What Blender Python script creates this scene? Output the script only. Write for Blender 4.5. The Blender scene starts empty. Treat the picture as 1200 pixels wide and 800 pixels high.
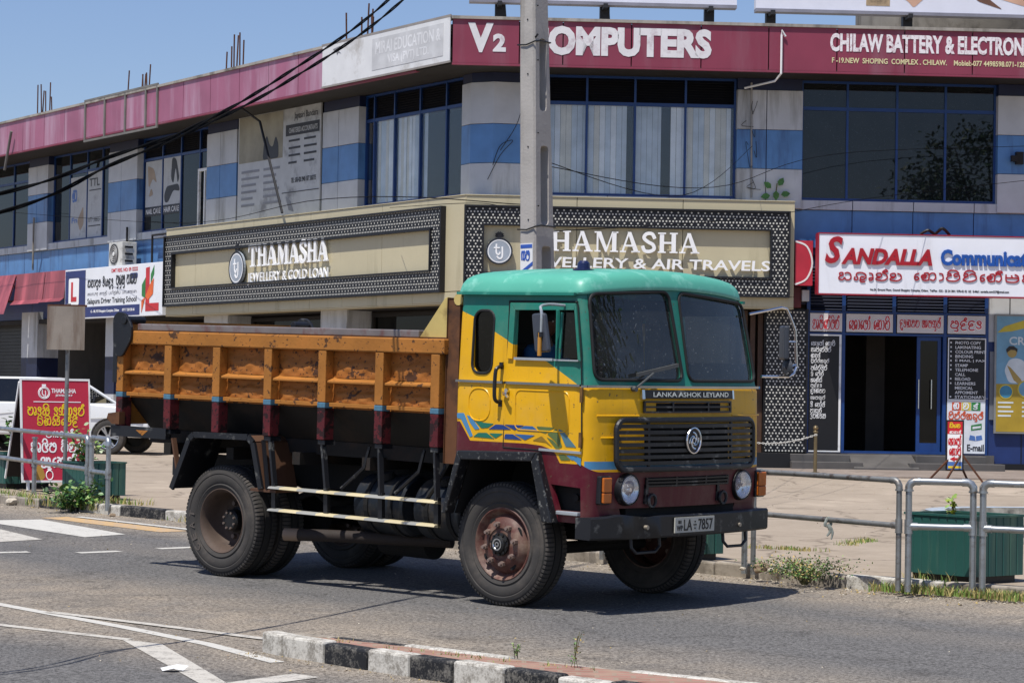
import bpy, bmesh, math, random
from mathutils import Vector, Matrix
from math import sin, cos, pi, radians
random.seed(7)
SC = bpy.context.scene
COL = SC.collection

# ------------------------------------------------------------------ camera, sky, sun, exposure
cam_d = bpy.data.cameras.new('camera')
cam = bpy.data.objects.new('camera', cam_d)
COL.objects.link(cam)
cam_d.sensor_width = 36.0
cam_d.lens = 84.24
cam_d.clip_start = 0.1
cam_d.clip_end = 3000
RIGHT = Vector((0.999858, 0.016837, 0.0)); 
FWD = Vector((-0.0, 0.0, 0.0))
UPC = Vector((0.0168319, 0.9995827, 0.0234775))      # world up seen from the camera (right, up, forward)
_up = Vector((UPC.x, UPC.y, -UPC.z))                 # in Blender camera axes (x right, y up, -z forward)
_rt = Vector((0.999858, -0.016837, 0.0)).normalized()
_fw = _up.cross(_rt).normalized()                    # world +Y in camera axes
CAMROT = Matrix((_rt, _fw, _up))
CAM_H = 1.9843
cam.matrix_world = Matrix.Translation((0, 0, CAM_H)) @ CAMROT.to_4x4()
SC.camera = cam

SUN_EL = radians(66.0)
SUN_DIR = Vector((-0.56, -0.83, 0)).normalized() * cos(SUN_EL) + Vector((0, 0, sin(SUN_EL)))
w = bpy.data.worlds.new("World"); SC.world = w; w.use_nodes = True
nt = w.node_tree
bg = nt.nodes['Background']
sky = nt.nodes.new('ShaderNodeTexSky')
sky.sky_type = 'NISHITA'; sky.sun_disc = False
sky.sun_elevation = SUN_EL
sky.sun_rotation = math.atan2(SUN_DIR.x, SUN_DIR.y)
sky.air_density = 1.0; sky.dust_density = 0.7; sky.ozone_density = 3.0
tint = nt.nodes.new('ShaderNodeMix'); tint.data_type = 'RGBA'; tint.blend_type = 'MULTIPLY'; tint.inputs[0].default_value = 1.0
tint.inputs[7].default_value = (1.0, 1.0, 1.15, 1)      # the slightly violet blue of the sky in this air
nt.links.new(sky.outputs[0], tint.inputs[6]); nt.links.new(tint.outputs[2], bg.inputs[0])
bg.inputs[1].default_value = 0.100
sun_d = bpy.data.lights.new('sun', 'SUN'); sun_d.energy = 5.0; sun_d.angle = radians(0.5)
sun_d.color = (1.0, 0.96, 0.90)
sun = bpy.data.objects.new('sun', sun_d); COL.objects.link(sun)
sun.rotation_euler = SUN_DIR.to_track_quat('Z', 'Y').to_euler()
sun.location = (0, 0, 40)
vs = SC.view_settings
vs.view_transform = 'Standard'; vs.look = 'None'; vs.gamma = 1.0; vs.use_curve_mapping = False
vs.exposure = 0.08
SC.cycles.max_bounces = 6; SC.cycles.transparent_max_bounces = 12
SC.cycles.use_denoising = True

# ------------------------------------------------------------------ materials
def lin(h):
    h = h.lstrip('#'); o = []
    for i in (0, 2, 4):
        c = int(h[i:i+2], 16) / 255
        o.append(c / 12.92 if c < .04045 else ((c + .055) / 1.055) ** 2.4)
    return tuple(o)
class NT:
    def __init__(s, name):
        s.m = bpy.data.materials.new(name); s.m.use_nodes = True
        s.t = s.m.node_tree; s.b = s.t.nodes['Principled BSDF']; s.o = s.t.nodes['Material Output']
        s.co = s.n('ShaderNodeTexCoord').outputs['Object']
    def n(s, t, **k):
        q = s.t.nodes.new(t)
        for a, b in k.items(): setattr(q, a, b)
        return q
    def put(s, sock, v):
        if hasattr(v, 'node'): s.t.links.new(v, sock)
        else:
            if sock.type == 'RGBA' and len(v) == 3: v = (*v, 1)
            sock.default_value = v
    def math(s, op, a, b=0.0, c=None, clamp=False):
        q = s.n('ShaderNodeMath', operation=op, use_clamp=clamp)
        s.put(q.inputs[0], a); s.put(q.inputs[1], b)
        if c is not None: s.put(q.inputs[2], c)
        return q.outputs[0]
    def mix(s, f, a, b, blend='MIX'):
        q = s.n('ShaderNodeMix', data_type='RGBA', blend_type=blend)
        s.put(q.inputs[0], f); s.put(q.inputs[6], a); s.put(q.inputs[7], b)
        return q.outputs[2]
    def noise(s, scale, detail=4, rough=.55, vec=None, out='Fac'):
        q = s.n('ShaderNodeTexNoise'); s.put(q.inputs['Vector'], vec or s.co)
        q.inputs['Scale'].default_value = scale; q.inputs['Detail'].default_value = detail; q.inputs['Roughness'].default_value = rough
        return q.outputs[out]
    def ramp(s, f, lo, hi, a=0.0, b=1.0):
        q = s.n('ShaderNodeMapRange'); s.put(q.inputs[0], f)
        for i, v in enumerate((lo, hi, a, b)): q.inputs[i+1].default_value = v
        return q.outputs[0]
    def scale(s, v):
        q = s.n('ShaderNodeVectorMath', operation='MULTIPLY'); s.put(q.inputs[0], s.co); q.inputs[1].default_value = v
        return q.outputs[0]
    def xyz(s):
        q = s.n('ShaderNodeSeparateXYZ'); s.put(q.inputs[0], s.co); return q.outputs
    def bump(s, h, strength=.3, dist=.02):
        q = s.n('ShaderNodeBump'); q.inputs['Strength'].default_value = strength; q.inputs['Distance'].default_value = dist
        s.put(q.inputs['Height'], h); s.t.links.new(q.outputs[0], s.b.inputs['Normal'])
    def out(s, col, rough=.6, metal=0.0, spec=None):
        s.put(s.b.inputs['Base Color'], col); s.put(s.b.inputs['Roughness'], rough); s.put(s.b.inputs['Metallic'], metal)
        if spec is not None: s.b.inputs['Specular IOR Level'].default_value = spec
        return s.m

def mat(name, col, rough=.6, metal=0.0, var=.15, vs_=2.5, dirt=None, amt=.5, ds=4.0, streak=False, bump=0.0, bs=40, spec=None):
    if isinstance(col, str): col = lin(col)
    k = NT(name)
    n = k.noise(vs_)
    a = tuple(max(0, c * (1 - var)) for c in col); b = tuple(min(1, c * (1 + var)) for c in col)
    c = k.mix(k.ramp(n, .3, .7), a, b)
    if dirt is not None:
        if isinstance(dirt, str): dirt = lin(dirt)
        v = k.scale((ds, ds, ds * .12)) if streak else None
        d = k.noise(1.0 if streak else ds, 6, .65, v)
        c = k.mix(k.ramp(d, .62 - .3 * amt, .72 - .1 * amt, 0, .9), c, dirt)
    if bump: k.bump(k.noise(bs, 5), bump, .01)
    fine = k.noise(60, 2)
    r = k.math('ADD', rough - .08, k.math('MULTIPLY', fine, .16))
    return k.out(c, r, metal, spec)

# ------------------------------------------------------------------ mesh builder
class MB:
    def __init__(s): s.v = []; s.f = []; s.mi = []; s.cur = 0
    def add(s, vs, fs, mi=None):
        o = len(s.v); s.v += [tuple(p) for p in vs]
        for f in fs: s.f.append([i + o for i in f]); s.mi.append(s.cur if mi is None else mi)
        return s
    def box(s, x0, x1, y0, y1, z0, z1, mi=None):
        v = [(x, y, z) for x in (x0, x1) for y in (y0, y1) for z in (z0, z1)]
        return s.add(v, [(0, 1, 3, 2), (4, 6, 7, 5), (0, 4, 5, 1), (2, 3, 7, 6), (0, 2, 6, 4), (1, 5, 7, 3)], mi)
    def bar(s, a, b, w, h=None, up=(0, 0, 1), mi=None):
        a = Vector(a); b = Vector(b); h = h or w; d = (b - a).normalized()
        u = Vector(up); r = d.cross(u)
        if r.length < 1e-4: r = d.cross(Vector((1, 0, 0)))
        r.normalize(); u = r.cross(d)
        v = [p + r * i * w / 2 + u * j * h / 2 for p in (a, b) for i, j in ((-1, -1), (1, -1), (1, 1), (-1, 1))]
        return s.add(v, [(3, 2, 1, 0), (4, 5, 6, 7), (0, 1, 5, 4), (1, 2, 6, 5), (2, 3, 7, 6), (3, 0, 4, 7)], mi)
    def tube(s, pts, r, n=10, mi=None, smooth=0, rs=None, caps=True):
        P = [Vector(p) for p in pts]
        if smooth: P = crom(P, smooth)
        if rs: rr = [rs[0] + (rs[1] - rs[0]) * i / (len(P) - 1) for i in range(len(P))]
        else: rr = [r] * len(P)
        V = []; u = None
        for i, p in enumerate(P):
            d = (P[min(i + 1, len(P) - 1)] - P[max(i - 1, 0)])
            if d.length < 1e-9: d = Vector((0, 0, 1))
            d.normalize()
            if u is None: u = d.orthogonal().normalized()
            else:
                u = u - d * u.dot(d)
                if u.length < 1e-6: u = d.orthogonal()
                u.normalize()
            q = d.cross(u)
            V += [p + (u * cos(2*pi*k/n) + q * sin(2*pi*k/n)) * rr[i] for k in range(n)]
        F = [(i*n+k, i*n+(k+1) % n, (i+1)*n+(k+1) % n, (i+1)*n+k) for i in range(len(P)-1) for k in range(n)]
        if caps: F += [tuple(range(n-1, -1, -1)), tuple((len(P)-1)*n+k for k in range(n))]
        return s.add(V, F, mi)
    def cyl(s, c, ax, r, h, n=24, r2=None, mi=None):
        c = Vector(c); ax = Vector(ax).normalized()
        return s.lathe(c, ax, [(0, 0), (r, 0), (r2 if r2 is not None else r, h), (0, h)], n, mi)
    def lathe(s, c, ax, prof, n=32, mi=None):       # prof: (radius, along axis)
        c = Vector(c); ax = Vector(ax).normalized(); u = ax.orthogonal().normalized(); q = ax.cross(u)
        V = []; idx = []
        for r, h in prof:
            if r < 1e-6: idx.append([len(V)] * n); V.append(c + ax * h)
            else:
                idx.append(list(range(len(V), len(V) + n)))
                V += [c + ax * h + (u * cos(2*pi*k/n) + q * sin(2*pi*k/n)) * r for k in range(n)]
        F = []
        for a, b in zip(idx[:-1], idx[1:]):
            for k in range(n):
                f = []
                for i in (a[k], a[(k+1) % n], b[(k+1) % n], b[k]):
                    if i not in f: f.append(i)
                if len(f) > 2: F.append(tuple(f))
        return s.add(V, F, mi)
    def prism(s, poly, y0, y1, axis='y', mi=None):
        n = len(poly)
        def P(a, b, t): return {'y': (a, t, b), 'x': (t, a, b), 'z': (a, b, t)}[axis]
        V = [P(a, b, y0) for a, b in poly] + [P(a, b, y1) for a, b in poly]
        F = [tuple(range(n)), tuple(range(2*n-1, n-1, -1))] + [(i, i+n, (i+1) % n + n, (i+1) % n) for i in range(n)]
        return s.add(V, F, mi)
    def quad(s, a, b, c, d, mi=None): return s.add([a, b, c, d], [(0, 1, 2, 3)], mi)
    def xf(s, m, start=0):
        s.v[start:] = [tuple(m @ Vector(p)) for p in s.v[start:]]; return s
    def mesh(s, name):
        me = bpy.data.meshes.new(name); me.from_pydata(s.v, [], s.f)
        for p, i in zip(me.polygons, s.mi): p.material_index = i
        bm = bmesh.new(); bm.from_mesh(me); bmesh.ops.recalc_face_normals(bm, faces=bm.faces); bm.to_mesh(me); bm.free()
        return me
    def build(s, name, mats, parent=None, bevel=0, smooth=False, loc=None, rot=0, seg=2):
        me = s.mesh(name)
        return link(name, me, mats, parent, bevel, smooth, loc, rot, seg)
def link(name, me, mats, parent=None, bevel=0, smooth=False, loc=None, rot=0, seg=2):
    o = bpy.data.objects.new(name, me); COL.objects.link(o)
    for m in (mats if isinstance(mats, (list, tuple)) else [mats]): me.materials.append(m)
    if parent is not None: o.parent = parent
    if loc is not None: o.location = loc
    if rot: o.rotation_euler = (0, 0, rot)
    if bevel:
        b = o.modifiers.new('bevel', 'BEVEL'); b.width = bevel; b.segments = seg; b.limit_method = 'ANGLE'; b.angle_limit = radians(40)
    if smooth:
        for p in me.polygons: p.use_smooth = True
        me.set_sharp_from_angle(angle=radians(40))
    return o
def crom(P, k):
    P = [Vector(p) for p in P]; o = []
    for i in range(len(P) - 1):
        p0 = P[max(i-1, 0)]; p1 = P[i]; p2 = P[i+1]; p3 = P[min(i+2, len(P)-1)]
        for j in range(k):
            t = j / k
            o.append(.5 * ((2*p1) + (p2-p0)*t + (2*p0-5*p1+4*p2-p3)*t*t + (3*p1-p0-3*p2+p3)*t**3))
    return o + [P[-1]]
def rrect(x0, x1, z0, z1, r, n=5):
    o = []
    for cx, cz, a in ((x1-r, z1-r, 0), (x0+r, z1-r, 90), (x0+r, z0+r, 180), (x1-r, z0+r, 270)):
        for i in range(n+1):
            t = radians(a + 90*i/n); o.append((cx + r*cos(t), cz + r*sin(t)))
    return o
def rpoly(P, r, n=4):                                   # polygon with rounded corners
    o = []; m = len(P)
    for i in range(m):
        a = Vector(P[i-1]); b = Vector(P[i]); c = Vector(P[(i+1) % m])
        u = (a-b); v = (c-b); k = min(r, u.length*.45, v.length*.45)
        p = b + u.normalized()*k; q = b + v.normalized()*k
        for j in range(n+1):
            t = j/n; o.append(tuple(p*(1-t)**2 + b*2*t*(1-t) + q*t*t))
    return o
def tag(o, label=None, cat=None, group=None, kind=None):
    if label: o['label'] = label
    if cat: o['category'] = cat
    if group: o['group'] = group
    if kind: o['kind'] = kind
    return o
def thing(name, label, cat, loc=(0, 0, 0), rot=0, group=None):
    o = bpy.data.objects.new(name, None); COL.objects.link(o); o.location = loc; o.rotation_euler = (0, 0, rot)
    o.empty_display_size = .2
    return tag(o, label, cat, group)
def dup(root, loc, rot=None, label=None):
    r = root.copy(); COL.objects.link(r); r.location = loc
    if rot is not None: r.rotation_euler = (0, 0, rot)
    if label: r['label'] = label
    for ch in list(root.children):
        c = ch.copy(); COL.objects.link(c); c.parent = r
        for g in list(ch.children):
            d = g.copy(); COL.objects.link(d); d.parent = c
    return r
def evaluated(o):
    dg = bpy.context.evaluated_depsgraph_get()
    return bpy.data.meshes.new_from_object(o.evaluated_get(dg))
def cut(o, cutters):                                    # bake modifiers and boolean cuts into the mesh
    for c in cutters:
        c.parent = o.parent
        m = o.modifiers.new('cut', 'BOOLEAN'); m.operation = 'DIFFERENCE'; m.solver = 'EXACT'; m.object = c
    bpy.context.view_layer.update()
    me = evaluated(o); o.modifiers.clear(); old = o.data; o.data = me
    for c in cutters: bpy.data.objects.remove(c)
    return o
# ------------------------------------------------------------------ lettering
def text_fit(mb, body, x0, x1, z0, z1, y=0.0, depth=.01, bold=0.0, shear=0.0, mi=None, italic=None, fit=True, align='L'):
    cu = bpy.data.curves.new('t', 'FONT'); cu.body = body; cu.offset = bold; cu.shear = shear; cu.resolution_u = 3
    ob = bpy.data.objects.new('t', cu); COL.objects.link(ob)
    bpy.context.view_layer.update()
    me = evaluated(ob)
    V = [v.co.copy() for v in me.vertices]; F = [tuple(p.vertices) for p in me.polygons]
    bpy.data.objects.remove(ob); bpy.data.curves.remove(cu); bpy.data.meshes.remove(me)
    if not V: return mb
    a0 = min(v.x for v in V); a1 = max(v.x for v in V); b0 = min(v.y for v in V); b1 = max(v.y for v in V)
    sz = (z1-z0)/max(b1-b0, 1e-6); sx = (x1-x0)/max(a1-a0, 1e-6)
    ox = x0
    if not fit:
        if sx > sz: 
            wd = (a1-a0)*sz; ox = x0 if align == 'L' else (x0+x1-wd)/2; sx = sz
    V = [(ox + (v.x-a0)*sx, z0 + (v.y-b0)*sz) for v in V]
    n = len(V)
    ed = {}
    for f in F:
        for i in range(len(f)):
            e = (f[i], f[(i+1) % len(f)]); ed[e] = 1
    side = [(a, b, b+n, a+n) for a, b in ed if (b, a) not in ed]
    mb.add([(x, y-depth, z) for x, z in V] + [(x, y, z) for x, z in V], list(F) + (side if depth > .002 else []), mi)
    return mb
def ribbon(mb, pts, wd, y, depth, mi=None, k=4, ends=True):
    P = crom([Vector((a, b)) for a, b in pts], k) if k > 1 else [Vector((a, b)) for a, b in pts]
    if ends and len(P) > 1:
        P[0] = P[0] + (P[0]-P[1]).normalized()*wd*.35; P[-1] = P[-1] + (P[-1]-P[-2]).normalized()*wd*.35
    L = []; R = []; n = len(P)
    for i, p in enumerate(P):
        d = P[min(i+1, n-1)] - P[max(i-1, 0)]
        d = d.normalized() if d.length > 1e-9 else Vector((1, 0))
        q = Vector((-d.y, d.x))*wd/2; L.append(p+q); R.append(p-q)
    V = []; 
    for i in range(n):
        yy = y - depth - .0025*i/n
        V += [(L[i].x, yy, L[i].y), (R[i].x, yy, R[i].y), (L[i].x, y, L[i].y), (R[i].x, y, R[i].y)]
    F = []
    for i in range(n-1):
        a = 4*i; b = a+4
        F += [(a, a+1, b+1, b), (a, b, b+2, a+2), (a+1, a+3, b+3, b+1)]
    F += [(0, 2, 3, 1), (4*n-4, 4*n-3, 4*n-1, 4*n-2)]
    mb.add(V, F, mi)
# Sinhala letters drawn as pen strokes on a unit body (baseline 0, body height 1)
SG = {
 'ක': (1.15, [[(.42,.62),(.2,.78),(.03,.55),(.1,.3),(.32,.32),(.3,.55),(.12,.5)], [(.25,.95),(.5,1.0),(.58,.7),(.55,.05)], [(.58,.7),(.75,.98),(1.0,.9),(1.05,.4),(.9,.02),(.7,.12)], [(.12,.1),(.3,-.02),(.5,.06)]]),
 'ම': (1.05, [[(.1,.82),(.3,.98),(.38,.74),(.16,.6),(.04,.3),(.22,.02),(.7,.0),(.95,.3),(.95,.75),(.72,.98),(.56,.8),(.66,.58),(.8,.62)]]),
 'න': (1.05, [[(.36,.62),(.14,.62),(.1,.9),(.32,.96),(.38,.7),(.14,.45),(.04,.2),(.26,.0),(.65,.0),(.96,.28),(.94,.75),(.7,.96),(.5,.84)]]),
 'ල': (1.0, [[(.34,.5),(.12,.56),(.08,.86),(.38,.98),(.5,.7),(.3,.34),(.1,.34),(.04,.12),(.3,.0),(.7,.02),(.95,.35),(.88,.8),(.66,.96)]]),
 'ස': (1.1, [[(.34,.6),(.14,.6),(.1,.9),(.34,.95),(.36,.64),(.08,.42),(.06,.1),(.32,.0),(.52,.3)], [(.52,.3),(.62,.02),(.9,.02),(1.02,.4),(.95,.82),(.72,.98),(.54,.86)]]),
 'ඳ': (1.1, [[(.1,.4),(.04,.1),(.26,.0),(.34,.3),(.2,.62),(.3,.95),(.7,.98),(.98,.7),(.95,.25),(.7,.02),(.52,.2),(.62,.46),(.84,.4)], [(.5,.02),(.62,-.25),(.9,-.2)]]),
 'ද': (.85, [[(.78,.88),(.45,1.0),(.12,.8),(.08,.45),(.35,.3),(.6,.42),(.5,.62),(.3,.52)], [(.3,.3),(.1,.05),(.35,-.25),(.75,-.18)]]),
 'ෂ': (1.1, [[(.1,.95),(.1,.2),(.3,.0),(.8,.0),(1.0,.3),(.95,.8),(.75,.98)], [(.1,.55),(.6,.55),(1.0,.5)], [(.55,.55),(.5,.85)]]),
 'ට': (.95, [[(.8,.72),(.62,.58),(.5,.8),(.72,.98),(.92,.7),(.85,.2),(.55,.0),(.2,.05),(.05,.4),(.15,.8),(.38,.98)]]),
 'ෆ': (1.2, [[(.05,.6),(.2,.95),(.42,.75),(.3,.5),(.1,.3),(.2,.0),(.55,.0),(.6,.6)], [(.6,.6),(.75,.95),(1.05,.85),(1.1,.4),(.95,.02),(.78,.2),(.9,.45),(1.1,.4)]]),
 'ප': (1.0, [[(.42,.6),(.22,.74),(.08,.55),(.12,.2),(.36,.0),(.7,.02),(.94,.35),(.9,.8),(.68,.98),(.5,.84)], [(.08,.98),(.3,.9),(.42,.6)]]),
 'ර': (.75, [[(.1,.75),(.28,.98),(.58,.9),(.6,.6),(.32,.48),(.2,.62),(.36,.72)], [(.4,.46),(.62,.3),(.55,.05),(.25,.0),(.06,.18)]]),
 'ථ': (1.0, [[(.42,.7),(.2,.62),(.2,.9),(.46,.96),(.5,.6),(.15,.45),(.05,.15),(.3,.0),(.7,.02),(.95,.35),(.85,.8),(.7,.98)]]),
 'ත': (1.1, [[(.35,.45),(.12,.45),(.05,.75),(.3,.98),(.55,.75),(.55,.3),(.35,.02),(.1,.1)], [(.55,.6),(.75,.98),(1.0,.75),(1.0,.25),(.75,.0),(.55,.1)]]),
 'බ': (1.0, [[(.1,.95),(.35,.85),(.35,.6),(.1,.5),(.05,.2),(.3,.0),(.7,.0),(.95,.3),(.95,.9)], [(.95,.75),(.72,.6),(.55,.8),(.75,.98)]]),
 'ය': (1.05, [[(.1,.98),(.06,.55),(.12,.1),(.35,.0),(.5,.25),(.5,.6)], [(.5,.25),(.65,.0),(.92,.1),(.98,.55),(.85,.95),(.66,.8),(.8,.6)]]),
 'ඩ': (.95, [[(.8,.7),(.58,.62),(.5,.85),(.75,.98),(.9,.7),(.6,.45),(.86,.25),(.7,.0),(.25,.02),(.06,.35),(.15,.8),(.35,.95)]]),
 'ඇ': (1.5, [[(.25,.5),(.08,.6),(.12,.9),(.4,.95),(.42,.5),(.15,.3),(.15,.02),(.5,.0),(.65,.3),(.65,.95)], [(.65,.6),(.9,.95),(1.02,.6),(.95,.0),(.75,.05)], [(1.2,.98),(1.38,.7),(1.36,.2),(1.2,.0),(1.12,.25),(1.38,.3)]]),
 'අ': (1.15, [[(.25,.5),(.08,.6),(.12,.9),(.4,.95),(.42,.5),(.15,.3),(.15,.02),(.5,.0),(.65,.3),(.65,.95)], [(.65,.6),(.9,.95),(1.04,.6),(.97,.0),(.75,.05)]]),
 'ණ': (1.25, [[(.1,.8),(.3,.98),(.4,.7),(.1,.4),(.1,.05),(.4,.0),(.55,.3),(.5,.7)], [(.55,.3),(.7,.0),(1.05,.1),(1.15,.5),(1.0,.95),(.75,.85),(.85,.55),(1.12,.6)]]),
 'ව': (.9, [[(.12,.6),(.1,.92),(.4,1.0),(.78,.8),(.82,.3),(.6,.0),(.2,.02),(.05,.25),(.25,.45),(.5,.3)]]),
 'හ': (1.05, [[(.1,.92),(.06,.4),(.2,.02),(.5,.05),(.52,.5),(.4,.7),(.3,.5),(.5,.4)], [(.52,.3),(.7,.02),(.95,.2),(.95,.75),(.75,.98)]]),
 'ග': (1.05, [[(.1,.05),(.05,.6),(.2,.96),(.42,.85),(.5,.4),(.45,.05)], [(.5,.4),(.65,.96),(.92,.85),(.98,.4),(.85,.02),(.68,.15)]]),
 'උ': (.8, [[(.1,.75),(.3,.98),(.6,.9),(.62,.6),(.3,.45)], [(.3,.45),(.65,.35),(.65,.0),(.35,-.15),(.05,.0)]]),
 'ඊ': (.9, [[(.1,.7),(.25,.95),(.55,.9),(.75,.6),(.5,.3),(.25,.45)], [(.5,.3),(.72,.1),(.4,-.08),(.1,.1)], [(.25,1.15),(.28,1.25)], [(.62,1.15),(.65,1.25)]]),
 'රී': (.75, []),
 'ා': (.42, [[(.08,.95),(.3,.85),(.32,.2),(.08,.02)]]),
 'ැ': (.45, [[(.08,.95),(.32,.8),(.34,.1),(.1,.0),(.06,.28),(.36,.35)]]),
 'ෙ': (.45, [[(.38,.92),(.14,.75),(.08,.3),(.2,.02),(.38,.2),(.3,.45),(.1,.4)]]),
}
SM = {
 '්': [[(.58,1.0),(.6,1.22),(.82,1.42),(.98,1.25),(.8,1.12),(.66,1.2)]],
 'ි': [[(.12,1.08),(.3,1.38),(.66,1.38),(.86,1.08)]],
 'ී': [[(.12,1.08),(.3,1.38),(.66,1.38),(.9,1.2),(.76,1.06),(.66,1.2)]],
 'ු': [[(.7,.0),(.9,-.2),(.78,-.44),(.5,-.38)]],
 'R': [[(.2,-.08),(.5,-.34),(.86,-.08)]],
}
def sinhala(mb, txt, x0, x1, z0, z1, wd=.14, y=0.0, depth=.01, mi=None, k=3, shear=0.0):
    txt = txt.replace('\u0dca\u200d\u0dbb', 'R').replace('\u200d', '')
    out = []; i = 0; x = 0.0
    def put(g, at, w_=1.0):
        for st in g: out.append([(at + a*w_, b) for a, b in st])
    while i < len(txt):
        c = txt[i]; i += 1
        if c == ' ': x += .55; continue
        if c not in SG: continue
        marks = ''
        while i < len(txt) and (txt[i] in SM or txt[i] in 'ාැෙේොෝ'): marks += txt[i]; i += 1
        if any(m in 'ෙේොෝ' for m in marks): put(SG['ෙ'][1], x); x += SG['ෙ'][0] + .08
        wd_, g = SG[c]; put(g, x)
        for m in marks:
            if m in SM: put(SM[m], x, wd_)
            if m in 'ේ': put(SM['්'], x, wd_)
        x += wd_ + .1
        for m in marks:
            if m in 'ාොෝ': 
                put(SG['ා'][1], x)
                if m == 'ෝ': put(SM['්'], x - .25, .6)
                x += .5
            if m == 'ැ': put(SG['ැ'][1], x); x += .53
        x += .04
    W = x; zz0 = min(b for st in out for a, b in st); zz1 = max(b for st in out for a, b in st)
    sx = (x1-x0)/W; sz = (z1-z0)/(zz1-zz0)
    for j, st in enumerate(out):
        P = [(x0 + a*sx + shear*(z0 + (b-zz0)*sz - z0), z0 + (b-zz0)*sz) for a, b in st]
        ribbon(mb, P, wd*min(sz, sx*1.3), y - .0004*(j % 5), depth, mi, k)
    return mb
def serif_text(mb, txt, x0, x1, z0, z1, y, depth, mi=None):
    W = {'T': 1.0, 'H': 1.1, 'A': 1.12, 'M': 1.32, 'S': .8}
    tot = sum(W[c] + .1 for c in txt) - .1; sx = (x1-x0)/tot; sz = z1-z0; x = 0
    n = 0
    for c in txt:
        P = []
        if c == 'T': P = [[(.37,0),(.63,0),(.63,.9),(.37,.9)], [(0,.88),(1,.88),(1,1),(0,1)], [(0,.66),(.05,.66),(.12,.88),(0,.88)], [(.95,.66),(1,.66),(1,.88),(.88,.88)], [(.22,0),(.78,0),(.78,.07),(.22,.07)]]
        if c == 'H': P = [[(.1,0),(.34,0),(.34,1),(.1,1)], [(.76,0),(1,0),(1,1),(.76,1)], [(.34,.45),(.76,.45),(.76,.55),(.34,.55)]] + [[(a,b),(a+.44,b),(a+.44,b+.07),(a,b+.07)] for a in (0,.66) for b in (0,.93)]
        if c == 'A': P = [[(.1,.05),(.2,.05),(.56,1),(.46,1)], [(.42,1),(.62,1),(1.04,.03),(.78,.03)], [(.25,.28),(.8,.28),(.78,.37),(.27,.37)], [(0,0),(.34,0),(.34,.07),(0,.07)], [(.64,0),(1.12,0),(1.12,.07),(.64,.07)]]
        if c == 'M': P = [[(.12,.03),(.22,.03),(.22,1),(.12,1)], [(.98,0),(1.22,0),(1.22,1),(.98,1)], [(.1,1),(.36,1),(.72,.12),(.6,.0)], [(.6,.0),(.68,.0),(1.05,1),(.98,1)], [(0,0),(.34,0),(.34,.07),(0,.07)], [(.88,0),(1.32,0),(1.32,.07),(.88,.07)], [(0,.93),(.3,.93),(.3,1),(0,1)], [(1.0,.93),(1.32,.93),(1.32,1),(1.0,1)]]
        for q in P:
            n += 1
            mb.prism([(x0+(x+a)*sx, z0+b*sz) for a, b in q], y, y-depth-.0012*(n % 6), 'y', mi)
        if c == 'S':
            ribbon(mb, [(x0+(x+a)*sx, z0+b*sz) for a, b in [(.7,.74),(.56,.93),(.25,.92),(.12,.72),(.35,.53),(.62,.4),(.68,.18),(.42,.06),(.16,.1),(.06,.28)]], .17*sz, y, depth, mi, 4)
        x += W[c] + .1
    return mb
GX, GY = 0.000589, 0.012822
def gz(x, y, h=0.0): return GX*x + GY*y + h

# ================================================================== materials of the setting
def asphalt():
    k = NT('asphalt')
    n1 = k.noise(.22, 5, .6); n2 = k.noise(130, 2, .7); n3 = k.noise(2.2, 5, .6); n4 = k.noise(38, 3, .6)
    n5 = k.noise(34, 3, .8); g = k.math('ADD', k.math('MULTIPLY', n2, .4), k.math('MULTIPLY', n5, .6))
    c = k.mix(k.ramp(g, .41, .59), lin('#2e2d2c'), lin('#7d7b79'))
    c = k.mix(k.ramp(n4, .3, .75, 0, .35), c, lin('#66635f'))
    X, Y, Z = k.xyz()
    # windblown dust lies in long bands beside the kerb and between the wheel tracks; d = metres from the kerb line
    d = k.math('SUBTRACT', k.math('ADD', k.math('MULTIPLY', X, .72), k.math('MULTIPLY', Y, .69)), 17.45)
    d = k.math('ADD', d, k.math('MULTIPLY', k.math('SUBTRACT', n1, .5), 2.2))
    kerb = k.ramp(d, -2.0, -.6, 0, 1)
    mid = k.math('MULTIPLY', k.ramp(d, -8.6, -7.4, 0, 1), k.ramp(d, -5.8, -4.4, 1, 0))
    near = k.math('MULTIPLY', k.ramp(d, -3.4, -2.9, 0, 1), k.ramp(d, -2.6, -2.0, 1, 0))
    f = k.math('ADD', kerb, k.math('ADD', k.math('MULTIPLY', mid, .85), k.math('MULTIPLY', near, .2)), clamp=True)
    f = k.math('MULTIPLY', f, k.ramp(n3, .25, .7, .35, 1.0))
    c = k.mix(k.math('MULTIPLY', f, .8), c, k.mix(k.ramp(g, .41, .59), lin('#5e5347'), lin('#c2b39d')))
    patch = k.ramp(k.noise(.5, 3, .5), .6, .66, 0, .25)
    c = k.mix(patch, c, lin('#55514d'))
    st = k.math('MULTIPLY', k.ramp(k.noise(.9, 4, .55), .63, .70, 0, .4), k.ramp(k.noise(7, 4), .35, .6)); c = k.mix(st, c, lin('#2b2927'))
    wv = k.n('ShaderNodeVectorMath', operation='ADD'); k.put(wv.inputs[0], k.co)
    sv = k.n('ShaderNodeVectorMath', operation='SCALE'); k.put(sv.inputs[0], k.noise(1.1, 5, .65, out='Color')); sv.inputs['Scale'].default_value = 1.3; k.put(wv.inputs[1], sv.outputs[0])
    v = k.n('ShaderNodeTexVoronoi', feature='DISTANCE_TO_EDGE'); v.inputs['Scale'].default_value = .28; k.put(v.inputs['Vector'], wv.outputs[0])
    c = k.mix(k.ramp(v.outputs['Distance'], .0, .006, .5, 0), c, lin('#2a2826'))
    k.bump(n2, .35, .006)
    return k.out(c, .9, 0, .25)
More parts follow.
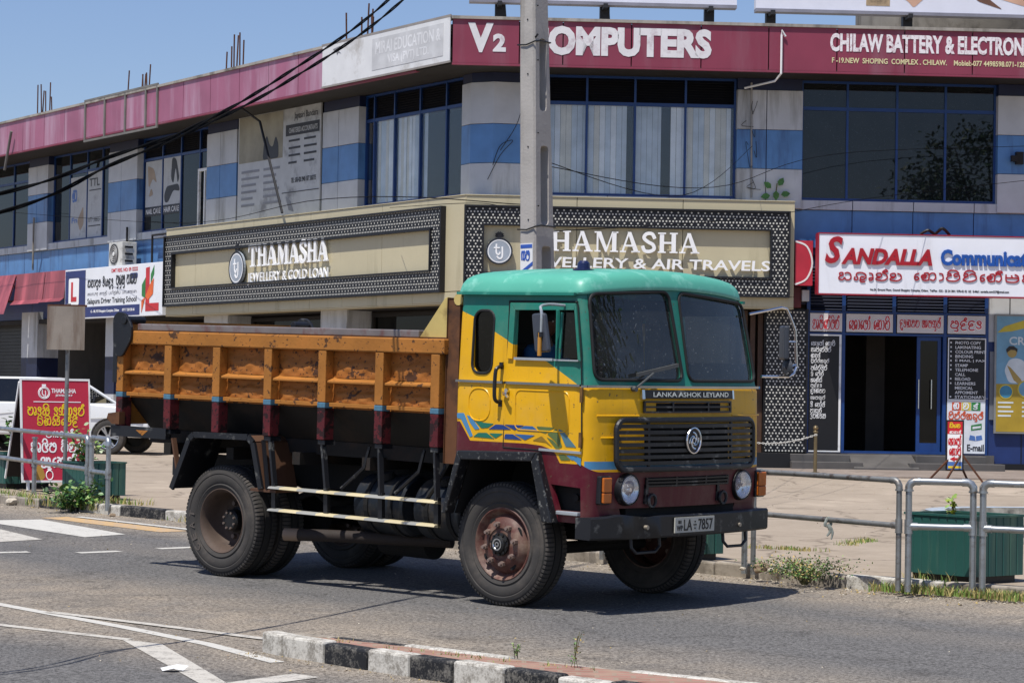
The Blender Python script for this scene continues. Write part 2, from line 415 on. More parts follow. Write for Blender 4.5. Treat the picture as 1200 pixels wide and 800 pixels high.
def sandy(name, a, b, g, sc=1.0, cracks=True):
    k = NT(name)
    n1 = k.noise(.35*sc, 6, .6); n2 = k.noise(6*sc, 6, .65); n3 = k.noise(90, 3, .6)
    c = k.mix(k.ramp(n1, .3, .7), a, b)
    c = k.mix(k.ramp(n2, .35, .75, 0, .55), c, g)
    c = k.mix(k.ramp(n3, .35, .7, 0, .35), c, tuple(x*.55 for x in b))
    c = k.mix(k.ramp(k.noise(.8*sc, 5, .62), .56, .7, 0, .4), c, tuple(x*.6 for x in g)); c = k.mix(k.ramp(k.noise(.5*sc, 4, .6, k.scale((1.3, .7, 1))), .58, .68, 0, .35), c, tuple(min(1, x*1.25) for x in b))
    if cracks:
        v = k.n('ShaderNodeTexVoronoi', feature='DISTANCE_TO_EDGE'); v.inputs['Scale'].default_value = .42
        wv = k.n('ShaderNodeVectorMath', operation='ADD'); k.put(wv.inputs[0], k.co)
        q = k.n('ShaderNodeVectorMath', operation='SCALE'); k.put(q.inputs[0], k.noise(1.3, 4, .6, out='Color')); q.inputs['Scale'].default_value = .9
        k.put(wv.inputs[1], q.outputs[0]); k.put(v.inputs['Vector'], wv.outputs[0])
        c = k.mix(k.ramp(v.outputs['Distance'], .0, .018, .55, 0), c, lin('#4a4037'))
    k.bump(n2, .25, .02)
    return k.out(c, .95, 0, .2)
def thin_glass(name, tint, refl=1.0, dust_haze=0.0, haze_col='#a8a49a', rough=.01):
    k = NT(name); k.t.nodes.remove(k.b)
    tr = k.n('ShaderNodeBsdfTransparent'); k.put(tr.inputs[0], tint)
    gl = k.n('ShaderNodeBsdfGlossy'); gl.inputs['Roughness'].default_value = rough
    lw = k.n('ShaderNodeLayerWeight'); lw.inputs[0].default_value = .5
    f = k.math('MULTIPLY', k.math('ADD', .045, k.math('MULTIPLY', .95, k.math('POWER', lw.outputs['Facing'], 5.0))), refl * 1.6, clamp=True)
    ms = k.n('ShaderNodeMixShader'); k.put(ms.inputs[0], f); k.t.links.new(tr.outputs[0], ms.inputs[1]); k.t.links.new(gl.outputs[0], ms.inputs[2])
    o = ms.outputs[0]
    if dust_haze:  # diffuse layer: real dust specks, on some panes also a painted haze
        df = k.n('ShaderNodeBsdfDiffuse'); k.put(df.inputs[0], lin(haze_col))
        sp = k.ramp(k.noise(48, 2, .6), .64, .72, 0, 3.0); bl = k.ramp(k.noise(3, 4), .3, .75, .25, .8)
        m2 = k.n('ShaderNodeMixShader'); k.put(m2.inputs[0], k.math('MULTIPLY', k.math('ADD', bl, sp), dust_haze, clamp=True))
        k.t.links.new(o, m2.inputs[1]); k.t.links.new(df.outputs[0], m2.inputs[2]); o = m2.outputs[0]
    k.t.links.new(o, k.o.inputs[0]); return k.m
def lattice_mat(name, a=.078, r=.021, dot='#c9c7bd', base='#0c0d13'):
    k = NT(name); X, Y, Z = k.xyz()
    s3 = math.sqrt(3); best = None
    for bx, bz in ((a, 0), (a*.5, a*s3/2), (a*1.5, a*s3/2)):
        for ox, oz in ((0, 0), (a, a*s3)):
            u = k.math('ABSOLUTE', k.math('SUBTRACT', k.math('FLOORED_MODULO', k.math('ADD', X, bx+ox), 2*a), a))
            v = k.math('ABSOLUTE', k.math('SUBTRACT', k.math('FLOORED_MODULO', k.math('ADD', Z, bz+oz), 2*a*s3), a*s3))
            d = k.math('SQRT', k.math('ADD', k.math('MULTIPLY', u, u), k.math('MULTIPLY', v, v)))
            best = d if best is None else k.math('MINIMUM', best, d)
    f = k.ramp(best, r*.85, r*1.15, 1, 0)
    c = k.mix(f, lin(base), lin(dot))
    return k.out(c, .5)
M_asph = asphalt()
M_fore = sandy('forecourt concrete', lin('#998c7c'), lin('#ad9f8e'), lin('#8a7d6d'))
M_sand = sandy('sandy ground', lin('#988a7a'), lin('#ac9e8e'), lin('#857767'), cracks=False)
M_terr = sandy('terrace paving', lin('#84786f'), lin('#988c82'), lin('#756a62'), 2, cracks=False)
def paint_mark(name, c, wear=.5, a='#6d6862'):
    k = NT(name); n = k.noise(9, 6, .7); n2 = k.noise(60, 3, .7)
    f = k.ramp(k.math('ADD', k.math('MULTIPLY', n, .6), k.math('MULTIPLY', n2, .4)), .62-.2*wear, .72-.16*wear, 0, .85)
    return k.out(k.mix(f, lin(c), lin(a)), .8, 0, .3)
M_mark = paint_mark('white road paint', '#bdbab2', .42)
M_markw = paint_mark('worn white road paint', '#b9b4aa', .6)
M_yel = paint_mark('yellow road paint', '#cfa358', 1.15, '#a39382')
M_kw = paint_mark('white kerb paint', '#c4c0b6', .85, '#7a746a')
M_kb = paint_mark('black kerb paint', '#202124', .62, '#7a766e')
M_kc = mat('bare kerb concrete', '#9a9184', .9, var=.25, vs_=3, dirt='#5f574c', amt=.6, ds=5, bump=.3)
def brick_mat():
    k = NT('red paving brick'); b = k.n('ShaderNodeTexBrick'); k.put(b.inputs['Vector'], k.co)
    b.inputs['Color1'].default_value = (*lin('#85594f'), 1); b.inputs['Color2'].default_value = (*lin('#a1746a'), 1); b.inputs['Mortar'].default_value = (*lin('#8d7b6c'), 1)
    b.inputs['Scale'].default_value = 1; b.inputs['Brick Width'].default_value = .22; b.inputs['Row Height'].default_value = .11; b.inputs['Mortar Size'].default_value = .016
    c = k.mix(k.ramp(k.noise(5, 5, .6), .38, .66, .1, .75), b.outputs[0], lin('#a08a76'))
    return k.out(c, .9, 0, .2)
M_brick = brick_mat()

# ================================================================== ground, road, forecourt
def sheet(name, poly, m, h):
    me = bpy.data.meshes.new(name); me.from_pydata([(x, y, gz(x, y, h)) for x, y in poly], [], [tuple(range(len(poly)))])
    bm = bmesh.new(); bm.from_mesh(me); bmesh.ops.recalc_face_normals(bm, faces=bm.faces)
    if bm.faces[:] and bm.faces[0].normal.z < 0: bmesh.ops.reverse_faces(bm, faces=bm.faces)
    bm.to_mesh(me); bm.free()
    return tag(link(name, me, m), kind='structure')
sheet('ground', [(-600, -200), (600, -200), (600, 900), (-600, 900)], M_sand, -.02)
KERB = [(-40, 70.0), (-16, 43.5), (-6.97, 32.86), (-4.99, 30.74), (-.9, 26.37), (2.0, 23.35), (3.1, 22.1), (3.9, 21.5), (4.6, 21.0), (7, 19.4), (14, 15.0), (40, -2)]
sheet('road', KERB + [(40, -60), (-80, -60), (-80, 70)], M_asph, 0)
def slab(name, poly, m, h, th):
    mb = MB(); n = len(poly)
    mb.v = [(x, y, gz(x, y, h)) for x, y in poly] + [(x, y, gz(x, y, h-th)) for x, y in poly]
    mb.f = [list(range(n)), list(range(2*n-1, n-1, -1))] + [[i, (i+1) % n, (i+1) % n+n, i+n] for i in range(n)]; mb.mi = [0]*len(mb.f)
    return tag(mb.build(name, m), kind='structure')
mb = MB(); A_ = [(x+.12, y+.12, .10) for x, y in KERB]; B_ = [(x+8.5, y+9.2, .0) for x, y in KERB]; C_ = [(x+90, y+97, .0) for x, y in KERB]
for P_ in (A_, B_, C_): mb.v += [(x, y, gz(x, y, h)) for x, y, h in P_]
nk = len(KERB)
for r_ in range(2):
    for i in range(nk-1): mb.f.append([r_*nk+i, r_*nk+i+1, (r_+1)*nk+i+1, (r_+1)*nk+i]); mb.mi.append(0)
me_ = bpy.data.meshes.new('forecourt'); me_.from_pydata(mb.v, [], mb.f)
bm_ = bmesh.new(); bm_.from_mesh(me_)
for f_ in bm_.faces:
    f_.normal_update()
    if f_.normal.z < 0: f_.normal_flip()
bm_.to_mesh(me_); bm_.free(); tag(link('forecourt', me_, M_fore), kind='structure')
# kerb stones in worn black and white
def kerb_line(P, name, w_=.16, h=.125, step=1.0, mats=None, paint=None):
    mb = MB(); L = [Vector(p) for p in P]; acc = 0; j = 0
    for a, b in zip(L[:-1], L[1:]):
        ln = (b-a).length; n = max(1, round(ln/step)); d = (b-a)/n; q = Vector((-d.y, d.x)).normalized()
        if q.y < 0: q = -q
        for i in range(n):
            p0 = a + d*i + d.normalized()*.006; p1 = a + d*(i+1) - d.normalized()*.006; hh = h + random.uniform(-.012, .008)
            c = [p0, p1, p1+q*w_, p0+q*w_]
            V = [(p.x, p.y, gz(p.x, p.y, -.05)) for p in c] + [(p.x, p.y, gz(p.x, p.y, hh)) for p in c]
            mi = paint(j, (p0+p1)/2) if paint else j % 2
            mb.add(V, [(3, 2, 1, 0), (4, 5, 6, 7), (0, 1, 5, 4), (1, 2, 6, 5), (2, 3, 7, 6), (3, 0, 4, 7)], mi); j += 1
    return tag(mb.build(name, mats or [M_kw, M_kb, M_kc], bevel=.018), kind='structure')
def kp(j, c):
    if -6.5 < c.x < -1 : return j % 2
    if 2.9 < c.x < 3.9: return 0
    return 2
kerb_line(KERB[1:11], 'kerb', paint=kp)
# traffic island: black and white kerb round a strip of red brick
isl_f = [(-1.69, 16.52), (-1.53, 16.30), (-.91, 15.62), (-.34, 15.03), (.3, 14.42), (1.5, 13.3), (3.2, 11.8)]
isl_b = [(-1.63, 16.66), (-1.2, 16.46), (-.7, 16.06), (0, 15.45), (.75, 14.9), (1.5, 14.35), (3.4, 12.7)]
slab('traffic_island', [(x+.05, y+.03) for x, y in isl_f] + [(x-.03, y-.05) for x, y in reversed(isl_b)], M_brick, .12, .2)
kerb_line(isl_f, 'traffic_island_kerb', .13, .14, .42, paint=lambda j, c: [0, 0, 1, 0, 1, 0, 1, 0, 1, 0, 1, 0, 1][j % 13])
kerb_line([(x, y-.1) for x, y in isl_b], 'traffic_island_kerb', .1, .125, .7, paint=lambda j, c: [2, 1, 0, 2, 0][j % 5])
def marking(polys, m, h=.004): 
    mb = MB()
    for p in polys: mb.add([(x, y, gz(x, y, h)) for x, y in p], [tuple(range(len(p)))])
    o = mb.build('road_marking', m); 
    for f in o.data.polygons: pass
    bm = bmesh.new(); bm.from_mesh(o.data)
    for f in bm.faces:
        if f.normal.z < 0: f.normal_flip()
    bm.to_mesh(o.data); bm.free()
    return tag(o, kind='structure')
def strip(P, w_):
    L = [Vector(p) for p in P]; o = []; r = []
    for i, p in enumerate(L):
        d = (L[min(i+1, len(L)-1)] - L[max(i-1, 0)]).normalized(); q = Vector((-d.y, d.x))*w_/2
        o.append(tuple(p+q)); r.append(tuple(p-q))
    return o + r[::-1]
marking([[(-6.5, 29.35), (-5.8, 29.75), (-4.38, 27.44), (-4.75, 26.9)]], M_mark)
marking([[(-6.6, 28.2), (-5.9, 27.9), (-5.14, 26.46), (-5.6, 25.9)], [(-7.6, 31.6), (-7.0, 31.9), (-6.6, 31.1), (-7.3, 30.6)]], M_markw)
marking([strip([(-5.6, 24.35), (-4.94, 24.72)], .16), strip([(-4.43, 24.7), (-4.05, 25.0)], .16), strip([(-3.71, 25.42), (-3.3, 25.75)], .16)], M_mark)
marking([strip([(-5.72, 30.2), (-3.9, 28.0)], .38)], M_yel)
marking([strip([(-5.45, 30.32), (-3.72, 28.3)], .12)], M_mark, .008)
marking([strip([(-4.5, 19.9), (-4.1, 19.4), (-2.86, 17.9), (-2.1, 16.9), (-1.52, 15.94)], .11)], M_mark)
marking([strip([(-3.6, 18.85), (-2.7, 18.1), (-1.81, 17.32), (-1.3, 16.9)], .10)], M_markw, .008)
marking([strip([(-4.4, 18.45), (-3.79, 17.92), (-2.69, 17.1)], .10)], M_markw)
marking([[(-2.75, 17.12), (-2.42, 16.86), (-1.72, 14.85), (-1.88, 14.8)], [(-1.18, 15.22), (-1.36, 15.38), (-1.8, 14.8), (-1.62, 14.66)]], M_markw)
slab('pavement', [(-1, 45.7), (4.91, 45.55), (7.2, 45.35), (20, 44.5), (40, 43), (40, 70), (-1, 70)], M_terr, .035, .2)

# ================================================================== the shopping complex
KX, KY = -0.6618, 48.7524
RR = 0.0516056; RL = math.atan2(-0.83745625, 0.54650438)
def FR(x, y=0, z=0): return Matrix.Translation((KX, KY, 0)) @ Matrix.Rotation(RR, 4, 'Z') @ Vector((x, y, z))
def FL(x, y=0, z=0): return Matrix.Translation((KX, KY, 0)) @ Matrix.Rotation(RL, 4, 'Z') @ Vector((x, y, z))   # x = -distance from the corner
M_gw = mat('grey white cladding', '#b9bbbd', .45, var=.08, dirt='#77756f', amt=.3, ds=1.6, streak=True)
M_blue = mat('blue cladding', '#5380b2', .4, var=.12, dirt='#34476f', amt=.3, ds=1.8, streak=True)
M_navy = mat('dark blue paint', '#101b3c', .5, var=.2)
M_frame = mat('blue window frame', '#123a74', .4, var=.1)
M_red = mat('faded crimson fascia', '#813347', .5, var=.12, vs_=.8, dirt='#85505d', amt=.35, ds=1.2, streak=True)
M_redf = mat('sun bleached crimson fascia', '#985b73', .5, var=.14, vs_=.8, dirt='#b18fa1', amt=.5, ds=1.4, streak=True)
M_joint = mat('dark joint', '#2a1a1e', .8)
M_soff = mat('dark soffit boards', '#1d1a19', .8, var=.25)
M_louv = mat('dark louvre', '#11131c', .6)
M_conc = mat('weathered concrete', '#9c978e', .9, var=.15, vs_=1.5, dirt='#5c5750', amt=.45, ds=2.0, streak=True, bump=.3)
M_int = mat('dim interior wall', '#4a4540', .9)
M_black = mat('black board', '#0d0d10', .5)
M_white = mat('white paint', '#e2e2e0', .5, var=.04, dirt='#a5a29c', amt=.25, ds=2)
M_steel = mat('dark steel post', '#1b1b1e', .6)
M_tile = mat('grey step tile', '#55524f', .6, var=.2)
M_glass = thin_glass('window glass', (.95, .96, .97), .8, .01)
M_glassr = thin_glass('mirrored window glass', lin('#3a444c'), .7, .10, '#707a80')  # grey diffuse layer is a painted haze that softens the mirrored tree
M_glassd = thin_glass('dark window glass', lin('#2e363d'), .5, .012)
M_blind = mat('pale vertical blinds', '#dfe4e6', .8)
M_rust = mat('rusty steel', '#5a3826', .85, .3, var=.3, vs_=8)
M_chrome = mat('chrome', '#d8dadc', .18, 1.0, var=.05)

cx = thing('shopping_complex', 'two storey blue and grey shopping complex with crimson fascia behind the truck', 'building', (KX, KY, 0))
ZS, ZB, ZT = 5.95, 6.13, 8.36
def rot_of(side): return RR if side == 'R' else RL
def bpart(mb, name, mats, side, bevel=0): return mb.build(name, mats, cx, bevel, rot=rot_of(side))
# floors, roof and inner walls (mitred in plan by simple polygons in corner coordinates)
def plan(off_out, xr, off_in, xl):
    t = math.tan(radians(29.9))
    def w(side, x, y): 
        r = rot_of(side); return (x*cos(r) - y*sin(r), x*sin(r) + y*cos(r))
    return [w('R', -off_out*t, -off_out), w('R', xr, -off_out), w('R', xr, -off_in), w('R', -off_in*t, -off_in), w('L', xl, -off_in), w('L', xl, -off_out)]
m = MB(); m.prism(plan(1.12, 24, -9, -36), 8.66, 8.95, 'z'); m.prism(plan(1.1, 24, -9, -36), 9.30, 9.42, 'z'); m.build('roof', M_conc, cx)
m = MB(); m.prism(plan(1.195, 24, .0, -36), 8.60, 8.655, 'z'); m.build('soffit', M_soff, cx)
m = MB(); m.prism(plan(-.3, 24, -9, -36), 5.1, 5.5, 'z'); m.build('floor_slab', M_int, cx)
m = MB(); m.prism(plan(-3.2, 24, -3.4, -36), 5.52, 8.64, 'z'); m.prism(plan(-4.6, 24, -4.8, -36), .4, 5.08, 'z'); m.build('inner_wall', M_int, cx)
m = MB(); m.prism(plan(1.24, 24, 1.06, -36), 9.50, 9.56, 'z'); m.build('coping', M_conc, cx)
# fascia panels
def fascia(side, xs, mt):
    mb = MB()
    for a, b, z1, k in xs: mb.box(a+.012, b-.012, -1.2, -1.14, 8.63, z1, k)
    a = min(x[0] for x in xs); b = max(x[1] for x in xs)
    mb.box(a, b, -1.138, -1.1, 8.64, 9.48, 2)
    mb.box(a, b, -1.205, -1.12, 8.585, 8.625, 0)
    return bpart(mb, 'fascia', [M_red, M_redf, M_joint], side)
jr = [-.69, .65, 1.52, 2.89, 4.29, 5.65, 7.03, 8.40, 9.78, 11.15, 12.5, 14, 15.5, 17, 18.5, 20, 22, 24]
fascia('R', [(a, b, 9.5, 0) for a, b in zip(jr[:-1], jr[1:])], None)
jl = [.69, 2.3, 4.0, 5.8, 7.23, 8.69, 10.21, 11.7, 13.12, 13.83, 15.07, 16.36, 17.63, 19.06, 20.49, 22.04, 23.73, 25.2, 27, 29, 31, 33, 36]
fascia('L', [(-b, -a, 9.5, 1) for a, b in zip(jl[:-1], jl[1:])], None)
mb = MB()
for a in (13.15, 13.83, 15.07, 16.36, 17.63): mb.box(-a-.035, -a+.035, -1.24, -1.203, 8.55, 9.6)
mb.box(-17.66, -13.1, -1.245, -1.206, 9.56, 9.61); mb.box(-17.66, -13.1, -1.245, -1.206, 8.5, 8.55)
bpart(mb, 'fascia_frame', mat('grey steel frame', '#77756f', .6, .2, var=.2), 'L')
# pillars
def pillar(side, a, b, extra=0):
    mb = MB()
    mid = a + (b-a)*.45
    for u, v in ((a, mid-.008), (mid+.008, b)):
        mb.box(u, v, -.14, .2, ZS, 6.745, 0); mb.box(u, v, -.14, .2, 6.755, 7.545, 1); mb.box(u, v, -.14, .2, 7.555, ZT, 0)
    mb.box(a+.01, b-.01, -.12, .18, ZS, 8.6, 2)
    bpart(mb, 'pillar', [M_gw, M_blue, M_navy], side, .006)
for a, b in ((5.19, 6.54), (10.59, 12.0), (16.2, 17.6)): pillar('R', a, b)
for a, b in ((6.57, 4.92), (12.53, 10.89), (18.52, 16.68), (24.23, 22.76), (30.4, 28.9)): pillar('L', -a, -b)
# chamfered pillar at the corner
def w2(side, x, y): 
    r = rot_of(side); return (x*cos(r) - y*sin(r), x*sin(r) + y*cos(r))
mb = MB()
for z0, z1, k in ((ZS, 6.745, 0), (6.755, 7.545, 1), (7.555, 8.40, 0), (8.402, 8.6, 2)):
    o = .12 if k < 2 else .1
    mb.prism([w2('L', -.64, .2), w2('L', -.64, -o), w2('L', -.2, -o-.06), w2('R', .2, -o-.06), w2('R', .62, -o), w2('R', 1.3, -o), w2('R', 1.3, .2)], z0, z1, 'z', k)
mb.build('pillar', [M_gw, M_blue, M_navy], cx, .005)
# blue band and sills under the upper windows
def band(side, a, b, step=1.27):
    mb = MB(); n = round((b-a)/step); d = (b-a)/n
    for i in range(n):
        u = a+i*d+.008; v = a+(i+1)*d-.008
        mb.box(u, v, -.04, .02, 5.16, 5.93, 1); mb.box(u, v, -.09, .3, 5.94, ZB, 0)
    mb.box(a, b, -.02, .2, 5.02, 5.94, 2)
    mb.box(a, b, .021, .25, 4.0, 5.02, 2)
    bpart(mb, 'wall_band', [M_gw, M_blue, M_navy], side, .004)
band('R', 1.3, 24); band('L', -36, -.64)
# upper windows: frame, glass, blinds, louvres
def window(side, xs, z0=6.14, zt=8.03, z1=8.6, louvre=True, blinds=(), glass=M_glass, transom=True):
    mb = MB(); w_ = .023; a, b = xs[0], xs[-1]
    for x in xs: mb.box(x-w_, x+w_, .04, .12, z0, z1)
    for x0, x1 in zip(xs[:-1], xs[1:]):
        if transom: mb.box(x0+w_+.001, x1-w_-.001, .045, .115, zt-.035, zt+.035)
        mb.box(x0+w_+.001, x1-w_-.001, .045, .115, z0, z0+.05); mb.box(x0+w_+.001, x1-w_-.001, .045, .115, z1-.05, z1)
    f = mb.build('window', M_frame, cx, rot=rot_of(side))
    g = MB(); g.box(a, b, .075, .083, z0, zt if louvre else z1); g.build('pane', glass, f)
    if louvre:
        l = MB(); z = zt+.05
        while z < z1-.04:
            l.add([(a, .05, z), (b, .05, z), (b, .10, z+.05), (a, .10, z+.05)], [(0, 1, 2, 3)]); z += .052
        l.box(a, b, .105, .115, zt, z1); l.build('louvre', M_louv, f)
    if blinds:
        l = MB()
        for u, v in blinds:
            x = u
            while x < v:
                wd = .115; t = random.uniform(-.02, .02)
                l.box(x, min(x+wd-.006, v), .135+t*.4, .145+t*.4, z0+.03, zt-.02, random.randrange(3)); x += wd
        l.build('blind', [M_blind, mat('blue grey blind slat', '#c2cdd6', .8), mat('cream blind slat', '#d3d0c3', .8)], f)
    return f
window('R', [1.33, 2.12, 3.11, 4.15, 5.17], blinds=((1.36, 2.95), (3.14, 3.66), (3.86, 5.1)))
window('R', [6.56, 7.5, 8.53, 9.54, 10.57], louvre=False, glass=M_glassr)
window('R', [12.02, 13.1, 14.2, 15.2, 16.18], louvre=False, glass=M_glassd)
window('R', [17.62, 19, 20.5, 22, 23.9], louvre=False, glass=M_glassd)
window('L', [-4.9, -4.55, -3.67, -2.59, -1.52, -.66], blinds=((-4.5, -3.72), (-3.62, -2.64), (-2.55, -2.4)))
window('L', [-16.66, -15.5, -14.39, -13.3, -12.55], glass=M_glassr, louvre=True)
window('L', [-22.74, -21.59, -20.39, -19.34, -18.54], glass=M_glassr, louvre=False)
window('L', [-28.88, -27.3, -25.8, -24.25], glass=M_glassr, louvre=False)
mb = MB(); mb.box(-36, -30.42, .06, .2, ZB, 8.6); bpart(mb, 'upper_wall', M_gw, 'L')
mb = MB()
for a, b in ((-13.27, -13.2), (-12.92, -12.86), (-12.62, -12.56)): mb.box(a, b, -.02, .04, 6.14, 7.5)
mb.box(-13.27, -12.56, -.021, .039, 7.5, 7.57); bpart(mb, 'side_door_frame', M_white, 'L')
# ground storey: pillars between shops, dark shop fronts, tan awning box is its own thing
def gpillar(side, a, b):
    mb = MB(); 
    mb.box(a, b, -.14, .5, .4, 1.9, 0); mb.box(a, b, -.138, .5, 1.9, 2.9, 1); mb.box(a, b, -.14, .5, 2.9, 4.2, 0)
    bpart(mb, 'pillar', [M_gw, M_navy], side)
for a, b in ((-24.5, -23.3), (-18.5, -17.9), (-12.5, -11.2), (-6.5, -5.3), (-30.4, -29)): gpillar('L', a, b)
mb = MB(); mb.box(-36, -.4, -.1, .8, 3.86, 3.98); bpart(mb, 'lintel', M_soff, 'L')
mb = MB()
for a, b in ((-13.6, -12.6), (-11.1, -6.6), (-5.2, -.6)):
    mb.box(a, b, .5, .54, 2.9, 3.8, 0)
    mb.box(a, a+.08, .44, .5, .8, 3.8, 1); mb.box(b-.08, b, .44, .5, .8, 3.8, 1); mb.box(a+.08, b-.08, .44, .5, 3.72, 3.8, 1)
bpart(mb, 'shop_front', [M_glassd, M_soff], 'L')
mb = MB(); mb.box(-17.8, -13.7, 2.5, 2.6, .5, 3.8); bpart(mb, 'inner_wall', mat('brown painted wall', '#3a2a22', .9), 'L')
mb = MB(); mb.box(-23.2, -18.6, 2.9, 3.0, .5, 3.8); bpart(mb, 'inner_wall', mat('dark brown wall', '#241a17', .9), 'L')
shut = MB(); z = .7
while z < 3.8: shut.box(-28.9, -24.6, .3, .34, z, z+.09); z += .1
shut.box(-28.9, -24.6, .35, .4, .6, 3.9); bpart(shut, 'roller_shutter', mat('dark grey shutter', '#2b2e30', .5, .4), 'L')
# jewellery shop front on the right wing
mb = MB(); mb.box(.3, 5.3, .5, .54, .9, 3.85, 0)
for x in (.4, 1.8, 3.2, 5.25): mb.box(x-.05, x+.05, .42, .5, .9, 3.85, 1)
bpart(mb, 'shop_front', [M_glassd, M_soff], 'R')
M_brown = mat('brown timber post', '#4a3222', .6, var=.3, vs_=6)
mb = MB()
for x in (5.4, 5.56, 5.72): mb.box(x, x+.1, .1, .3, .9, 3.85)
bpart(mb, 'timber_screen', M_brown, 'R')
M_lat = lattice_mat('white dotted lattice on black', .068, .0175)
mb = MB(); mb.box(5.86, 6.68, -.1, -.04, .98, 3.87); bpart(mb, 'lattice_panel', M_lat, 'R')
mb = MB(); mb.box(5.83, 6.70, -.03, .3, .9, 3.9); mb.box(6.68, 6.72, -.12, .1, .97, 3.9); bpart(mb, 'wall', M_black, 'R')
# communication shop: frame, sign row panels, doors
mb = MB()
for x in (6.72, 7.46, 9.56, 10.43): mb.box(x-.035, x+.035, -.06, .05, .97, 3.86)
for a, b in ((6.755, 7.425), (7.495, 9.525), (9.595, 10.395)):
    mb.box(a, b, -.05, .04, 3.385, 3.43); mb.box(a, b, -.05, .04, 3.83, 3.87); mb.box(a, b, -.05, .04, .97, 1.02)
for x in (8.515,): mb.box(x-.03, x+.03, -.049, .04, 3.43, 3.83)
shopf = bpart(mb, 'shop_front', M_frame, 'R')
mb = MB(); mb.box(6.755, 7.425, .0, .012, 1.02, 3.385); mb.build('pane', M_glassd, shopf)
mb = MB(); mb.box(9.595, 10.395, .0, .012, 1.02, 3.385); mb.build('pane', M_glassd, shopf)
mb = MB(); z = 3.9
while z < 4.75: mb.add([(6.7, -.02, z), (10.45, -.02, z), (10.45, .05, z+.06), (6.7, .05, z+.06)], [(0, 1, 2, 3)]); z += .065
mb.box(6.7, 10.45, .06, .12, 3.88, 4.9)
for x in (6.73, 7.46, 8.5, 9.56, 10.42): mb.box(x-.035, x+.035, -.07, -.03, 3.87, 4.9, 1)
mb.build('louvre', [mat('navy louvre', '#121b33', .6), M_frame], shopf)
for x0, x1, yy in ((9.0, 9.5, .02), ):
    mb = MB(); mb.box(x0, x0+.07, yy, yy+.05, 1.0, 3.38); mb.box(x1-.07, x1, yy, yy+.05, 1.0, 3.38); mb.box(x0+.07, x1-.07, yy, yy+.05, 1.0, 1.2); mb.box(x0+.07, x1-.07, yy, yy+.05, 3.3, 3.38)
    d_ = mb.build('door', M_frame, cx, rot=RR)
    mb = MB(); mb.box(x0+.07, x1-.07, yy+.02, yy+.03, 1.2, 3.3); mb.build('pane', M_glassd, d_)
    mb = MB(); mb.tube([(x0+.035, yy-.05, 1.9), (x0+.035, yy-.05, 2.5)], .014); mb.tube([(x0+.3, yy-.05, 1.9), (x0+.3, yy-.05, 2.5)], .014)
    for x in (x0+.035, x0+.3):
        for z in (1.98, 2.42): mb.tube([(x, yy-.05, z), (x, yy+.03, z)], .01)
    mb.build('handle', M_chrome, d_)
mb = MB()
for x in (7.06, 7.22): 
    mb.tube([(x, -.04, 1.95), (x, -.04, 2.45)], .012)
mb.build('handle', M_chrome, shopf)
mb = MB(); mb.box(6.7, 10.6, -.1, 4.5, .78, .965); bpart(mb, 'shop_floor', M_tile, 'R')
mb = MB(); mb.box(6.72, 6.8, .3, 4.5, .97, 4.0); mb.box(10.45, 10.53, .3, 4.5, .97, 4.0); mb.box(6.7, 10.5, .3, 4.5, 4.0, 4.06); mb.box(8.35, 8.75, 2.0, 2.4, .97, 4.0)
bpart(mb, 'inner_wall', M_int, 'R')
mb = MB()
mb.box(6.1, 7.55, -.45, -.1, .72, .945); mb.box(6.3, 7.75, -.8, -.45, .6, .80); mb.box(8.9, 10.35, -.45, -.1, .72, .945); mb.box(8.7, 10.65, -.8, -.45, .6, .80)
mb.add([(7.56, -.1, .95), (8.89, -.1, .95), (8.89, -.85, .7), (7.56, -.85, .7), (7.56, -.1, .6), (8.89, -.1, .6), (8.89, -.85, .6), (7.56, -.85, .6)], [(0, 1, 2, 3), (4, 5, 6, 7), (0, 4, 7, 3), (1, 5, 6, 2), (2, 3, 7, 6)])
bpart(mb, 'step', M_tile, 'R', .008)
mb = MB(); mb.box(5.3, 6.3, -.6, -.1, .6, .96); bpart(mb, 'plinth', M_black, 'R')
mb = MB(); mb.box(10.46, 13.2, -.02, .3, .8, 3.3, 0); mb.box(10.46, 13.2, -.03, .3, 3.3, 4.9, 1); mb.box(11.17, 11.19, -.028, -.02, .8, 3.3, 2); mb.box(10.9, 10.92, -.034, -.03, 3.3, 4.9, 2); mb.box(10.6, 13.2, -.06, .1, .5, .8, 2)
bpart(mb, 'wall', [mat('deep blue wall', '#1a3064', .5, var=.15), M_gw, M_black], 'R')
mb = MB(); mb.box(10.5, 10.6, -.06, -.02, 1.7, 3.1); bpart(mb, 'meter_box', mat('grey plastic', '#6d7076', .5), 'R')
mb = MB(); mb.box(13.2, 24, .02, .3, .5, 5.0); bpart(mb, 'wall', M_blue, 'R')
mb = MB(); mb.box(6.33, 6.55, -.2, -.05, 3.92, 4.35, 0); mb.box(6.55, 6.7, -.3, -.1, 4.05, 4.28, 1); bpart(mb, 'junction_box', [mat('dark red box', '#5e1518', .5), M_gw], 'R', .01)
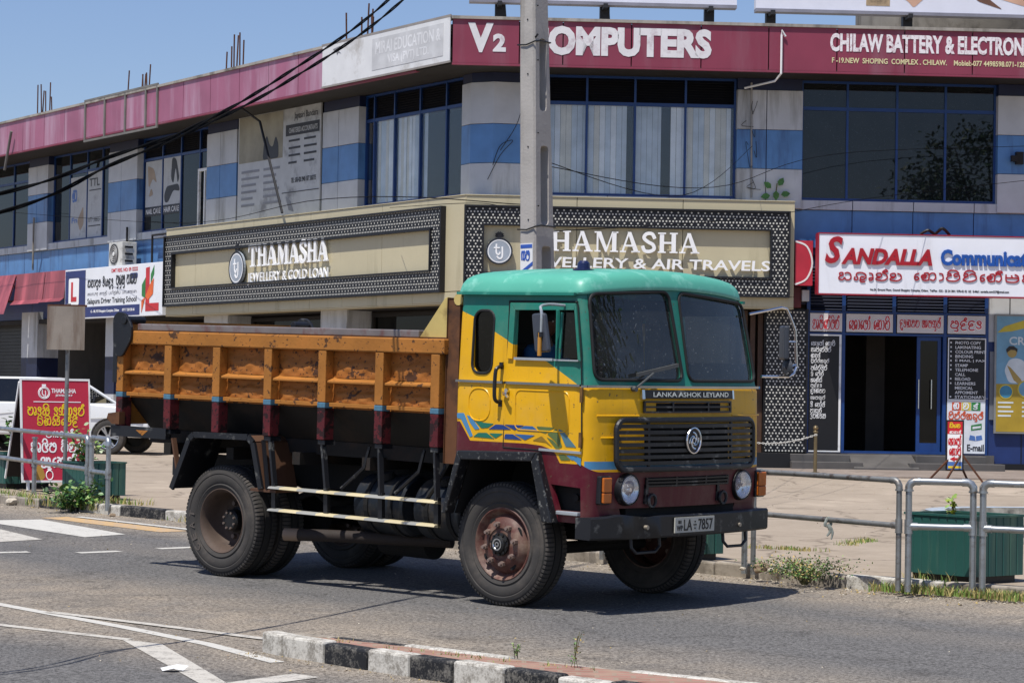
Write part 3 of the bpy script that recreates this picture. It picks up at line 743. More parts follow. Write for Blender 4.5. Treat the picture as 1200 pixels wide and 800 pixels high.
# pipes and conduits
mb = MB(); mb.tube([(5.98, -1.24, 9.3), (5.9, -1.26, 9.42), (5.9, -1.25, 9.32), (5.9, -1.25, 8.55), (5.8, -1.1, 8.42), (5.3, -.4, 8.36)], .022, 8); bpart(mb, 'drain_pipe', M_white, 'R')
mb = MB(); mb.tube([(5.5, -.17, 6.15), (5.47, -.17, 8.5)], .02, 8); bpart(mb, 'conduit', mat('grey conduit', '#8c8a86', .6), 'R')
mb = MB(); rr = random.Random(3)
for i in range(9):
    x = 5.47 + rr.uniform(-.1, .1); z = rr.uniform(6.3, 8.0); mb.tube([(x, -.18, z), (x+rr.uniform(-.2, .2), -.2, z+rr.uniform(-.2, .2)), (x+rr.uniform(-.15, .15), -.18, z+rr.uniform(-.5, .3))], .006, 5, smooth=5)
bpart(mb, 'loose_wire', M_black, 'R'); mb = MB()
mb.tube([(.1, -.2, 6.4), (.35, -.22, 6.9), (.6, -.22, 7.2), (.35, -.2, 7.1), (.2, -.2, 6.7)], .008, 5, smooth=6); mb.tube([(.35, -.2, 7.0), (.7, -.25, 7.6), (.85, -.5, 8.4), (.9, -1.1, 8.6)], .008, 5, smooth=6)
bpart(mb, 'loose_wire', M_black, 'R')
mb = MB(); mb.tube([(-22.6, -1.32, 9.2), (-23.1, -1.30, 8.15)], .04, 8); bpart(mb, 'loose_pipe', mat('old grey pipe', '#6b6864', .7), 'L')
mb = MB(); mb.tube([(-8.9, -1.1, 8.65), (-8.6, -.7, 8.3), (-7.3, -.75, 6.1)], .03, 8); bpart(mb, 'loose_pipe', M_steel, 'L')
mb = MB(); mb.tube([(-23.6, -.2, 5.4), (-23.6, -.2, 6.9)], .03, 8); bpart(mb, 'conduit', M_conc, 'L')
mb = MB(); mb.tube([(-15.4, -.25, 5.3), (-15.4, -.25, 6.0), (-13.8, -.25, 6.0)], .03, 8); mb.tube([(-14.0, -.25, 6.0), (-14.0, -.2, 5.3)], .03, 8); bpart(mb, 'conduit', M_soff, 'L'); mb = MB(); mb.tube([(-17.1, -.2, 5.9), (-17.1, -.2, 6.3)], .03, 8); bpart(mb, 'conduit', M_soff, 'L')
mb = MB(); mb.box(10.95, 11.1, -.26, -.14, 6.95, 7.2); mb.box(10.84, 10.98, -.3, -.2, 7.0, 7.12); bpart(mb, 'camera_bracket', M_soff, 'R')

# ================================================================== signs on the complex
M_tan = mat('tan composite panel', '#bab091', .45, var=.05, vs_=.7, dirt='#9d9476', amt=.25, ds=1.5, streak=True)
M_letw = mat('white acrylic letter', '#efefee', .3, var=.02)
M_edge = mat('black frame edge', '#101116', .5)
M_grey = mat('grey emblem disc', '#9aa3ad', .4)
def emblem(mb, cx_, cz, r, y, sq=1.0):
    mb.lathe((cx_, y, cz), (0, -1, 0), [(0, 0), (r, 0), (r, .05), (0, .05)], 32, 0)
    n = 32
    def ring(r0, r1, yy, mi):
        V = []; F = []
        for k in range(n):
            t = 2*pi*k/n
            V += [(cx_+r0*cos(t), yy, cz+r0*sin(t)), (cx_+r1*cos(t), yy, cz+r1*sin(t))]
        F = [(2*k, 2*k+1, (2*k+3) % (2*n), (2*k+2) % (2*n)) for k in range(n)]
        mb.add(V, F, mi)
    ring(r*.9, r*.995, y-.054, 1); ring(r*.80, r*.86, y-.053, 2)
    ribbon(mb, [(cx_-r*.22, cz+r*.5), (cx_-r*.22, cz-r*.1), (cx_-r*.05, cz-r*.25), (cx_+r*.05, cz-r*.1)], r*.12, y-.05, .004, 2)
    ribbon(mb, [(cx_-r*.38, cz+r*.25), (cx_+r*.0, cz+r*.25)], r*.1, y-.05, .006, 2)
    ribbon(mb, [(cx_+r*.22, cz+r*.3), (cx_+r*.22, cz-r*.4), (cx_+r*.02, cz-r*.55), (cx_-r*.15, cz-r*.4)], r*.12, y-.05, .005, 2)
    for a in ((-.16, 1.05, .16, 1.05), (-.16, 1.05, -.28, 1.22), (.16, 1.05, .28, 1.22), (-.28, 1.22, 0, 1.4), (.28, 1.22, 0, 1.4), (-.28, 1.22, .28, 1.22)):
        mb.bar((cx_+a[0]*r, y-.03, cz+a[1]*r), (cx_+a[2]*r, y-.03, cz+a[3]*r), .02, .05, mi=1)
def jewel_sign(side, X0, X1, fx0, fx1, fz0, fz1, fw, label, joints, under):
    t = thing('shop_sign', label, 'shop sign', (KX, KY, 0), rot_of(side), 'tan jewellery signs on the corner of the complex')
    mb = MB(); 
    js = [X0] + joints + [X1]
    for a, b in zip(js[:-1], js[1:]): mb.box(a+.006, b-.006, -.6, -.52, 4.12, 6.04)
    mb.box(X0, X1, -.52, -.1, 4.1, 6.0); 
    js = [X0] + under + [X1]
    for a, b in zip(js[:-1], js[1:]): mb.box(a+.005, b-.005, -.6, -.52, 3.9, 4.105)
    mb.box(X0, X1, -.58, -.1, 3.87, 3.899); mb.box(X0, X1, -.62, -.1, 6.041, 6.06)
    mb.build('panel', M_tan, t, .004)
    f = MB()
    for a, b, c, d in ((fx0, fx1, fz1-fw, fz1), (fx0, fx1, fz0, fz0+fw), (fx0, fx0+fw, fz0+fw, fz1-fw), (fx1-fw, fx1, fz0+fw, fz1-fw)):
        f.box(a, b, -.68, -.602, c, d, 0)
    e = .035
    for a, b, c, d in ((fx0-e, fx1+e, fz1, fz1+e), (fx0-e, fx1+e, fz0-e, fz0), (fx0-e, fx0, fz0, fz1), (fx1, fx1+e, fz0, fz1)): f.box(a, b, -.73, -.602, c, d, 1)
    a0, a1, c0, c1 = fx0+fw, fx1-fw, fz0+fw, fz1-fw
    for a, b, c, d in ((a0, a1, c1-e, c1), (a0, a1, c0, c0+e), (a0, a0+e, c0+e, c1-e), (a1-e, a1, c0+e, c1-e)): f.box(a, b, -.72, -.603, c, d, 1)
    f.build('lattice_frame', [M_lat, M_edge], t)
    return t
T = jewel_sign('R', -.345, 6.33, -.34, 6.19, 4.13, 5.81, .335, 'wide tan shop sign with black lattice border reading jewellery and air travels', [1.9, 4.05], [1.0, 2.4, 3.8, 5.2])
mb = MB(); serif_text(mb, 'THAMASHA', .98, 4.38, 4.95, 5.36, -.66, .04); mb.build('lettering', M_letw, T); mb = MB(); text_fit(mb, 'JEWELLERY & AIR TRAVELS', .80, 5.82, 4.56, 4.83, -.66, .03, bold=.015, shear=.05)
mb.build('lettering', M_letw, T)
mb = MB(); emblem(mb, .34, 4.92, .27, -.66); mb.build('emblem', [M_grey, M_edge, M_letw], T)
T = jewel_sign('L', -13.8, .345, -13.66, -.44, 4.14, 5.83, .40, 'long tan shop sign with black lattice border reading jewellery and gold loan', [-12.1, -9.0, -6.2, -3.0], [-12.2, -10.7, -9.2, -7.7, -6.2, -4.7, -3.2, -1.7])
mb = MB(); serif_text(mb, 'THAMASHA', -9.05, -5.22, 4.93, 5.44, -.66, .04); mb.build('lettering', M_letw, T); mb = MB(); text_fit(mb, 'JEWELLERY & GOLD LOAN', -9.1, -5.22, 4.50, 4.79, -.66, .03, bold=.0)
mb.build('lettering', M_letw, T)
mb = MB(); emblem(mb, -9.65, 4.93, .40, -.66); mb.build('emblem', [M_grey, M_edge, M_letw], T)

# painted names on the crimson fascia belong to the fascia panels
M_fad = mat('faded white lettering', '#d9d7d8', .5, var=.08, dirt='#b9a9ae', amt=.3, ds=4)
mb = MB(); y = -1.203
text_fit(mb, 'V', -.38, .13, 8.84, 9.43, y, .006, .05); text_fit(mb, '2', .12, .38, 8.86, 9.22, y, .006, .05); mb.build('fascia_lettering', M_fad, cx, rot=RR); mb = MB(); text_fit(mb, 'COMPUTERS', .76, 4.5, 8.82, 9.41, y, .006, .055)
mb.build('fascia_lettering', M_fad, cx, rot=RR)
M_worn = paint_mark('chipped white lettering', '#e4e0e2', .55, '#8c2f49')
mb = MB(); text_fit(mb, 'CHILAW BATTERY & ELECTRONICS', 6.89, 11.22, 9.03, 9.40, y, .006, .04)
mb.build('fascia_lettering', M_worn, cx, rot=RR)
mb = MB(); text_fit(mb, 'F -19.NEW  SHOPING  COMPLEX . CHILAW.    Mobiel:-077 4498598.071-1284737', 6.93, 11.1, 8.80, 8.91, y, .005, .02)
mb.build('fascia_lettering', mat('pale yellow lettering', '#d8cfa0', .5), cx, rot=RR)
# white banner over the corner of the left fascia
T = thing('banner', 'faded white banner stretched over the corner end of the crimson fascia', 'banner', (KX, KY, 0), RL)
M_ban = mat('faded white banner cloth', '#d3d4d4', .6, var=.05, dirt='#a8a49e', amt=.3, ds=1.2)
mb = MB(); mb.box(-4.58, .70, -1.262, -1.246, 8.66, 9.53, 0); mb.box(-2.4, .45, -1.268, -1.263, 8.78, 9.44, 1)
for a, b, c, d in ((-4.62, .72, 9.53, 9.58), (-4.62, .72, 8.62, 8.66)): mb.box(a, b, -1.265, -1.243, c, d, 2)
mb.build('cloth', [M_ban, mat('faded grey print patch', '#c0c1c2', .6), mat('banner edge', '#8a8580', .7)], T)
mb = MB(); text_fit(mb, 'MIRAI EDUCATION &', -2.25, .36, 9.10, 9.36, -1.268, .002, .02); mb.build('lettering', mat('faded print line', '#d8d9da', .6), T); mb = MB(); text_fit(mb, 'VISA (PVT) LTD.', -1.75, -.1, 8.82, 9.05, -1.268, .002, .02)
mb.build('lettering', mat('faded print', '#d8d9da', .6), T)
mb = MB(); mb.prism([(-4.1, 9.42), (-3.8, 9.46), (-3.85, 9.36), (-3.75, 9.3), (-3.86, 9.33), (-3.92, 9.28), (-3.95, 9.35)], -1.27, -1.263); mb.build('peeling_patch', mat('torn grey print', '#7d7d80', .7), T)

# Sandalla signboard
M_sred = mat('glossy red letter', '#a31624', .3, var=.04); M_sblu = mat('blue letter', '#1c4fa0', .3)
T = thing('shop_sign', 'large white shop sign with raised red and blue letters above the copy shop', 'shop sign', (KX, KY, 0), RR)
mb = MB(); mb.box(6.79, 13.6, -.82, -.6, 4.19, 5.40, 0)
mb.build('board', mat('white sign board', '#e6e8ee', .35, var=.03, dirt='#c9c9cc', amt=.2, ds=1.5, streak=True), T, .01)
mb = MB(); mb.box(6.77, 13.63, -.835, -.58, 5.402, 5.42); mb.box(6.77, 13.63, -.835, -.58, 4.17, 4.187); mb.box(6.76, 6.788, -.835, -.58, 4.187, 5.402)
mb.build('edge_trim', mat('red trim', '#9c1c2e', .4), T)
mb = MB()
text_fit(mb, 'S', 6.91, 7.27, 4.80, 5.35, -.83, .022, .03, shear=.25); text_fit(mb, 'ANDALLA', 7.24, 9.1, 4.79, 5.12, -.83, .022, .045, shear=.25)
mb.build('lettering', M_sred, T); mb = MB(); sinhala(mb, 'සඳැල්ල', 7.19, 8.52, 4.44, 4.69, .18, -.822, .012); sinhala(mb, 'කොමිනිකේෂන්', 8.72, 11.28, 4.49, 4.71, .18, -.822, .012)
mb.build('lettering', M_sred, T)
mb = MB(); text_fit(mb, 'Communication', 9.27, 11.45, 4.80, 5.13, -.83, .022, .045); mb.build('lettering', M_sblu, T)
mb = MB(); text_fit(mb, 'No.24, Ground Floor, Council Shopping Complex, Chilaw.  Tel/Fax : 032 - 22 24 384 / 078-42 42 162  E-Mail : sandalla.com327@gmail.com', 7.84, 10.68, 4.255, 4.315, -.822, .004, .02); mb.build('lettering', M_black, T)
mb = MB(); mb.tube([(8.9, -.6, 5.44), (9.05, -.65, 5.52), (9.2, -.6, 5.46), (9.33, -.7, 5.56), (9.5, -.6, 5.44)], .03, 6, smooth=5); mb.build('cable_bundle', M_black, T)
T = thing('shop_sign', 'red square sign with a white ring beside the tan sign', 'shop sign', (KX, KY, 0), RR)
mb = MB(); mb.box(6.36, 6.72, -.52, -.3, 4.36, 5.27, 0)
V = [(6.38+.0, 4.82)]
ribbon(mb, [(6.37, 5.25), (6.6, 5.15), (6.71, 4.82), (6.6, 4.5), (6.37, 4.38)], .035, -.522, .004, 1)
mb.build('board', [mat('red sign face', '#b02a3a', .4), M_white], T)

# strip signs over the shop doors
M_ssg = mat('pale strip sign', '#cfc9c6', .5, var=.05); M_out = mat('white letter outline', '#f0eeee', .5); M_rd = mat('red lettering', '#c01f28', .4)
for (a, b), tx, lb in zip(((6.76, 7.42), (7.51, 8.47), (8.56, 9.52), (9.61, 10.39)), ('ලැමිනේටින්', 'ෆොටෝ කොපි', 'දුරකථන ඇමතුම්', 'මුද්දර'),
    ('pale strip sign with one red word beside the black lattice panel', 'pale strip sign with two red words over the left half of the shop doorway', 'pale strip sign with two red words over the right half of the shop doorway', 'pale strip sign with one short red word over the black service list')):
    T = thing('strip_sign', lb, 'sign', FR(a, -.09, 3.45), RR, 'red lettered strip signs over the shop front')
    mb = MB(); mb.box(0, b-a, 0, .03, 0, .37); mb.build('board', M_ssg, T)
    mb = MB(); sinhala(mb, tx, .05, b-a-.05, .05, .33, .36, -.001, .004); mb.build('lettering_outline', M_out, T)
    mb = MB(); sinhala(mb, tx, .05, b-a-.05, .05, .33, .165, -.012, .004); mb.build('lettering', M_rd, T)
# black service lists on the glass
T = thing('service_list', 'tall black list of white Sinhala lines in a white frame beside the lattice panel', 'notice', FR(6.76, -.075, .99), RR)
mb = MB(); mb.box(0, .64, 0, .02, 0, 2.37); mb.build('board', M_glassd and M_black, T)
mb = MB(); mb.box(.61, .655, -.012, .021, -.0, 2.40); mb.box(0, .61, -.012, -.001, 2.37, 2.40); mb.box(0, .61, -.012, -.001, 0, .025); mb.build('frame', M_white, T)
mb = MB()
for i, (tx, wd) in enumerate((('ෆොටෝ කොපි', .50), ('ලැමිනේටින්', .42), ('කලර්', .2), ('ප්‍රින්ට්අවුට්', .38), ('බයින්ඩින්', .34), ('ඊ මේල්', .27), ('ෆැක්ස්', .24), ('මුද්දර', .24), ('දුරකථන', .31), ('ඇමතුම්', .31), ('රී ලෝඩ්', .31), ('පාසල්', .24), ('උපකරණ', .33))):
    z = 2.17 - i*.125; mb = MB(); sinhala(mb, tx, .03, .03+wd, z, z+.11, .135, -.001, .003); mb.build('text_line', M_white, T)
T = thing('service_list', 'black list of English office services in a white frame above the colour printout poster', 'notice', FR(9.62, -.075, 2.09), RR)
mb = MB(); mb.box(0, .79, 0, .02, 0, 1.27); mb.build('board', M_black, T)
mb = MB(); 
for a, b, c, d in ((0, .79, 1.25, 1.275), (0, .79, -.005, .02), (-.0, .022, .02, 1.25), (.768, .79, .02, 1.25)): mb.box(a, b, -.012, -.001, c, d)
mb.build('frame', M_white, T)
mb = MB(); bl = 1
for i, tx in enumerate(('PHOTO COPY', 'LAMINATING', 'COLOUR PRINT', 'BINDING', 'E MAIL | FAX', 'STAMP', 'TELEPHONE', 'CALL', 'RELOAD', 'LEARNERS', 'MEDICAL', 'APPOIMENT', 'STATIONARY...')):
    z = 1.145 - i*.0925; mb = MB(); text_fit(mb, tx, .155, .155+.053*len(tx), z, z+.062, -.001, .003, .015)
    if tx not in ('CALL', 'MEDICAL', 'APPOIMENT'): mb.box(.05, .08, -.004, -.001, z+.02, z+.05)
    mb.build('text_line', M_white, T)
T = thing('poster', 'white colour printout poster under the black service list', 'poster', FR(9.62, -.075, 1.0), RR)
M_or = mat('orange print', '#c4502a', .5); M_gn = mat('green print', '#2c7a3c', .5); M_ye = mat('yellow print', '#c7b44a', .5); M_bl = mat('blue print', '#4a6fae', .5); M_bk = mat('dark print', '#2a2c30', .5)
mb = MB(); mb.box(0, .79, 0, .02, 0, 1.08, 0)
for i, k in enumerate((1, 3, 2)): mb.box(.10+i*.2, .29+i*.2, -.004, -.0005, .88, 1.05, k)
for i, tx in enumerate('කලර'): sinhala(mb, tx if i < 2 else 'ර්', .13+i*.2, .26+i*.2, .91, 1.03, .2, -.005, .003, 0)
sinhala(mb, 'ප්‍රින්ට්අවුට්', .03, .76, .66, .86, .2, -.001, .003, 1)
mb.prism(rrect(.07, .2, .36, .60, .04), -.004, -.001, 'y', 5); mb.prism([(.5, .47), (.72, .50), (.72, .62), (.5, .58)], -.004, -.001, 'y', 2); mb.prism([(.53, .5), (.7, .53), (.7, .57), (.53, .55)], -.007, -.005, 'y', 0)
mb.prism([(.46, .28), (.6, .26), (.58, .36), (.48, .38)], -.004, -.001, 'y', 4); mb.prism([(.61, .26), (.74, .29), (.72, .38), (.6, .36)], -.004, -.001, 'y', 4)
text_fit(mb, 'E-mail', .42, .77, .05, .19, -.001, .003, .03, mi=5); text_fit(mb, '@', .04, .17, .05, .22, -.001, .003, .02, mi=4)
mb.build('print', [mat('white poster paper', '#d6dade', .5), M_or, M_gn, M_ye, M_bl, M_bk], T)
T = thing('poster', 'blue and gold framed poster of two smiling people on the blue wall', 'poster', FR(10.58, -.12, 1.42), RR)
mb = MB(); W_, H_ = 1.5, 2.45
mb.box(0, W_, 0, .05, 0, H_, 0)
mb.build('frame', mat('grey poster frame', '#8b8c8a', .4, .3), T, .006)
mb = MB(); mb.box(.04, W_-.04, -.004, -.001, .04, 1.02, 0); mb.box(.04, W_-.04, -.004, -.001, 1.02, H_-.04, 1)
mb.prism([(.05, 2.07), (.2, 2.2), (.6, 2.33), (1.4, 2.41), (1.4, 2.34), (.75, 2.2), (.35, 2.1)], -.008, -.005, 'y', 2)
text_fit(mb, 'CR &', .30, .85, 1.82, 1.99, -.005, .003, .02, mi=3)
def head(x, z, r):
    mb.lathe((x, -.006, z), (0, -1, 0), [(0, 0), (r, 0), (r, .002), (0, .002)], 20, 5)
    mb.prism([(x-r*1.1, z), (x-r*1.25, z+r*.7), (x-r*.6, z+r*1.35), (x+r*.3, z+r*1.4), (x+r*1.15, z+r*.8), (x+r*1.05, z+r*.1), (x+r*.6, z+r*.55), (x-r*.3, z+r*.6), (x-r*.7, z+r*.3)], -.011, -.009, 'y', 4)
mb.prism(rpoly([(.2, 1.3), (.3, 1.52), (.45, 1.56), (.62, 1.5), (.75, 1.2), (.6, 1.04), (.3, 1.04)], .08), -.007, -.005, 'y', 3)
mb.prism(rpoly([(.6, 1.2), (.72, 1.5), (.9, 1.55), (1.2, 1.45), (1.35, 1.04), (.65, 1.04)], .1), -.0085, -.0075, 'y', 3)
mb.prism([(.26, 1.4), (.33, 1.36), (.55, 1.12), (.6, 1.02), (.5, 1.02), (.4, 1.1)], -.0105, -.009, 'y', 5)
head(.36, 1.66, .10); head(.86, 1.62, .12)
for x, r, k in ((.24, .15, 6), (.66, .18, 1)):
    z = .86 + (r-.15)*2
    mb.lathe((x, -.005, z), (0, -1, 0), [(0, 0), (r, 0), (r, .007), (0, .007)], 24, 2); mb.lathe((x, -.013, z), (0, -1, 0), [(0, 0), (r*.86, 0), (r*.86, .002), (0, .002)], 24, k)
for i in range(4):
    for j in range(2): mb.box(.08+j*.5, .4+j*.5-.05*(i % 2), -.007, -.005, .62-.09*i, .655-.09*i, 3)
mb.build('print', [mat('gold print', '#a58a2a', .4), mat('sky blue print', '#6f9db5', .4), mat('yellow swoosh print', '#c6b23a', .4), mat('pale print', '#cfd6d6', .4), mat('dark hair print', '#2b2620', .5), mat('skin tone print', '#a98f4e', .5), mat('teal print', '#3b7f9c', .4)], T)

# driving school signboard and red awning on the left wing
T = thing('shop_sign', 'white and navy driving school sign with a red L plate', 'shop sign', (KX, KY, 0), RL)
M_nav = mat('navy print', '#1d2a66', .4)
mb = MB(); mb.box(-20.0, -13.75, -.7, -.55, 3.9, 5.24, 0); mb.build('board', mat('white plastic sign face', '#e4e6ea', .35, var=.03), T, .01)
mb = MB(); y = -.702
mb.box(-19.96, -18.6, y-.004, y-.001, 3.94, 5.2, 0); mb.box(-18.599, -15.1, y-.004, y-.001, 3.94, 4.21, 0)
mb.prism(rrect(-19.72, -19.02, 4.28, 5.0, .06), y-.009, y-.005, 'y', 1); mb.prism([(-19.55, 4.9), (-19.42, 4.9), (-19.42, 4.5), (-19.17, 4.5), (-19.17, 4.37), (-19.55, 4.37)], y-.013, y-.01, 'y', 2)
text_fit(mb, 'DMT REG. NO: 09 /2222', -16.9, -15.25, 5.07, 5.17, y, .003, .02, mi=2)
mb.prism(rrect(-15.72, -15.25, 4.88, 5.02, .05), y-.004, y-.001, 'y', 0)
sinhala(mb, 'සලාපුර රියදුරු', -18.45, -16.75, 4.66, 4.98, .2, y, .003, 3); sinhala(mb, 'පුහුණු පාසල', -16.6, -15.3, 4.66, 4.98, .2, y, .003, 3)
text_fit(mb, 'சலாபுர  சாரதி  பயிற்சிப்  பாடசாலை', -18.45, -15.3, 4.47, 4.61, y, .003, .0, mi=4)
text_fit(mb, 'Salapura Driver Training School', -18.45, -15.3, 4.24, 4.43, y, .003, .015, mi=3)
text_fit(mb, 'G - 08, F/D Shopping Complex, Chilaw      077 7 228 28 66', -18.2, -15.4, 4.03, 4.12, y-.005, .003, .02, mi=1)
mb.prism([(-14.75, 5.12), (-14.52, 5.14), (-14.52, 4.22), (-13.95, 4.22), (-13.95, 4.02), (-14.75, 4.02)], y-.004, y-.001, 'y', 2)
mb.prism([(-14.45, 4.95), (-14.25, 5.18), (-14.25, 4.95), (-14.45, 4.72)], y-.004, y-.001, 'y', 5)
mb.prism([(-14.98, 4.7), (-14.76, 4.88), (-14.76, 4.35), (-14.98, 4.42)], y-.004, y-.001, 'y', 5)
mb.prism([(-14.5, 4.68), (-14.26, 4.85), (-14.3, 4.45), (-14.6, 4.3), (-14.75, 4.4)], y-.009, y-.006, 'y', 6); mb.prism([(-14.98, 4.3), (-14.76, 4.38), (-14.98, 3.98)], y-.009, y-.006, 'y', 6)
mb.build('print', [M_nav, M_letw, M_rd, M_bk, mat('grey print', '#7c7d84', .5), M_gn, mat('orange logo print', '#d8622a', .5)], T)
T = thing('awning', 'faded red sheet awning over the shop beside the driving school sign', 'awning', (KX, KY, 0), RL)
M_awn = mat('sun bleached red sheet', '#844249', .5, var=.12, vs_=1, dirt='#c2646c', amt=.5, ds=1.5, streak=True)
mb = MB(); xs = [-31, -29.3, -27.5, -25.6, -23.75, -21.6, -20.05]
for i, (a, b) in enumerate(zip(xs[:-1], xs[1:])):
    zb = [4.35, 4.35, 4.3, 4.12, 4.38, 4.4][i]; ob = [.75, .72, .72, .86, .7, .7][i]
    mb.add([(a+.02, -.62, 5.26), (b-.02, -.62, 5.26), (b-.02, -ob, 4.5), (a+.02, -ob, 4.5), (b-.02, -ob-.12, zb), (a+.02, -ob-.12, zb)], [(0, 1, 2, 3), (3, 2, 4, 5)])
    mb.add([(a+.02, -.58, 5.26), (b-.02, -.58, 5.26), (b-.02, -ob+.04, 4.5), (a+.02, -ob+.04, 4.5)], [(3, 2, 1, 0)])
mb.build('sheet', M_awn, T)
mb = MB(); mb.bar((-31, -.55, 5.2), (-20.05, -.55, 5.2), .06); mb.bar((-31, -.6, 4.5), (-20.05, -.6, 4.5), .05)
for x in (-30, -27, -24, -21): mb.bar((x, -.55, 5.2), (x, 0, 5.0), .05)
mb.build('bracket', M_rust, T)
# big advertising boards in the left windows
M_pap = mat('weathered print paper', '#b9bcbc', .7, var=.08, dirt='#77787a', amt=.3, ds=1.2)
T = thing('banner', 'large weathered accountancy banner with a photo and columns of lines', 'banner', FL(-10.76, -.16, 6.14), RL)
mb = MB(); mb.box(0, 4.13, 0, .04, 0, 2.5, 0); mb.box(.05, 2.3, -.004, -.001, 1.35, 2.45, 1); mb.build('sheet', [M_pap, mat('faded yellow print', '#94907f', .7, var=.3, vs_=1.2)], T)
mb = MB(); text_fit(mb, 'CHARTERED ACCOUNTANTS', 2.62, 4.0, 1.88, 2.0, -.012, .003, .02, mi=1); mb.box(2.45, 4.08, -.008, -.005, 1.82, 2.08, 0)
text_fit(mb, 'Jayasiri Bandara', 2.85, 4.0, 2.15, 2.35, -.003, .003, .0, mi=0)
text_fit(mb, 'TEL : 076 420 3940 / 077 3107775', 2.75, 3.95, .72, .84, -.003, .003, .015, mi=0)
rr = random.Random(5)
for i in range(4):
    for j in range(2):
        x = 2.6 + j*.75; z = 1.68 - i*.17; mb.box(x, x+rr.uniform(.4, .62), -.006, -.003, z, z+.05, 0)
for i in range(6):
    for j in range(2):
        x = .2 + j*1.15; z = 1.1 - i*.16; mb.box(x, x+rr.uniform(.6, .95), -.006, -.003, z, z+.06, 2)
mb.prism(rpoly([(1.3, 1.36), (1.35, 1.75), (1.5, 1.95), (1.62, 1.7), (1.8, 1.62), (1.95, 1.9), (2.08, 1.7), (2.1, 1.36)], .1), -.009, -.006, 'y', 0)
mb.box(2.3, 4.1, -.006, -.003, .5, .52, 0); mb.prism([(2.5, .42), (2.75, .3), (2.9, .05), (2.65, .1)], -.006, -.003, 'y', 2)
mb.build('print', [M_bk, M_pap, mat('grey faded print', '#85888c', .7)], T)
def winposter(x0, x1, z0, z1, label, fn):
    T = thing('poster', label, 'poster', FL(x0, .055, z0), RL)
    mb = MB(); mb.box(0, x1-x0, 0, .012, 0, z1-z0, 0); fn(mb, x1-x0, z1-z0); mb.build('print', [M_pap, M_bk, mat('brown stain print', '#a3927f', .7), M_bl, M_white], T)
def nail(mb, W_, H_):
    mb.box(0, W_, -.003, -.0005, 0, .24, 1); text_fit(mb, 'NAIL CARE', .06, W_-.04, .05, .19, -.004, .002, .02, mi=4)
    for p in ([(.1, H_-.1), (.5, H_-.2), (.7, H_-.6), (.45, H_-.45), (.2, H_-.7)], [(.2, .5), (.5, .55), (.35, .75)]): mb.prism(rpoly(p, .1), -.003, -.0005, 'y', 2)
def hair(mb, W_, H_):
    mb.box(0, W_, -.003, -.0005, 0, .24, 1); text_fit(mb, 'HAIR CARE', .06, W_-.04, .05, .19, -.004, .002, .02, mi=4)
    mb.prism(rpoly([(.5, H_-.05), (.75, H_-.1), (.95, H_-.6), (.85, H_-.75), (.72, H_-.3), (.6, H_-.75), (.45, H_-.6)], .12), -.003, -.0005, 'y', 1)
    mb.prism(rpoly([(.05, .5), (.2, .72), (.9, .75), (1.0, .55), (.6, .6), (.3, .3), (.1, .3)], .1), -.003, -.0005, 'y', 1)
winposter(-16.55, -15.55, 6.55, 7.98, 'white poster reading nail care in the upper window', nail)
winposter(-15.45, -14.45, 6.55, 8.05, 'white poster reading hair care in the upper window', hair)
def p1(mb, W_, H_):
    sinhala(mb, 'ක', .12, .5, 1.05, 1.35, .2, -.001, .002, 3); text_fit(mb, 'Fn', .1, .5, .45, .6, -.001, .002, .02, mi=3); mb.prism(rpoly([(.5, .5), (.9, .9), (.95, .4), (.7, .2)], .1), -.003, -.0005, 'y', 2)
def p2(mb, W_, H_):
    text_fit(mb, 'TTL', .1, .8, 1.4, 1.62, -.001, .002, .02, mi=1); mb.box(.1, .9, -.003, -.0005, 1.28, 1.31, 1); text_fit(mb, '077 38827', .08, .9, .42, .55, -.001, .002, .0, mi=1); mb.box(.08, .9, -.003, -.0005, .3, .33, 1)
winposter(-21.55, -20.43, 6.18, 7.9, 'white window poster with small blue marks and a brown stain', p1)
winposter(-20.35, -19.38, 6.18, 8.0, 'white window poster with black headline next to the pale pillar', p2)
# air conditioner
T = thing('air_conditioner', 'white outdoor air conditioner unit standing on top of the driving school sign', 'air conditioner', FL(-17.3, -.62, 5.25), RL)
mb = MB(); mb.box(0, .85, 0, .42, 0, .62); mb.build('casing', mat('white enamel', '#c9c9c4', .5, var=.05, dirt='#8d8a82', amt=.3), T, .015)
mb = MB(); mb.lathe((.36, -.001, .31), (0, -1, 0), [(.27, 0), (.27, .02), (.24, .02), (.24, .004), (0, .004)], 28, 0)
for r in (.06, .11, .16, .21): mb.tube([(.36+r*cos(t*pi/12), -.02, .31+r*sin(t*pi/12)) for t in range(25)], .005, 5, mi=1)
mb.cyl((.36, -.022, .31), (0, -1, 0), .05, .01, 16, mi=1); mb.build('fan_grille', [mat('dark grille', '#4a4b4d', .6), M_white], T)
mb = MB()
for i in range(3): mb.box(.852, .87, .08, .3, .1+.18*i, .15+.18*i)
mb.build('valve', M_black, T)
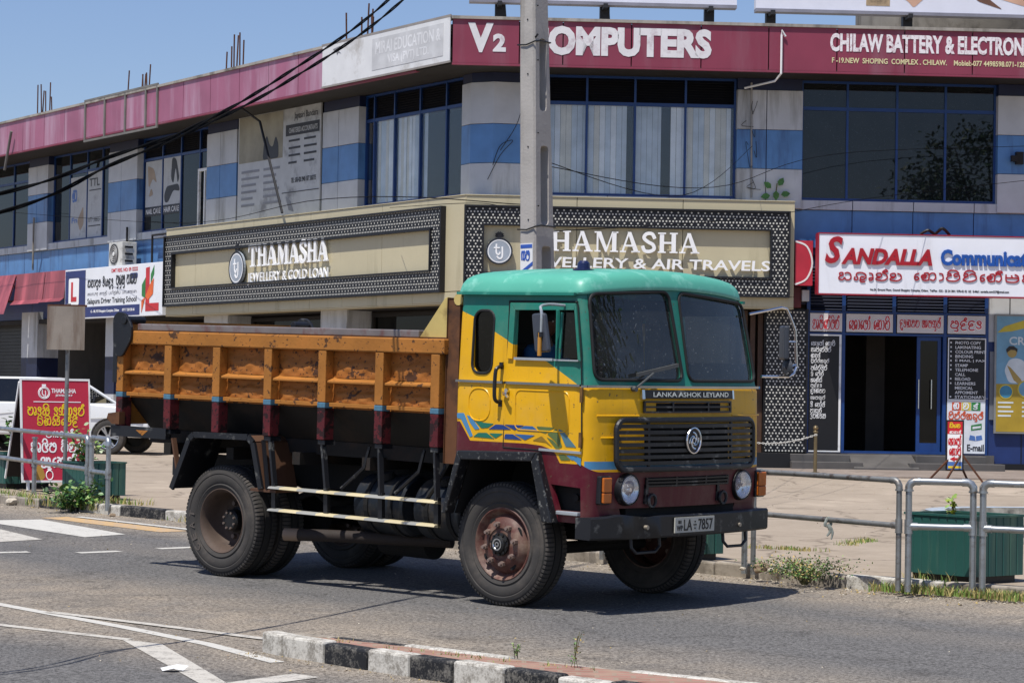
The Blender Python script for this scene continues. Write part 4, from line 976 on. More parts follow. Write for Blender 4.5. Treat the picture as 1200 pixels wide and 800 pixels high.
# roof top: rebar stubs, billboards, stair tower
for s, label in ((23.2, 'leftmost bunch of bare rebar above the crimson fascia'), (17.1, 'bunch of bare rebar above the framed crimson panels'), (11.3, 'bunch of bare rebar just left of the black power cable'), (5.2, 'bunch of bare rebar behind the white banner')):
    T = tag(bpy.data.objects.new('rebar', None), label, 'rebar', 'rebar bunches on the roof'); T = T
    COL.objects.link(T); T.location = FL(-s, 0, 9.42)
    mb = MB(); rr = random.Random(int(s*10))
    for i in range(6):
        x = rr.uniform(-.3, .3); y = rr.uniform(-.4, .4); 
        mb.tube([(x, y, 0), (x+rr.uniform(-.05, .05), y, rr.uniform(.9, 1.3)), ], .02, 6)
    mb.build('rod', M_rust, T)
def billboard(x0, x1, z0, z1, yy, label, fn, posts, thick=.25):
    T = thing('billboard', label, 'billboard', (KX, KY, 0), RR)
    mb = MB(); mb.box(x0, x1, yy, yy+thick, z0, z1, 0); mb.box(x0, x1, yy-.03, yy+thick, z0-.07, z0-.002, 1); mb.build('panel', [mat('white billboard sheet', '#d9dae4', .5, var=.03), mat('billboard rail', '#8f8d95', .5, .4)], T)
    mb = MB(); fn(mb); mb.build('print', BM, T)
    for x in posts:
        mb = MB(); mb.box(x-.1, x+.1, yy+.3, yy+.5, 9.4, z1); mb.bar((x-.02, yy-.1, z0-.09), (x-.02, yy+.6, z0-.09), .09); mb.bar((x, yy+.4, 9.45), (x+.25, yy+1.2, 9.45), .08); mb.bar((x+.2, yy+1.2, 9.45), (x, yy+.5, z0+1), .06); mb.box(x-.3, x+.3, yy+.2, yy+.6, 9.42, 9.50); mb.build('post', M_steel, T)
BM = [mat('flesh coloured print', '#c89f86', .5), mat('brown hair print', '#6b4a38', .5), mat('dark crimson print', '#7d1f30', .5), mat('tan lattice print', '#a08a6c', .5, var=.4, vs_=9), M_bk]
def b1(mb):
    y = .77
    mb.prism(rpoly([(8.9, 10.4), (8.65, 10.55), (8.5, 11.0), (9.5, 11.0), (9.3, 10.55), (9.0, 10.27)], .12), y, y+.004, 'y', 0); mb.prism([(8.7, 10.6), (8.5, 11), (8.75, 11)], y-.004, y-.001, 'y', 1)
    mb.prism(rpoly([(10.1, 10.8), (10.35, 10.45), (10.9, 10.28), (10.6, 10.5), (10.3, 11)], .08), y, y+.004, 'y', 1)
    mb.prism(rpoly([(10.5, 10.6), (11.4, 10.35), (11.4, 11), (10.5, 11)], .1), y, y+.004, 'y', 0); mb.box(8.0, 8.5, y, y+.004, 10.3, 11, 3)
    mb.box(7.3, 7.55, y, y+.004, 10.62, 10.9, 4)
billboard(5.68, 13.5, 10.19, 13.2, .775, 'white rooftop billboard with a fashion picture above the battery shop name', b1, (6.05, 8.95, 11.8))
def b2(mb): mb.box(1.2, 4.6, .77, .774, 10.36, 12.5, 2); mb.box(4.66, 5.2, .77, .774, 10.4, 12.5, 3)
billboard(-.3, 5.28, 10.24, 12.6, .775, 'dark red rooftop billboard standing above the computer shop name', b2, (.35, 2.55, 4.75))
T = thing('roof_tower', 'round grey concrete water tower behind the fashion billboard', 'tower', FR(11.5, 5.5, 0), RR)
mb = MB(); mb.lathe((0, 0, 9.3), (0, 0, 1), [(0, 0), (2.55, 0), (2.62, .9), (2.75, 1.15), (2.75, 3.6), (0, 3.6)], 56); mb.build('drum', M_conc, T, smooth=True)
# weeds in a crack of the grey pillar
T = thing('plant', 'small leafy plant growing from the grey and blue pillar', 'plant', FR(6.0, -.16, 6.1), RR)
mb = MB(); rr = random.Random(4)
def leaf(mb, c, d, n, L, Wd, mi=0):
    d = Vector(d).normalized(); n = Vector(n).normalized(); s_ = d.cross(n)
    if s_.length < 1e-3: s_ = d.orthogonal()
    s_.normalize(); c = Vector(c)
    mb.add([c, c+d*L*.3+s_*Wd*.45, c+d*L*.65+s_*Wd*.4-n*L*.04, c+d*L-n*L*.12, c+d*L*.65-s_*Wd*.4-n*L*.04, c+d*L*.3-s_*Wd*.45], [(0, 1, 2, 3), (0, 3, 4, 5)], mi)
M_leaf = mat('green leaf', '#3f6a2a', .5, var=.35, vs_=9); M_leafy = mat('yellow green leaf', '#8a9a3a', .5, var=.3, vs_=9); M_stem = mat('plant stem', '#55532e', .8)
for i, (x, z, a) in enumerate(((-.1, .25, 140), (.05, .3, 60), (-.12, .1, 190), (.1, .12, 10), (0, .2, 270))):
    leaf(mb, (x, -.05, z), (cos(radians(a)), -.1, sin(radians(a))), (0, -1, .2), .2, .14)
mb.build('leaves', M_leaf, T); mb = MB(); mb.tube([(0, .05, 0), (0, -.03, .15), (.02, -.05, .35)], .012, 6); mb.build('stem', M_stem, T)

# ================================================================== the tipper truck (local x = forward, y = towards its far side, z = up)
TFW = Vector((0.74449072, -0.66723939, -0.02291656)); TAW = Vector((0.66755134, 0.74449742, 0.00993937)); TUP = Vector((0.01042938, -0.02269775, 0.99968797))
truck = bpy.data.objects.new('tipper_truck', None); COL.objects.link(truck)
tag(truck, 'old orange tipper truck with a teal, yellow and maroon cab on the road', 'truck')
TM = Matrix((TFW, TAW, TUP)).transposed().to_4x4(); TM.translation = (-0.0054, 19.8655, 0.2560)
truck.matrix_world = TM
YC = 1.08
def lerp_tab(z, tab):
    if z <= tab[0][0]: return tab[0][1:]
    for a, b in zip(tab[:-1], tab[1:]):
        if z <= b[0]:
            t = (z-a[0])/(b[0]-a[0]); return tuple(p+(q-p)*t for p, q in zip(a[1:], b[1:]))
    return tab[-1][1:]
#          z     yn    yf    xc    xen   xef
CABT = [(.75, -.08, 2.24, 1.00, .90, .90), (1.15, -.10, 2.26, 1.03, .91, .91), (1.82, -.10, 2.26, 1.00, .89, .89), (1.86, -.095, 2.255, .975, .875, .875), (2.66, -.06, 2.17, .845, .775, .70)]
def xfront(y, z):
    yn, yf, xc, a, b = lerp_tab(z, CABT); u = (y-YC)/1.16; e = a if u < 0 else b
    return xc - (xc-e)*u*u
def outline(z, ins=0.0, lift=True, xr=-.55):
    yn, yf, xc, a, b = lerp_tab(z, CABT); yn += ins; yf -= ins; xc -= ins; a -= ins; b -= ins; xr += ins
    r = .13; P = []
    rc = .04
    P += [(xr, yn+rc), (xr+rc*.3, yn+rc*.3), (xr+rc, yn)]
    for i in range(1, 9): P.append((xr+rc + (a-r-xr-rc)*i/8, yn))
    def fx(y):
        u = (y-YC)/1.16; e = a if u < 0 else b; return xc-(xc-e)*u*u
    p0 = Vector((a-r, yn)); p1 = Vector((fx(yn), yn)); p2 = Vector((fx(yn+r), yn+r))
    for i in range(1, 7): t = i/7; P.append(tuple(p0*(1-t)**2+p1*2*t*(1-t)+p2*t*t))
    for i in range(21):
        y = yn+r+(yf-yn-2*r)*i/20; P.append((fx(y), y))
    p0 = Vector((fx(yf-r), yf-r)); p1 = Vector((fx(yf), yf)); p2 = Vector((b-r, yf))
    for i in range(1, 7): t = i/7; P.append(tuple(p0*(1-t)**2+p1*2*t*(1-t)+p2*t*t))
    for i in range(8): P.append((b-r + (xr+rc-b+r)*i/8, yf))
    P += [(xr+rc, yf), (xr+rc*.3, yf-rc*.3), (xr, yf-rc)]
    for i in range(1, 6): P.append((xr, yf-rc+(yn-yf+2*rc)*i/6))
    return P
def zl(z, y): return z - (.07*((y-YC)/1.15)**2 if z > 2.5 else 0)
def loft(levels, cap=False):
    mb = MB(); n = len(levels[0][1])
    for z, P in levels: mb.v += [(x, y, zl(z, y)) for x, y in P]
    for j in range(len(levels)-1):
        for i in range(n): mb.f.append([j*n+i, j*n+(i+1) % n, (j+1)*n+(i+1) % n, (j+1)*n+i]); mb.mi.append(0)
    if cap: mb.f.append(list(range((len(levels)-1)*n, len(levels)*n))); mb.mi.append(0)
    return mb
# paint
def pw(k, x, pts, lo, hi, zlo, zhi):
    q = k.n('ShaderNodeFloatCurve'); c = q.mapping.curves[0]
    P = [((a-lo)/(hi-lo), (b-zlo)/(zhi-zlo)) for a, b in pts]
    c.points[0].location = P[0]; c.points[1].location = P[-1]
    for p in P[1:-1]: c.points.new(*p)
    for p in c.points: p.handle_type = 'VECTOR'
    q.mapping.use_clip = False; q.mapping.update()
    k.put(q.inputs['Value'], k.ramp(x, lo, hi)); q.inputs['Factor'].default_value = 1
    return k.ramp(q.outputs[0], 0, 1, zlo, zhi)
C_YEL = lin('#e2aa0a'); C_TEAL = lin('#1c7868'); C_MAR = lin('#560d22'); C_LB = lin('#4c86ad')
def cab_paint():
    k = NT('cab paint'); X, Y, Z = k.xyz()
    zm = pw(k, X, [(-.6, 1.515), (-.495, 1.515), (-.373, 1.36), (.255, 1.365), (.42, 1.355), (.506, 1.335), (.569, 1.30), (.619, 1.224), (.836, 1.225), (.93, 1.165), (1.2, 1.16)], -.6, 1.2, 1.0, 1.8)
    zt = pw(k, X, [(-.6, 2.46), (-.539, 2.441), (-.391, 2.393), (-.145, 2.269), (.067, 2.174), (.444, 2.037), (.72, 1.895), (.80, 1.85), (1.2, 1.85)], -.6, 1.2, 1.6, 2.6)
    mar = k.math('LESS_THAN', Z, zm); teal = k.math('GREATER_THAN', Z, zt)
    fr = k.math('GREATER_THAN', X, k.math('SUBTRACT', .86, k.math('MULTIPLY', .0, Z)))
    lb = k.math('MULTIPLY', fr, k.math('MULTIPLY', k.math('GREATER_THAN', Z, 1.185), k.math('LESS_THAN', Z, 1.25)))
    n = k.noise(1.6, 5); fine = k.noise(45, 3)
    c = k.mix(teal, C_YEL, C_TEAL); c = k.mix(lb, c, C_LB); c = k.mix(mar, c, C_MAR)
    c = k.mix(k.ramp(n, .35, .75, 0, .3), c, k.mix(.5, c, lin('#6a5a3a')))
    runs = k.ramp(k.noise(1.0, 5, .6, k.scale((14, 14, .9))), .56, .72, 0, .3); c = k.mix(runs, c, k.mix(.55, c, lin('#4f4330')))
    film = k.ramp(k.noise(3.5, 6, .7), .5, .75, 0, .10); c = k.mix(film, c, lin('#b5a68f'))
    low = k.ramp(Z, .75, 1.25, .12, .0)
    d = k.noise(1.0, 6, .65, k.scale((9, 9, 1.6)))
    c = k.mix(k.math('MULTIPLY', k.ramp(d, .42, .68), low), c, lin('#a08a78'))
    chip = k.ramp(k.noise(26, 3, .6), .675, .70, 0, .8); c = k.mix(chip, c, lin('#5a4a3a'))
    k.bump(k.math('ADD', k.noise(2.6, 2), k.math('MULTIPLY', k.noise(9, 2), .25)), .22, .03)
    return k.out(c, k.math('ADD', .3, k.math('MULTIPLY', n, .22)), 0, .32)
M_cab = cab_paint()
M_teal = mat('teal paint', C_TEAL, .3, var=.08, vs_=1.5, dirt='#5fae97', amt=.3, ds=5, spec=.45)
M_roofp = mat('sunlit teal roof paint', lin('#56a791'), .4, var=.07, vs_=1.5, dirt='#86c4b2', amt=.32, ds=5, spec=.4)  # lighter copy of the teal, with sunlight painted into the roof colour
M_yelp = mat('yellow paint', C_YEL, .35, var=.08)
M_bk2 = mat('worn black paint', '#15161a', .45, var=.3, dirt='#6a6a66', amt=.16, ds=7)
M_blk = mat('matt black underside', '#0c0b0b', .85, var=.3)
M_rub = mat('black rubber', '#131313', .7)
M_tyre = mat('dusty tyre rubber', '#393633', .85, var=.12, vs_=4, dirt='#575049', amt=.42, ds=2.2, bump=.15)
M_lin = mat('dark cab lining', '#17181b', .8)
M_tglass = thin_glass('truck glass', lin('#c6cdce'), 1.0, .12, '#9ea2a2')  # dust specks plus a grey haze standing in for reflections
M_mirror = mat('mirror back plastic', '#3a3e46', .45)
rings = [.75, .95, 1.15, 1.4, 1.62, 1.82, 1.86, 2.0, 2.2, 2.4, 2.55, 2.66]
me = loft([(z, outline(z)) for z in rings]).mesh('cab')
cab = link('cab', me, [M_cab, M_lin])
sm = cab.modifiers.new('thick', 'SOLIDIFY'); sm.thickness = .035; sm.offset = -1; sm.material_offset = 1; sm.use_even_offset = True
def cutter(poly, a, b, ax):
    mb = MB(); mb.prism(poly, a, b, ax); return mb.build('cutter', M_blk)
WS_N = [(.0, 2.595), (.955, 2.645), (1.04, 1.905), (-.005, 1.905)]
WS_F = [(1.085, 2.64), (2.13, 2.575), (2.175, 1.905), (1.115, 1.905)]
DW = [(.075, 2.455), (.722, 2.462), (.793, 2.055), (.081, 2.048)]
SWN = rrect(-.385, -.158, 1.925, 2.446, .08)
cut(cab, [cutter(rpoly(WS_N, .09), .35, 1.4, 'x'), cutter(rpoly(WS_F, .09), .35, 1.4, 'x'),
          cutter(DW, -.3, .25, 'y'), cutter(DW, 1.95, 2.5, 'y'), cutter(SWN, -.3, .25, 'y'), cutter(SWN, 1.95, 2.5, 'y'),
          cutter([(-.62, .6), (-.446, 1.243), (.397, 1.272), (.60, .6)], -.4, 2.6, 'y'),
          cutter([(.0, .6), (2.5, .6), (2.5, .868), (.0, .868)], .925, 1.4, 'x'),
          cutter([(.526, 1.05), (.832, 1.035), (.832, .843), (.605, .843)], -.3, .1, 'y')])
cab.parent = truck
for p in cab.data.polygons: p.use_smooth = True
cab.data.set_sharp_from_angle(angle=radians(32))
def tp(mb, name, mats, parent=None, bevel=0, smooth=False): return mb.build(name, mats, parent or truck, bevel, smooth)
# roof
RL_ = [(2.655, -.012), (2.672, -.018), (2.69, -.014), (2.735, -.002), (2.772, .022), (2.798, .058), (2.813, .105), (2.822, .175), (2.829, .30), (2.833, .55)]
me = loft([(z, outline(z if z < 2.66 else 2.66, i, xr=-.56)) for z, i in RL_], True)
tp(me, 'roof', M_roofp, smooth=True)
mb = MB()
for yy, s in ((-.085, 1), (2.195, -1)): mb.bar((-.57, yy, 2.588), (.72, yy, 2.588), .035, .022)
tp(mb, 'gutter', M_teal)
# windscreens, seals, glass
def screen(P):
    mb = MB(); n = 10; m = 6
    tl, tr, br, bl = [Vector(p) for p in P]
    for j in range(m+1):
        for i in range(n+1):
            q = (tl*(1-i/n)+tr*(i/n))*(1-j/m) + (bl*(1-i/n)+br*(i/n))*(j/m)
            mb.v.append((xfront(q.x, q.y)-.018, q.x, q.y))
    for j in range(m):
        for i in range(n): a = j*(n+1)+i; mb.f.append([a, a+1, a+n+2, a+n+1]); mb.mi.append(0)
    o = tp(mb, 'windscreen', M_tglass, smooth=True)
    pr = rpoly(P, .09, 6); L = []
    for i in range(len(pr)):
        a = Vector(pr[i]); b = Vector(pr[(i+1) % len(pr)]); k = max(1, int((b-a).length/.12))
        L += [a+(b-a)*j/k for j in range(k)]
    L.append(L[0]); s = MB(); s.tube([(xfront(p.x, p.y)+.002, p.x, p.y) for p in L], .014, 8, caps=False)
    tp(s, 'rubber_seal', M_rub, o, smooth=True)
screen(WS_N); screen(WS_F)
for side in (0, 1):
    def Y(y): return y if side == 0 else 2*YC - y
    mb = MB(); mb.prism(rrect(-.40, -.143, 1.91, 2.46, .09), Y(-.055), Y(-.05)); tp(mb, 'side_window', M_glassd)
    mb = MB(); L = rrect(-.385, -.158, 1.925, 2.446, .08); mb.tube([(x, Y(-.095 + .04*max(0, (z-1.86)/.8)), z) for x, z in L+L[:1]], .012, 6, caps=False); tp(mb, 'rubber_seal', M_rub)
# door: raised skin panel with its own edge gap, window frame, handle, hinges
mb = MB()
def door_y(z): return -.1 + (.04*(z-1.86)/.8 if z > 1.86 else 0)
def seam(pts, r=.006): mb.tube([(x, door_y(z)-.001, z) for x, z in pts], r, 5)
seam([(0.0, 1.322), (0.0, 2.522)]); seam([(0.0, 2.522), (.736, 2.524)], .011); seam([(.736, 2.524), (.80, 2.15), (.825, 1.9)]); seam([(.825, 1.9), (.845, 1.35)], .005); seam([(0.0, 1.322), (.48, 1.318)], .005)
tp(mb, 'door_seam', mat('dark seam', '#0d1a16', .8))
M_win = mat('pale aluminium trim', '#b9bdbd', .4, .6)
mb = MB(); 
dp = [(.02, 2.05), (.02, 2.512), (.727, 2.514), (.81, 2.05)]; ip = [(.078, 2.05), (.078, 2.452), (.715, 2.458), (.783, 2.06)]
for i in range(3):
    a, b, c, d = dp[i], dp[i+1], ip[i+1], ip[i]
    mb.add([(p[0], door_y(p[1])-q, p[1]) for q in (.016, -.01) for p in (a, b, c, d)], [(0, 1, 2, 3), (7, 6, 5, 4), (0, 4, 5, 1), (2, 6, 7, 3), (1, 5, 6, 2), (0, 3, 7, 4)])
mb.bar((.545, -.085, 2.46), (.555-.0, -.09, 2.05), .03, .02); mb.bar((.59, -.082, 2.44), (.575, -.088, 2.06), .028, .02)
tp(mb, 'door_frame', M_cab, bevel=.004)
mb = MB(); mb.box(.10, .52, -.112, -.08, 2.045, 2.066); mb.box(.53, .79, -.108, -.08, 2.047, 2.06); tp(mb, 'window_sill', M_win)
mb = MB(); mb.add([(.6, -.07, 2.44), (.70, -.07, 2.44), (.77, -.075, 2.07), (.59, -.075, 2.07)], [(0, 1, 2, 3)]); tp(mb, 'quarter_light', M_glassd)
mb = MB(); mb.bar((-.545, -.108, 1.855), (-.005, -.108, 1.855), .016, .02); mb.bar((.005, -.108, 1.855), (.82, -.108, 1.855), .016, .02)
L = [(xfront(y, 1.84)+.014, y, 1.852) for y in [-.02+i*2.2/24 for i in range(25)]]; 
L = [(.83, -.108, 1.848), (.875, -.085, 1.85)] + L + [(.875, 2.245, 1.852), (.7, 2.268, 1.855), (-.54, 2.268, 1.855)]
for a, b in zip(L[:-1], L[1:]): mb.bar(a, b, .014, .02)
tp(mb, 'chrome_strip', mat('worn chrome strip', '#a4a8aa', .2, 1.0))
mb = MB(); mb.tube([(-.04, -.10, 1.985), (-.04, -.15, 1.975), (-.045, -.17, 1.93), (-.05, -.17, 1.75), (-.045, -.15, 1.70), (-.04, -.10, 1.69)], .016, 8, smooth=4)
mb.box(-.058, -.022, -.112, -.098, 1.965, 2.02); mb.box(-.058, -.022, -.112, -.098, 1.655, 1.71); tp(mb, 'grab_handle', M_bk2)
mb = MB(); mb.bar((.0, -.12, 1.775), (.06, -.15, 1.755), .018); mb.bar((.06, -.15, 1.755), (.085, -.15, 1.735), .022, .012); mb.cyl((.04, -.1, 1.79), (0, -1, 0), .018, .03, 12); tp(mb, 'door_handle', M_chrome)
mb = MB()
M_hinge = mat('chipped hinge', '#6a4a1c', .6, var=.4, vs_=20)
for z in (1.78, 1.42): mb = MB(); mb.box(.825, .85, -.118, -.1, z-.06, z+.06); tp(mb, 'hinge', M_hinge)
# pressed outlines in the door skin
mb = MB(); yy = -.1005
L = rrect(.12, .70, 1.475, 1.80, .06); mb.tube([(x, yy, z) for x, z in L+L[:1]], .006, 6, caps=False); tp(mb, 'door_pressing', M_yelp, smooth=True); mb = MB()
L = rrect(-.40, -.16, 1.53, 1.80, .10); mb.tube([(x, yy, z) for x, z in L+L[:1]], .006, 6, caps=False)
tp(mb, 'door_pressing', M_yelp, smooth=True)
mb = MB(); mb.bar((.40, -.106, 1.325), (.845, -.106, 1.318), .015, .02); tp(mb, 'door_sill', M_win)
# painted stripes
DEC = [('lb', [(-.527, 1.584), (-.451, 1.587), (-.342, 1.399), (-.374, 1.39), (-.482, 1.538), (-.526, 1.541)]), ('lb', [(-.417, 1.572), (-.365, 1.558), (-.267, 1.461), (-.318, 1.454), (-.378, 1.51)]),
 ('gn', [(-.343, 1.543), (-.233, 1.516), (-.111, 1.511), (-.174, 1.476), (-.246, 1.468)]), ('db', [(-.089, 1.506), (-.008, 1.507), (.083, 1.471), (-.008, 1.468), (-.166, 1.464)]), ('db', [(.01, 1.51), (.222, 1.512), (.125, 1.468)]),
 ('bl', [(.232, 1.509), (.32, 1.508), (.391, 1.467), (.149, 1.467)]), ('gn', [(-.337, 1.394), (-.281, 1.429), (-.187, 1.433), (-.106, 1.389)]), ('gn', [(-.158, 1.431), (-.006, 1.434), (-.085, 1.392)]),
 ('db', [(.02, 1.432), (.105, 1.434), (.205, 1.392), (.01, 1.392)]), ('bl', [(.126, 1.437), (.345, 1.436), (.24, 1.392)]), ('ol', [(.361, 1.51), (.554, 1.508), (.46, 1.457), (.397, 1.47)]),
 ('ol', [(.481, 1.453), (.575, 1.498), (.642, 1.357), (.622, 1.346), (.558, 1.405)]), ('ob', [(.596, 1.499), (.651, 1.481), (.79, 1.359), (.682, 1.359)]), ('br', [(.324, 1.394), (.419, 1.434), (.533, 1.352), (.463, 1.385)]),
 ('ol', [(.475, 1.427), (.544, 1.404), (.622, 1.341), (.574, 1.338)]), ('ol', [(.603, 1.293), (.664, 1.296), (.734, 1.253), (.632, 1.248)]), ('lb', [(.685, 1.292), (.77, 1.292), (.77, 1.255), (.745, 1.255)])]
DC = {'lb': '#4a83ad', 'gn': '#1c6b58', 'db': '#1b3a78', 'bl': '#2f5f96', 'ol': '#5b6a3a', 'ob': '#4f7480', 'br': '#8a6c1e'}
DK = list(DC); DM = [mat('stripe paint '+['light blue', 'green', 'dark blue', 'blue', 'olive', 'grey blue', 'brown'][i], DC[k], .35) for i, k in enumerate(DK)]
mb = MB()
for kx, P in DEC: mb.prism(rpoly(P, .008, 2), -.1035, -.1005, 'y', DK.index(kx))
# the light blue band climbs round the cab corner to meet the front band
b0 = [(.77, 1.292, 1.255), (.80, 1.285, 1.235), (.84, 1.272, 1.21)]
for p, q in zip(b0[:-1], b0[1:]):
    mb.add([(p[0], -.1035, p[1]), (q[0], -.1035 if q[0] < .8 else -.098, q[1]), (q[0], -.1035 if q[0] < .8 else -.098, q[2]), (p[0], -.1035, p[2])], [(0, 1, 2, 3)], 0)
tp(mb, 'painted_stripes', DM)
# ---- front of the cab
def fpt(y, z, o): return (xfront(y, z)+o, y, z)
def fbar(mb, y0, y1, z0, z1, o0, o1, n=12, mi=0):       # a bar following the bowed front
    V = []; F = []
    for i in range(n+1):
        y = y0+(y1-y0)*i/n
        V += [fpt(y, z0, o0), fpt(y, z0, o1), fpt(y, z1, o1), fpt(y, z1, o0)]
    for i in range(n):
        a = 4*i; b = a+4
        for k in range(4): F.append((a+k, a+(k+1) % 4, b+(k+1) % 4, b+k))
    F += [(3, 2, 1, 0), (4*n, 4*n+1, 4*n+2, 4*n+3)]
    mb.add(V, F, mi)
mb = MB(); fbar(mb, .515, 1.645, 1.245, 1.55, .001, .006); fbar(mb, .66, 1.53, 1.655, 1.72, .001, .005); fbar(mb, .55, 1.62, 1.035, 1.115, .001, .005)
tp(mb, 'grille_shade_sheet', mat('black grille shade', '#060607', .9))  # flat black sheets on the skin, painting in the dark recess
mb = MB()
L = rrect(.155, 2.005, 1.185, 1.585, .09, 6); Lz = []
for i in range(len(L)):
    a = Vector(L[i]); b = Vector(L[(i+1) % len(L)]); k = max(1, int((b-a).length/.15)); Lz += [a+(b-a)*j/k for j in range(k)]
Lz.append(Lz[0]); mb.tube([fpt(p.x, p.y, .05) for p in Lz], .024, 8, caps=False)
for i in range(7):
    z = 1.235 + i*.05; fbar(mb, .17, 1.99, z-.015, z+.015, .035, .06, 14)
for y in (.52, 1.64): fbar(mb, y-.012, y+.012, 1.19, 1.58, .03, .05, 1)
for y in (.2, 1.96, .8, 1.36):
    for z in (1.25, 1.52): mb.bar(fpt(y, z, -.01), fpt(y, z, .05), .02)
tp(mb, 'grille', M_bk2)
mb = MB()
L = rrect(.50, 1.69, 1.645, 1.735, .02, 3)
for z in (1.648, 1.69, 1.732): fbar(mb, .50, 1.68, z-.007, z+.007, .006, .024)
for y in (.505, .85, 1.33, 1.675): fbar(mb, y-.01, y+.01, 1.645, 1.735, .008, .022, 1)
tp(mb, 'grille_slats', M_bk2); mb = MB()
for z in (1.045, 1.072, 1.10): fbar(mb, .53, 1.64, z-.007, z+.007, .006, .022)
for y in (.535, .9, 1.3, 1.635): fbar(mb, y-.01, y+.01, 1.035, 1.115, .008, .02, 1)
tp(mb, 'grille_slats', M_bk2)
mb = MB(); fbar(mb, .475, 1.72, 1.758, 1.828, .002, .022)
np_ = tp(mb, 'name_plate', M_bk2, bevel=.004)
R90 = Matrix.Rotation(pi/2, 4, 'Z')
mb = MB(); text_fit(mb, 'LANKA ASHOK LEYLAND', .60, 1.63, 1.773, 1.813, 0, .004, .012, mi=0)
def wrapf(mb, o): 
    mb.v = [(xfront(x, z)+o-y, x, z) for x, y, z in mb.v]
wrapf(mb, .022); tp(mb, 'plate_lettering', M_chrome, np_); mb = MB(); fbar(mb, .468, .50, 1.756, 1.83, .004, .03, 1); tp(mb, 'plate_end', M_chrome, np_); mb = MB(); fbar(mb, 1.70, 1.725, 1.756, 1.83, .004, .026, 1); tp(mb, 'plate_end', M_chrome, np_)
# roundel with a swirl
mb = MB(); cz = 1.415; x0 = xfront(1.05, cz)+.07
mb.lathe((x0-.02, 1.05, cz), (1, 0, 0), [(0, 0), (.098, 0), (.098, .02), (0, .02)], 36, 1); 
mb.tube([(x0+.003, 1.05+.092*cos(2*pi*i/32), cz+.105*sin(2*pi*i/32)) for i in range(33)], .008, 6, caps=False)
for j in range(4):
    L = []
    for i in range(9):
        t = j*pi/2 + i*.24; r = .03 + .042*i/8; L.append((x0+.003, 1.05+r*cos(t)*.9, cz+r*sin(t)))
    mb.tube(L, .008, 6)
mb.tube([(x0+.003, 1.05+.022*cos(2*pi*i/16), cz+.024*sin(2*pi*i/16)) for i in range(17)], .006, 6, caps=False)
tp(mb, 'badge', [M_chrome, M_bk2])
# pressed creases
mb = MB()
for y0, y1 in ((-.0, .50), (1.72, 2.2)): 
    mb.tube([fpt(y0+(y1-y0)*i/6, 1.617, .0) for i in range(7)], .008, 6)
for y0, y1 in ((.04, .18), (2.02, 2.16)): mb.tube([fpt(y0+(y1-y0)*i/3, 1.44, .0) for i in range(4)], .008, 6); 
tp(mb, 'panel_crease', M_yelp, smooth=True)
# headlights, indicators, hooks
M_refl = mat('headlight reflector', '#e8e8ea', .08, 1.0, var=.0)
M_lens = thin_glass('headlight lens', (.96, .97, .98), 1.0, .42, '#eeeae4', .05)  # white diffuse layer painted in to brighten the lens
for y in (.325, 1.865):
    x = xfront(y, 1.02); mb = MB(); c = (x-.02, y, 1.022)
    mb.lathe(c, (1, 0, 0), [(.134, 0), (.134, .03), (.126, .062), (.117, .066), (.117, .04)], 36); h = tp(mb, 'headlight', M_bk2, smooth=True)
    mb = MB(); mb.lathe(c, (1, 0, 0), [(.116, .056), (.10, .035), (.055, .02), (.02, .015), (0, .015)], 36); mb.cyl((x, y, 1.022), (1, 0, 0), .016, .045, 12); tp(mb, 'reflector', M_refl, h, smooth=True)
    mb = MB(); mb.lathe(c, (1, 0, 0), [(.116, .060), (.10, .074), (.055, .085), (0, .088)], 36); tp(mb, 'lens', M_lens, h, smooth=True)
M_amb = mat('amber lens', '#b8611c', .25, var=.1, vs_=8)
for y0, y1 in ((.02, .125), (2.15, 2.262)):
    mb = MB(); x = xfront((y0+y1)/2, 1.0)+ (.0 if y0 < 0 else -.0)
    mb.box(x-.06, x+.03, y0-.012, y1+.012, .905, 1.135); i_ = tp(mb, 'indicator', M_bk2, bevel=.01)
    mb = MB(); mb.box(x+.031, x+.055, y0, y1, .918, 1.0); mb.box(x+.031, x+.055, y0, y1, 1.004, 1.122); 
    if y0 > 1: mb.box(x-.05, x+.03, y1+.013, y1+.028, .918, 1.122)
    tp(mb, 'lens', M_amb, i_, bevel=.008)
mb = MB()
for y in (.60, 1.56):
    mb = MB(); x = xfront(y, .93)+.03; mb.tube([(x, y+.045*cos(2*pi*i/16), .925+.05*sin(2*pi*i/16)) for i in range(17)], .014, 6, caps=False); mb.bar((x-.02, y-.06, .98), (x-.02, y-.06, 1.06), .03); mb.box(x-.06, x-.015, y-.075, y-.04, .9, 1.06); tp(mb, 'tow_hook', M_bk2)
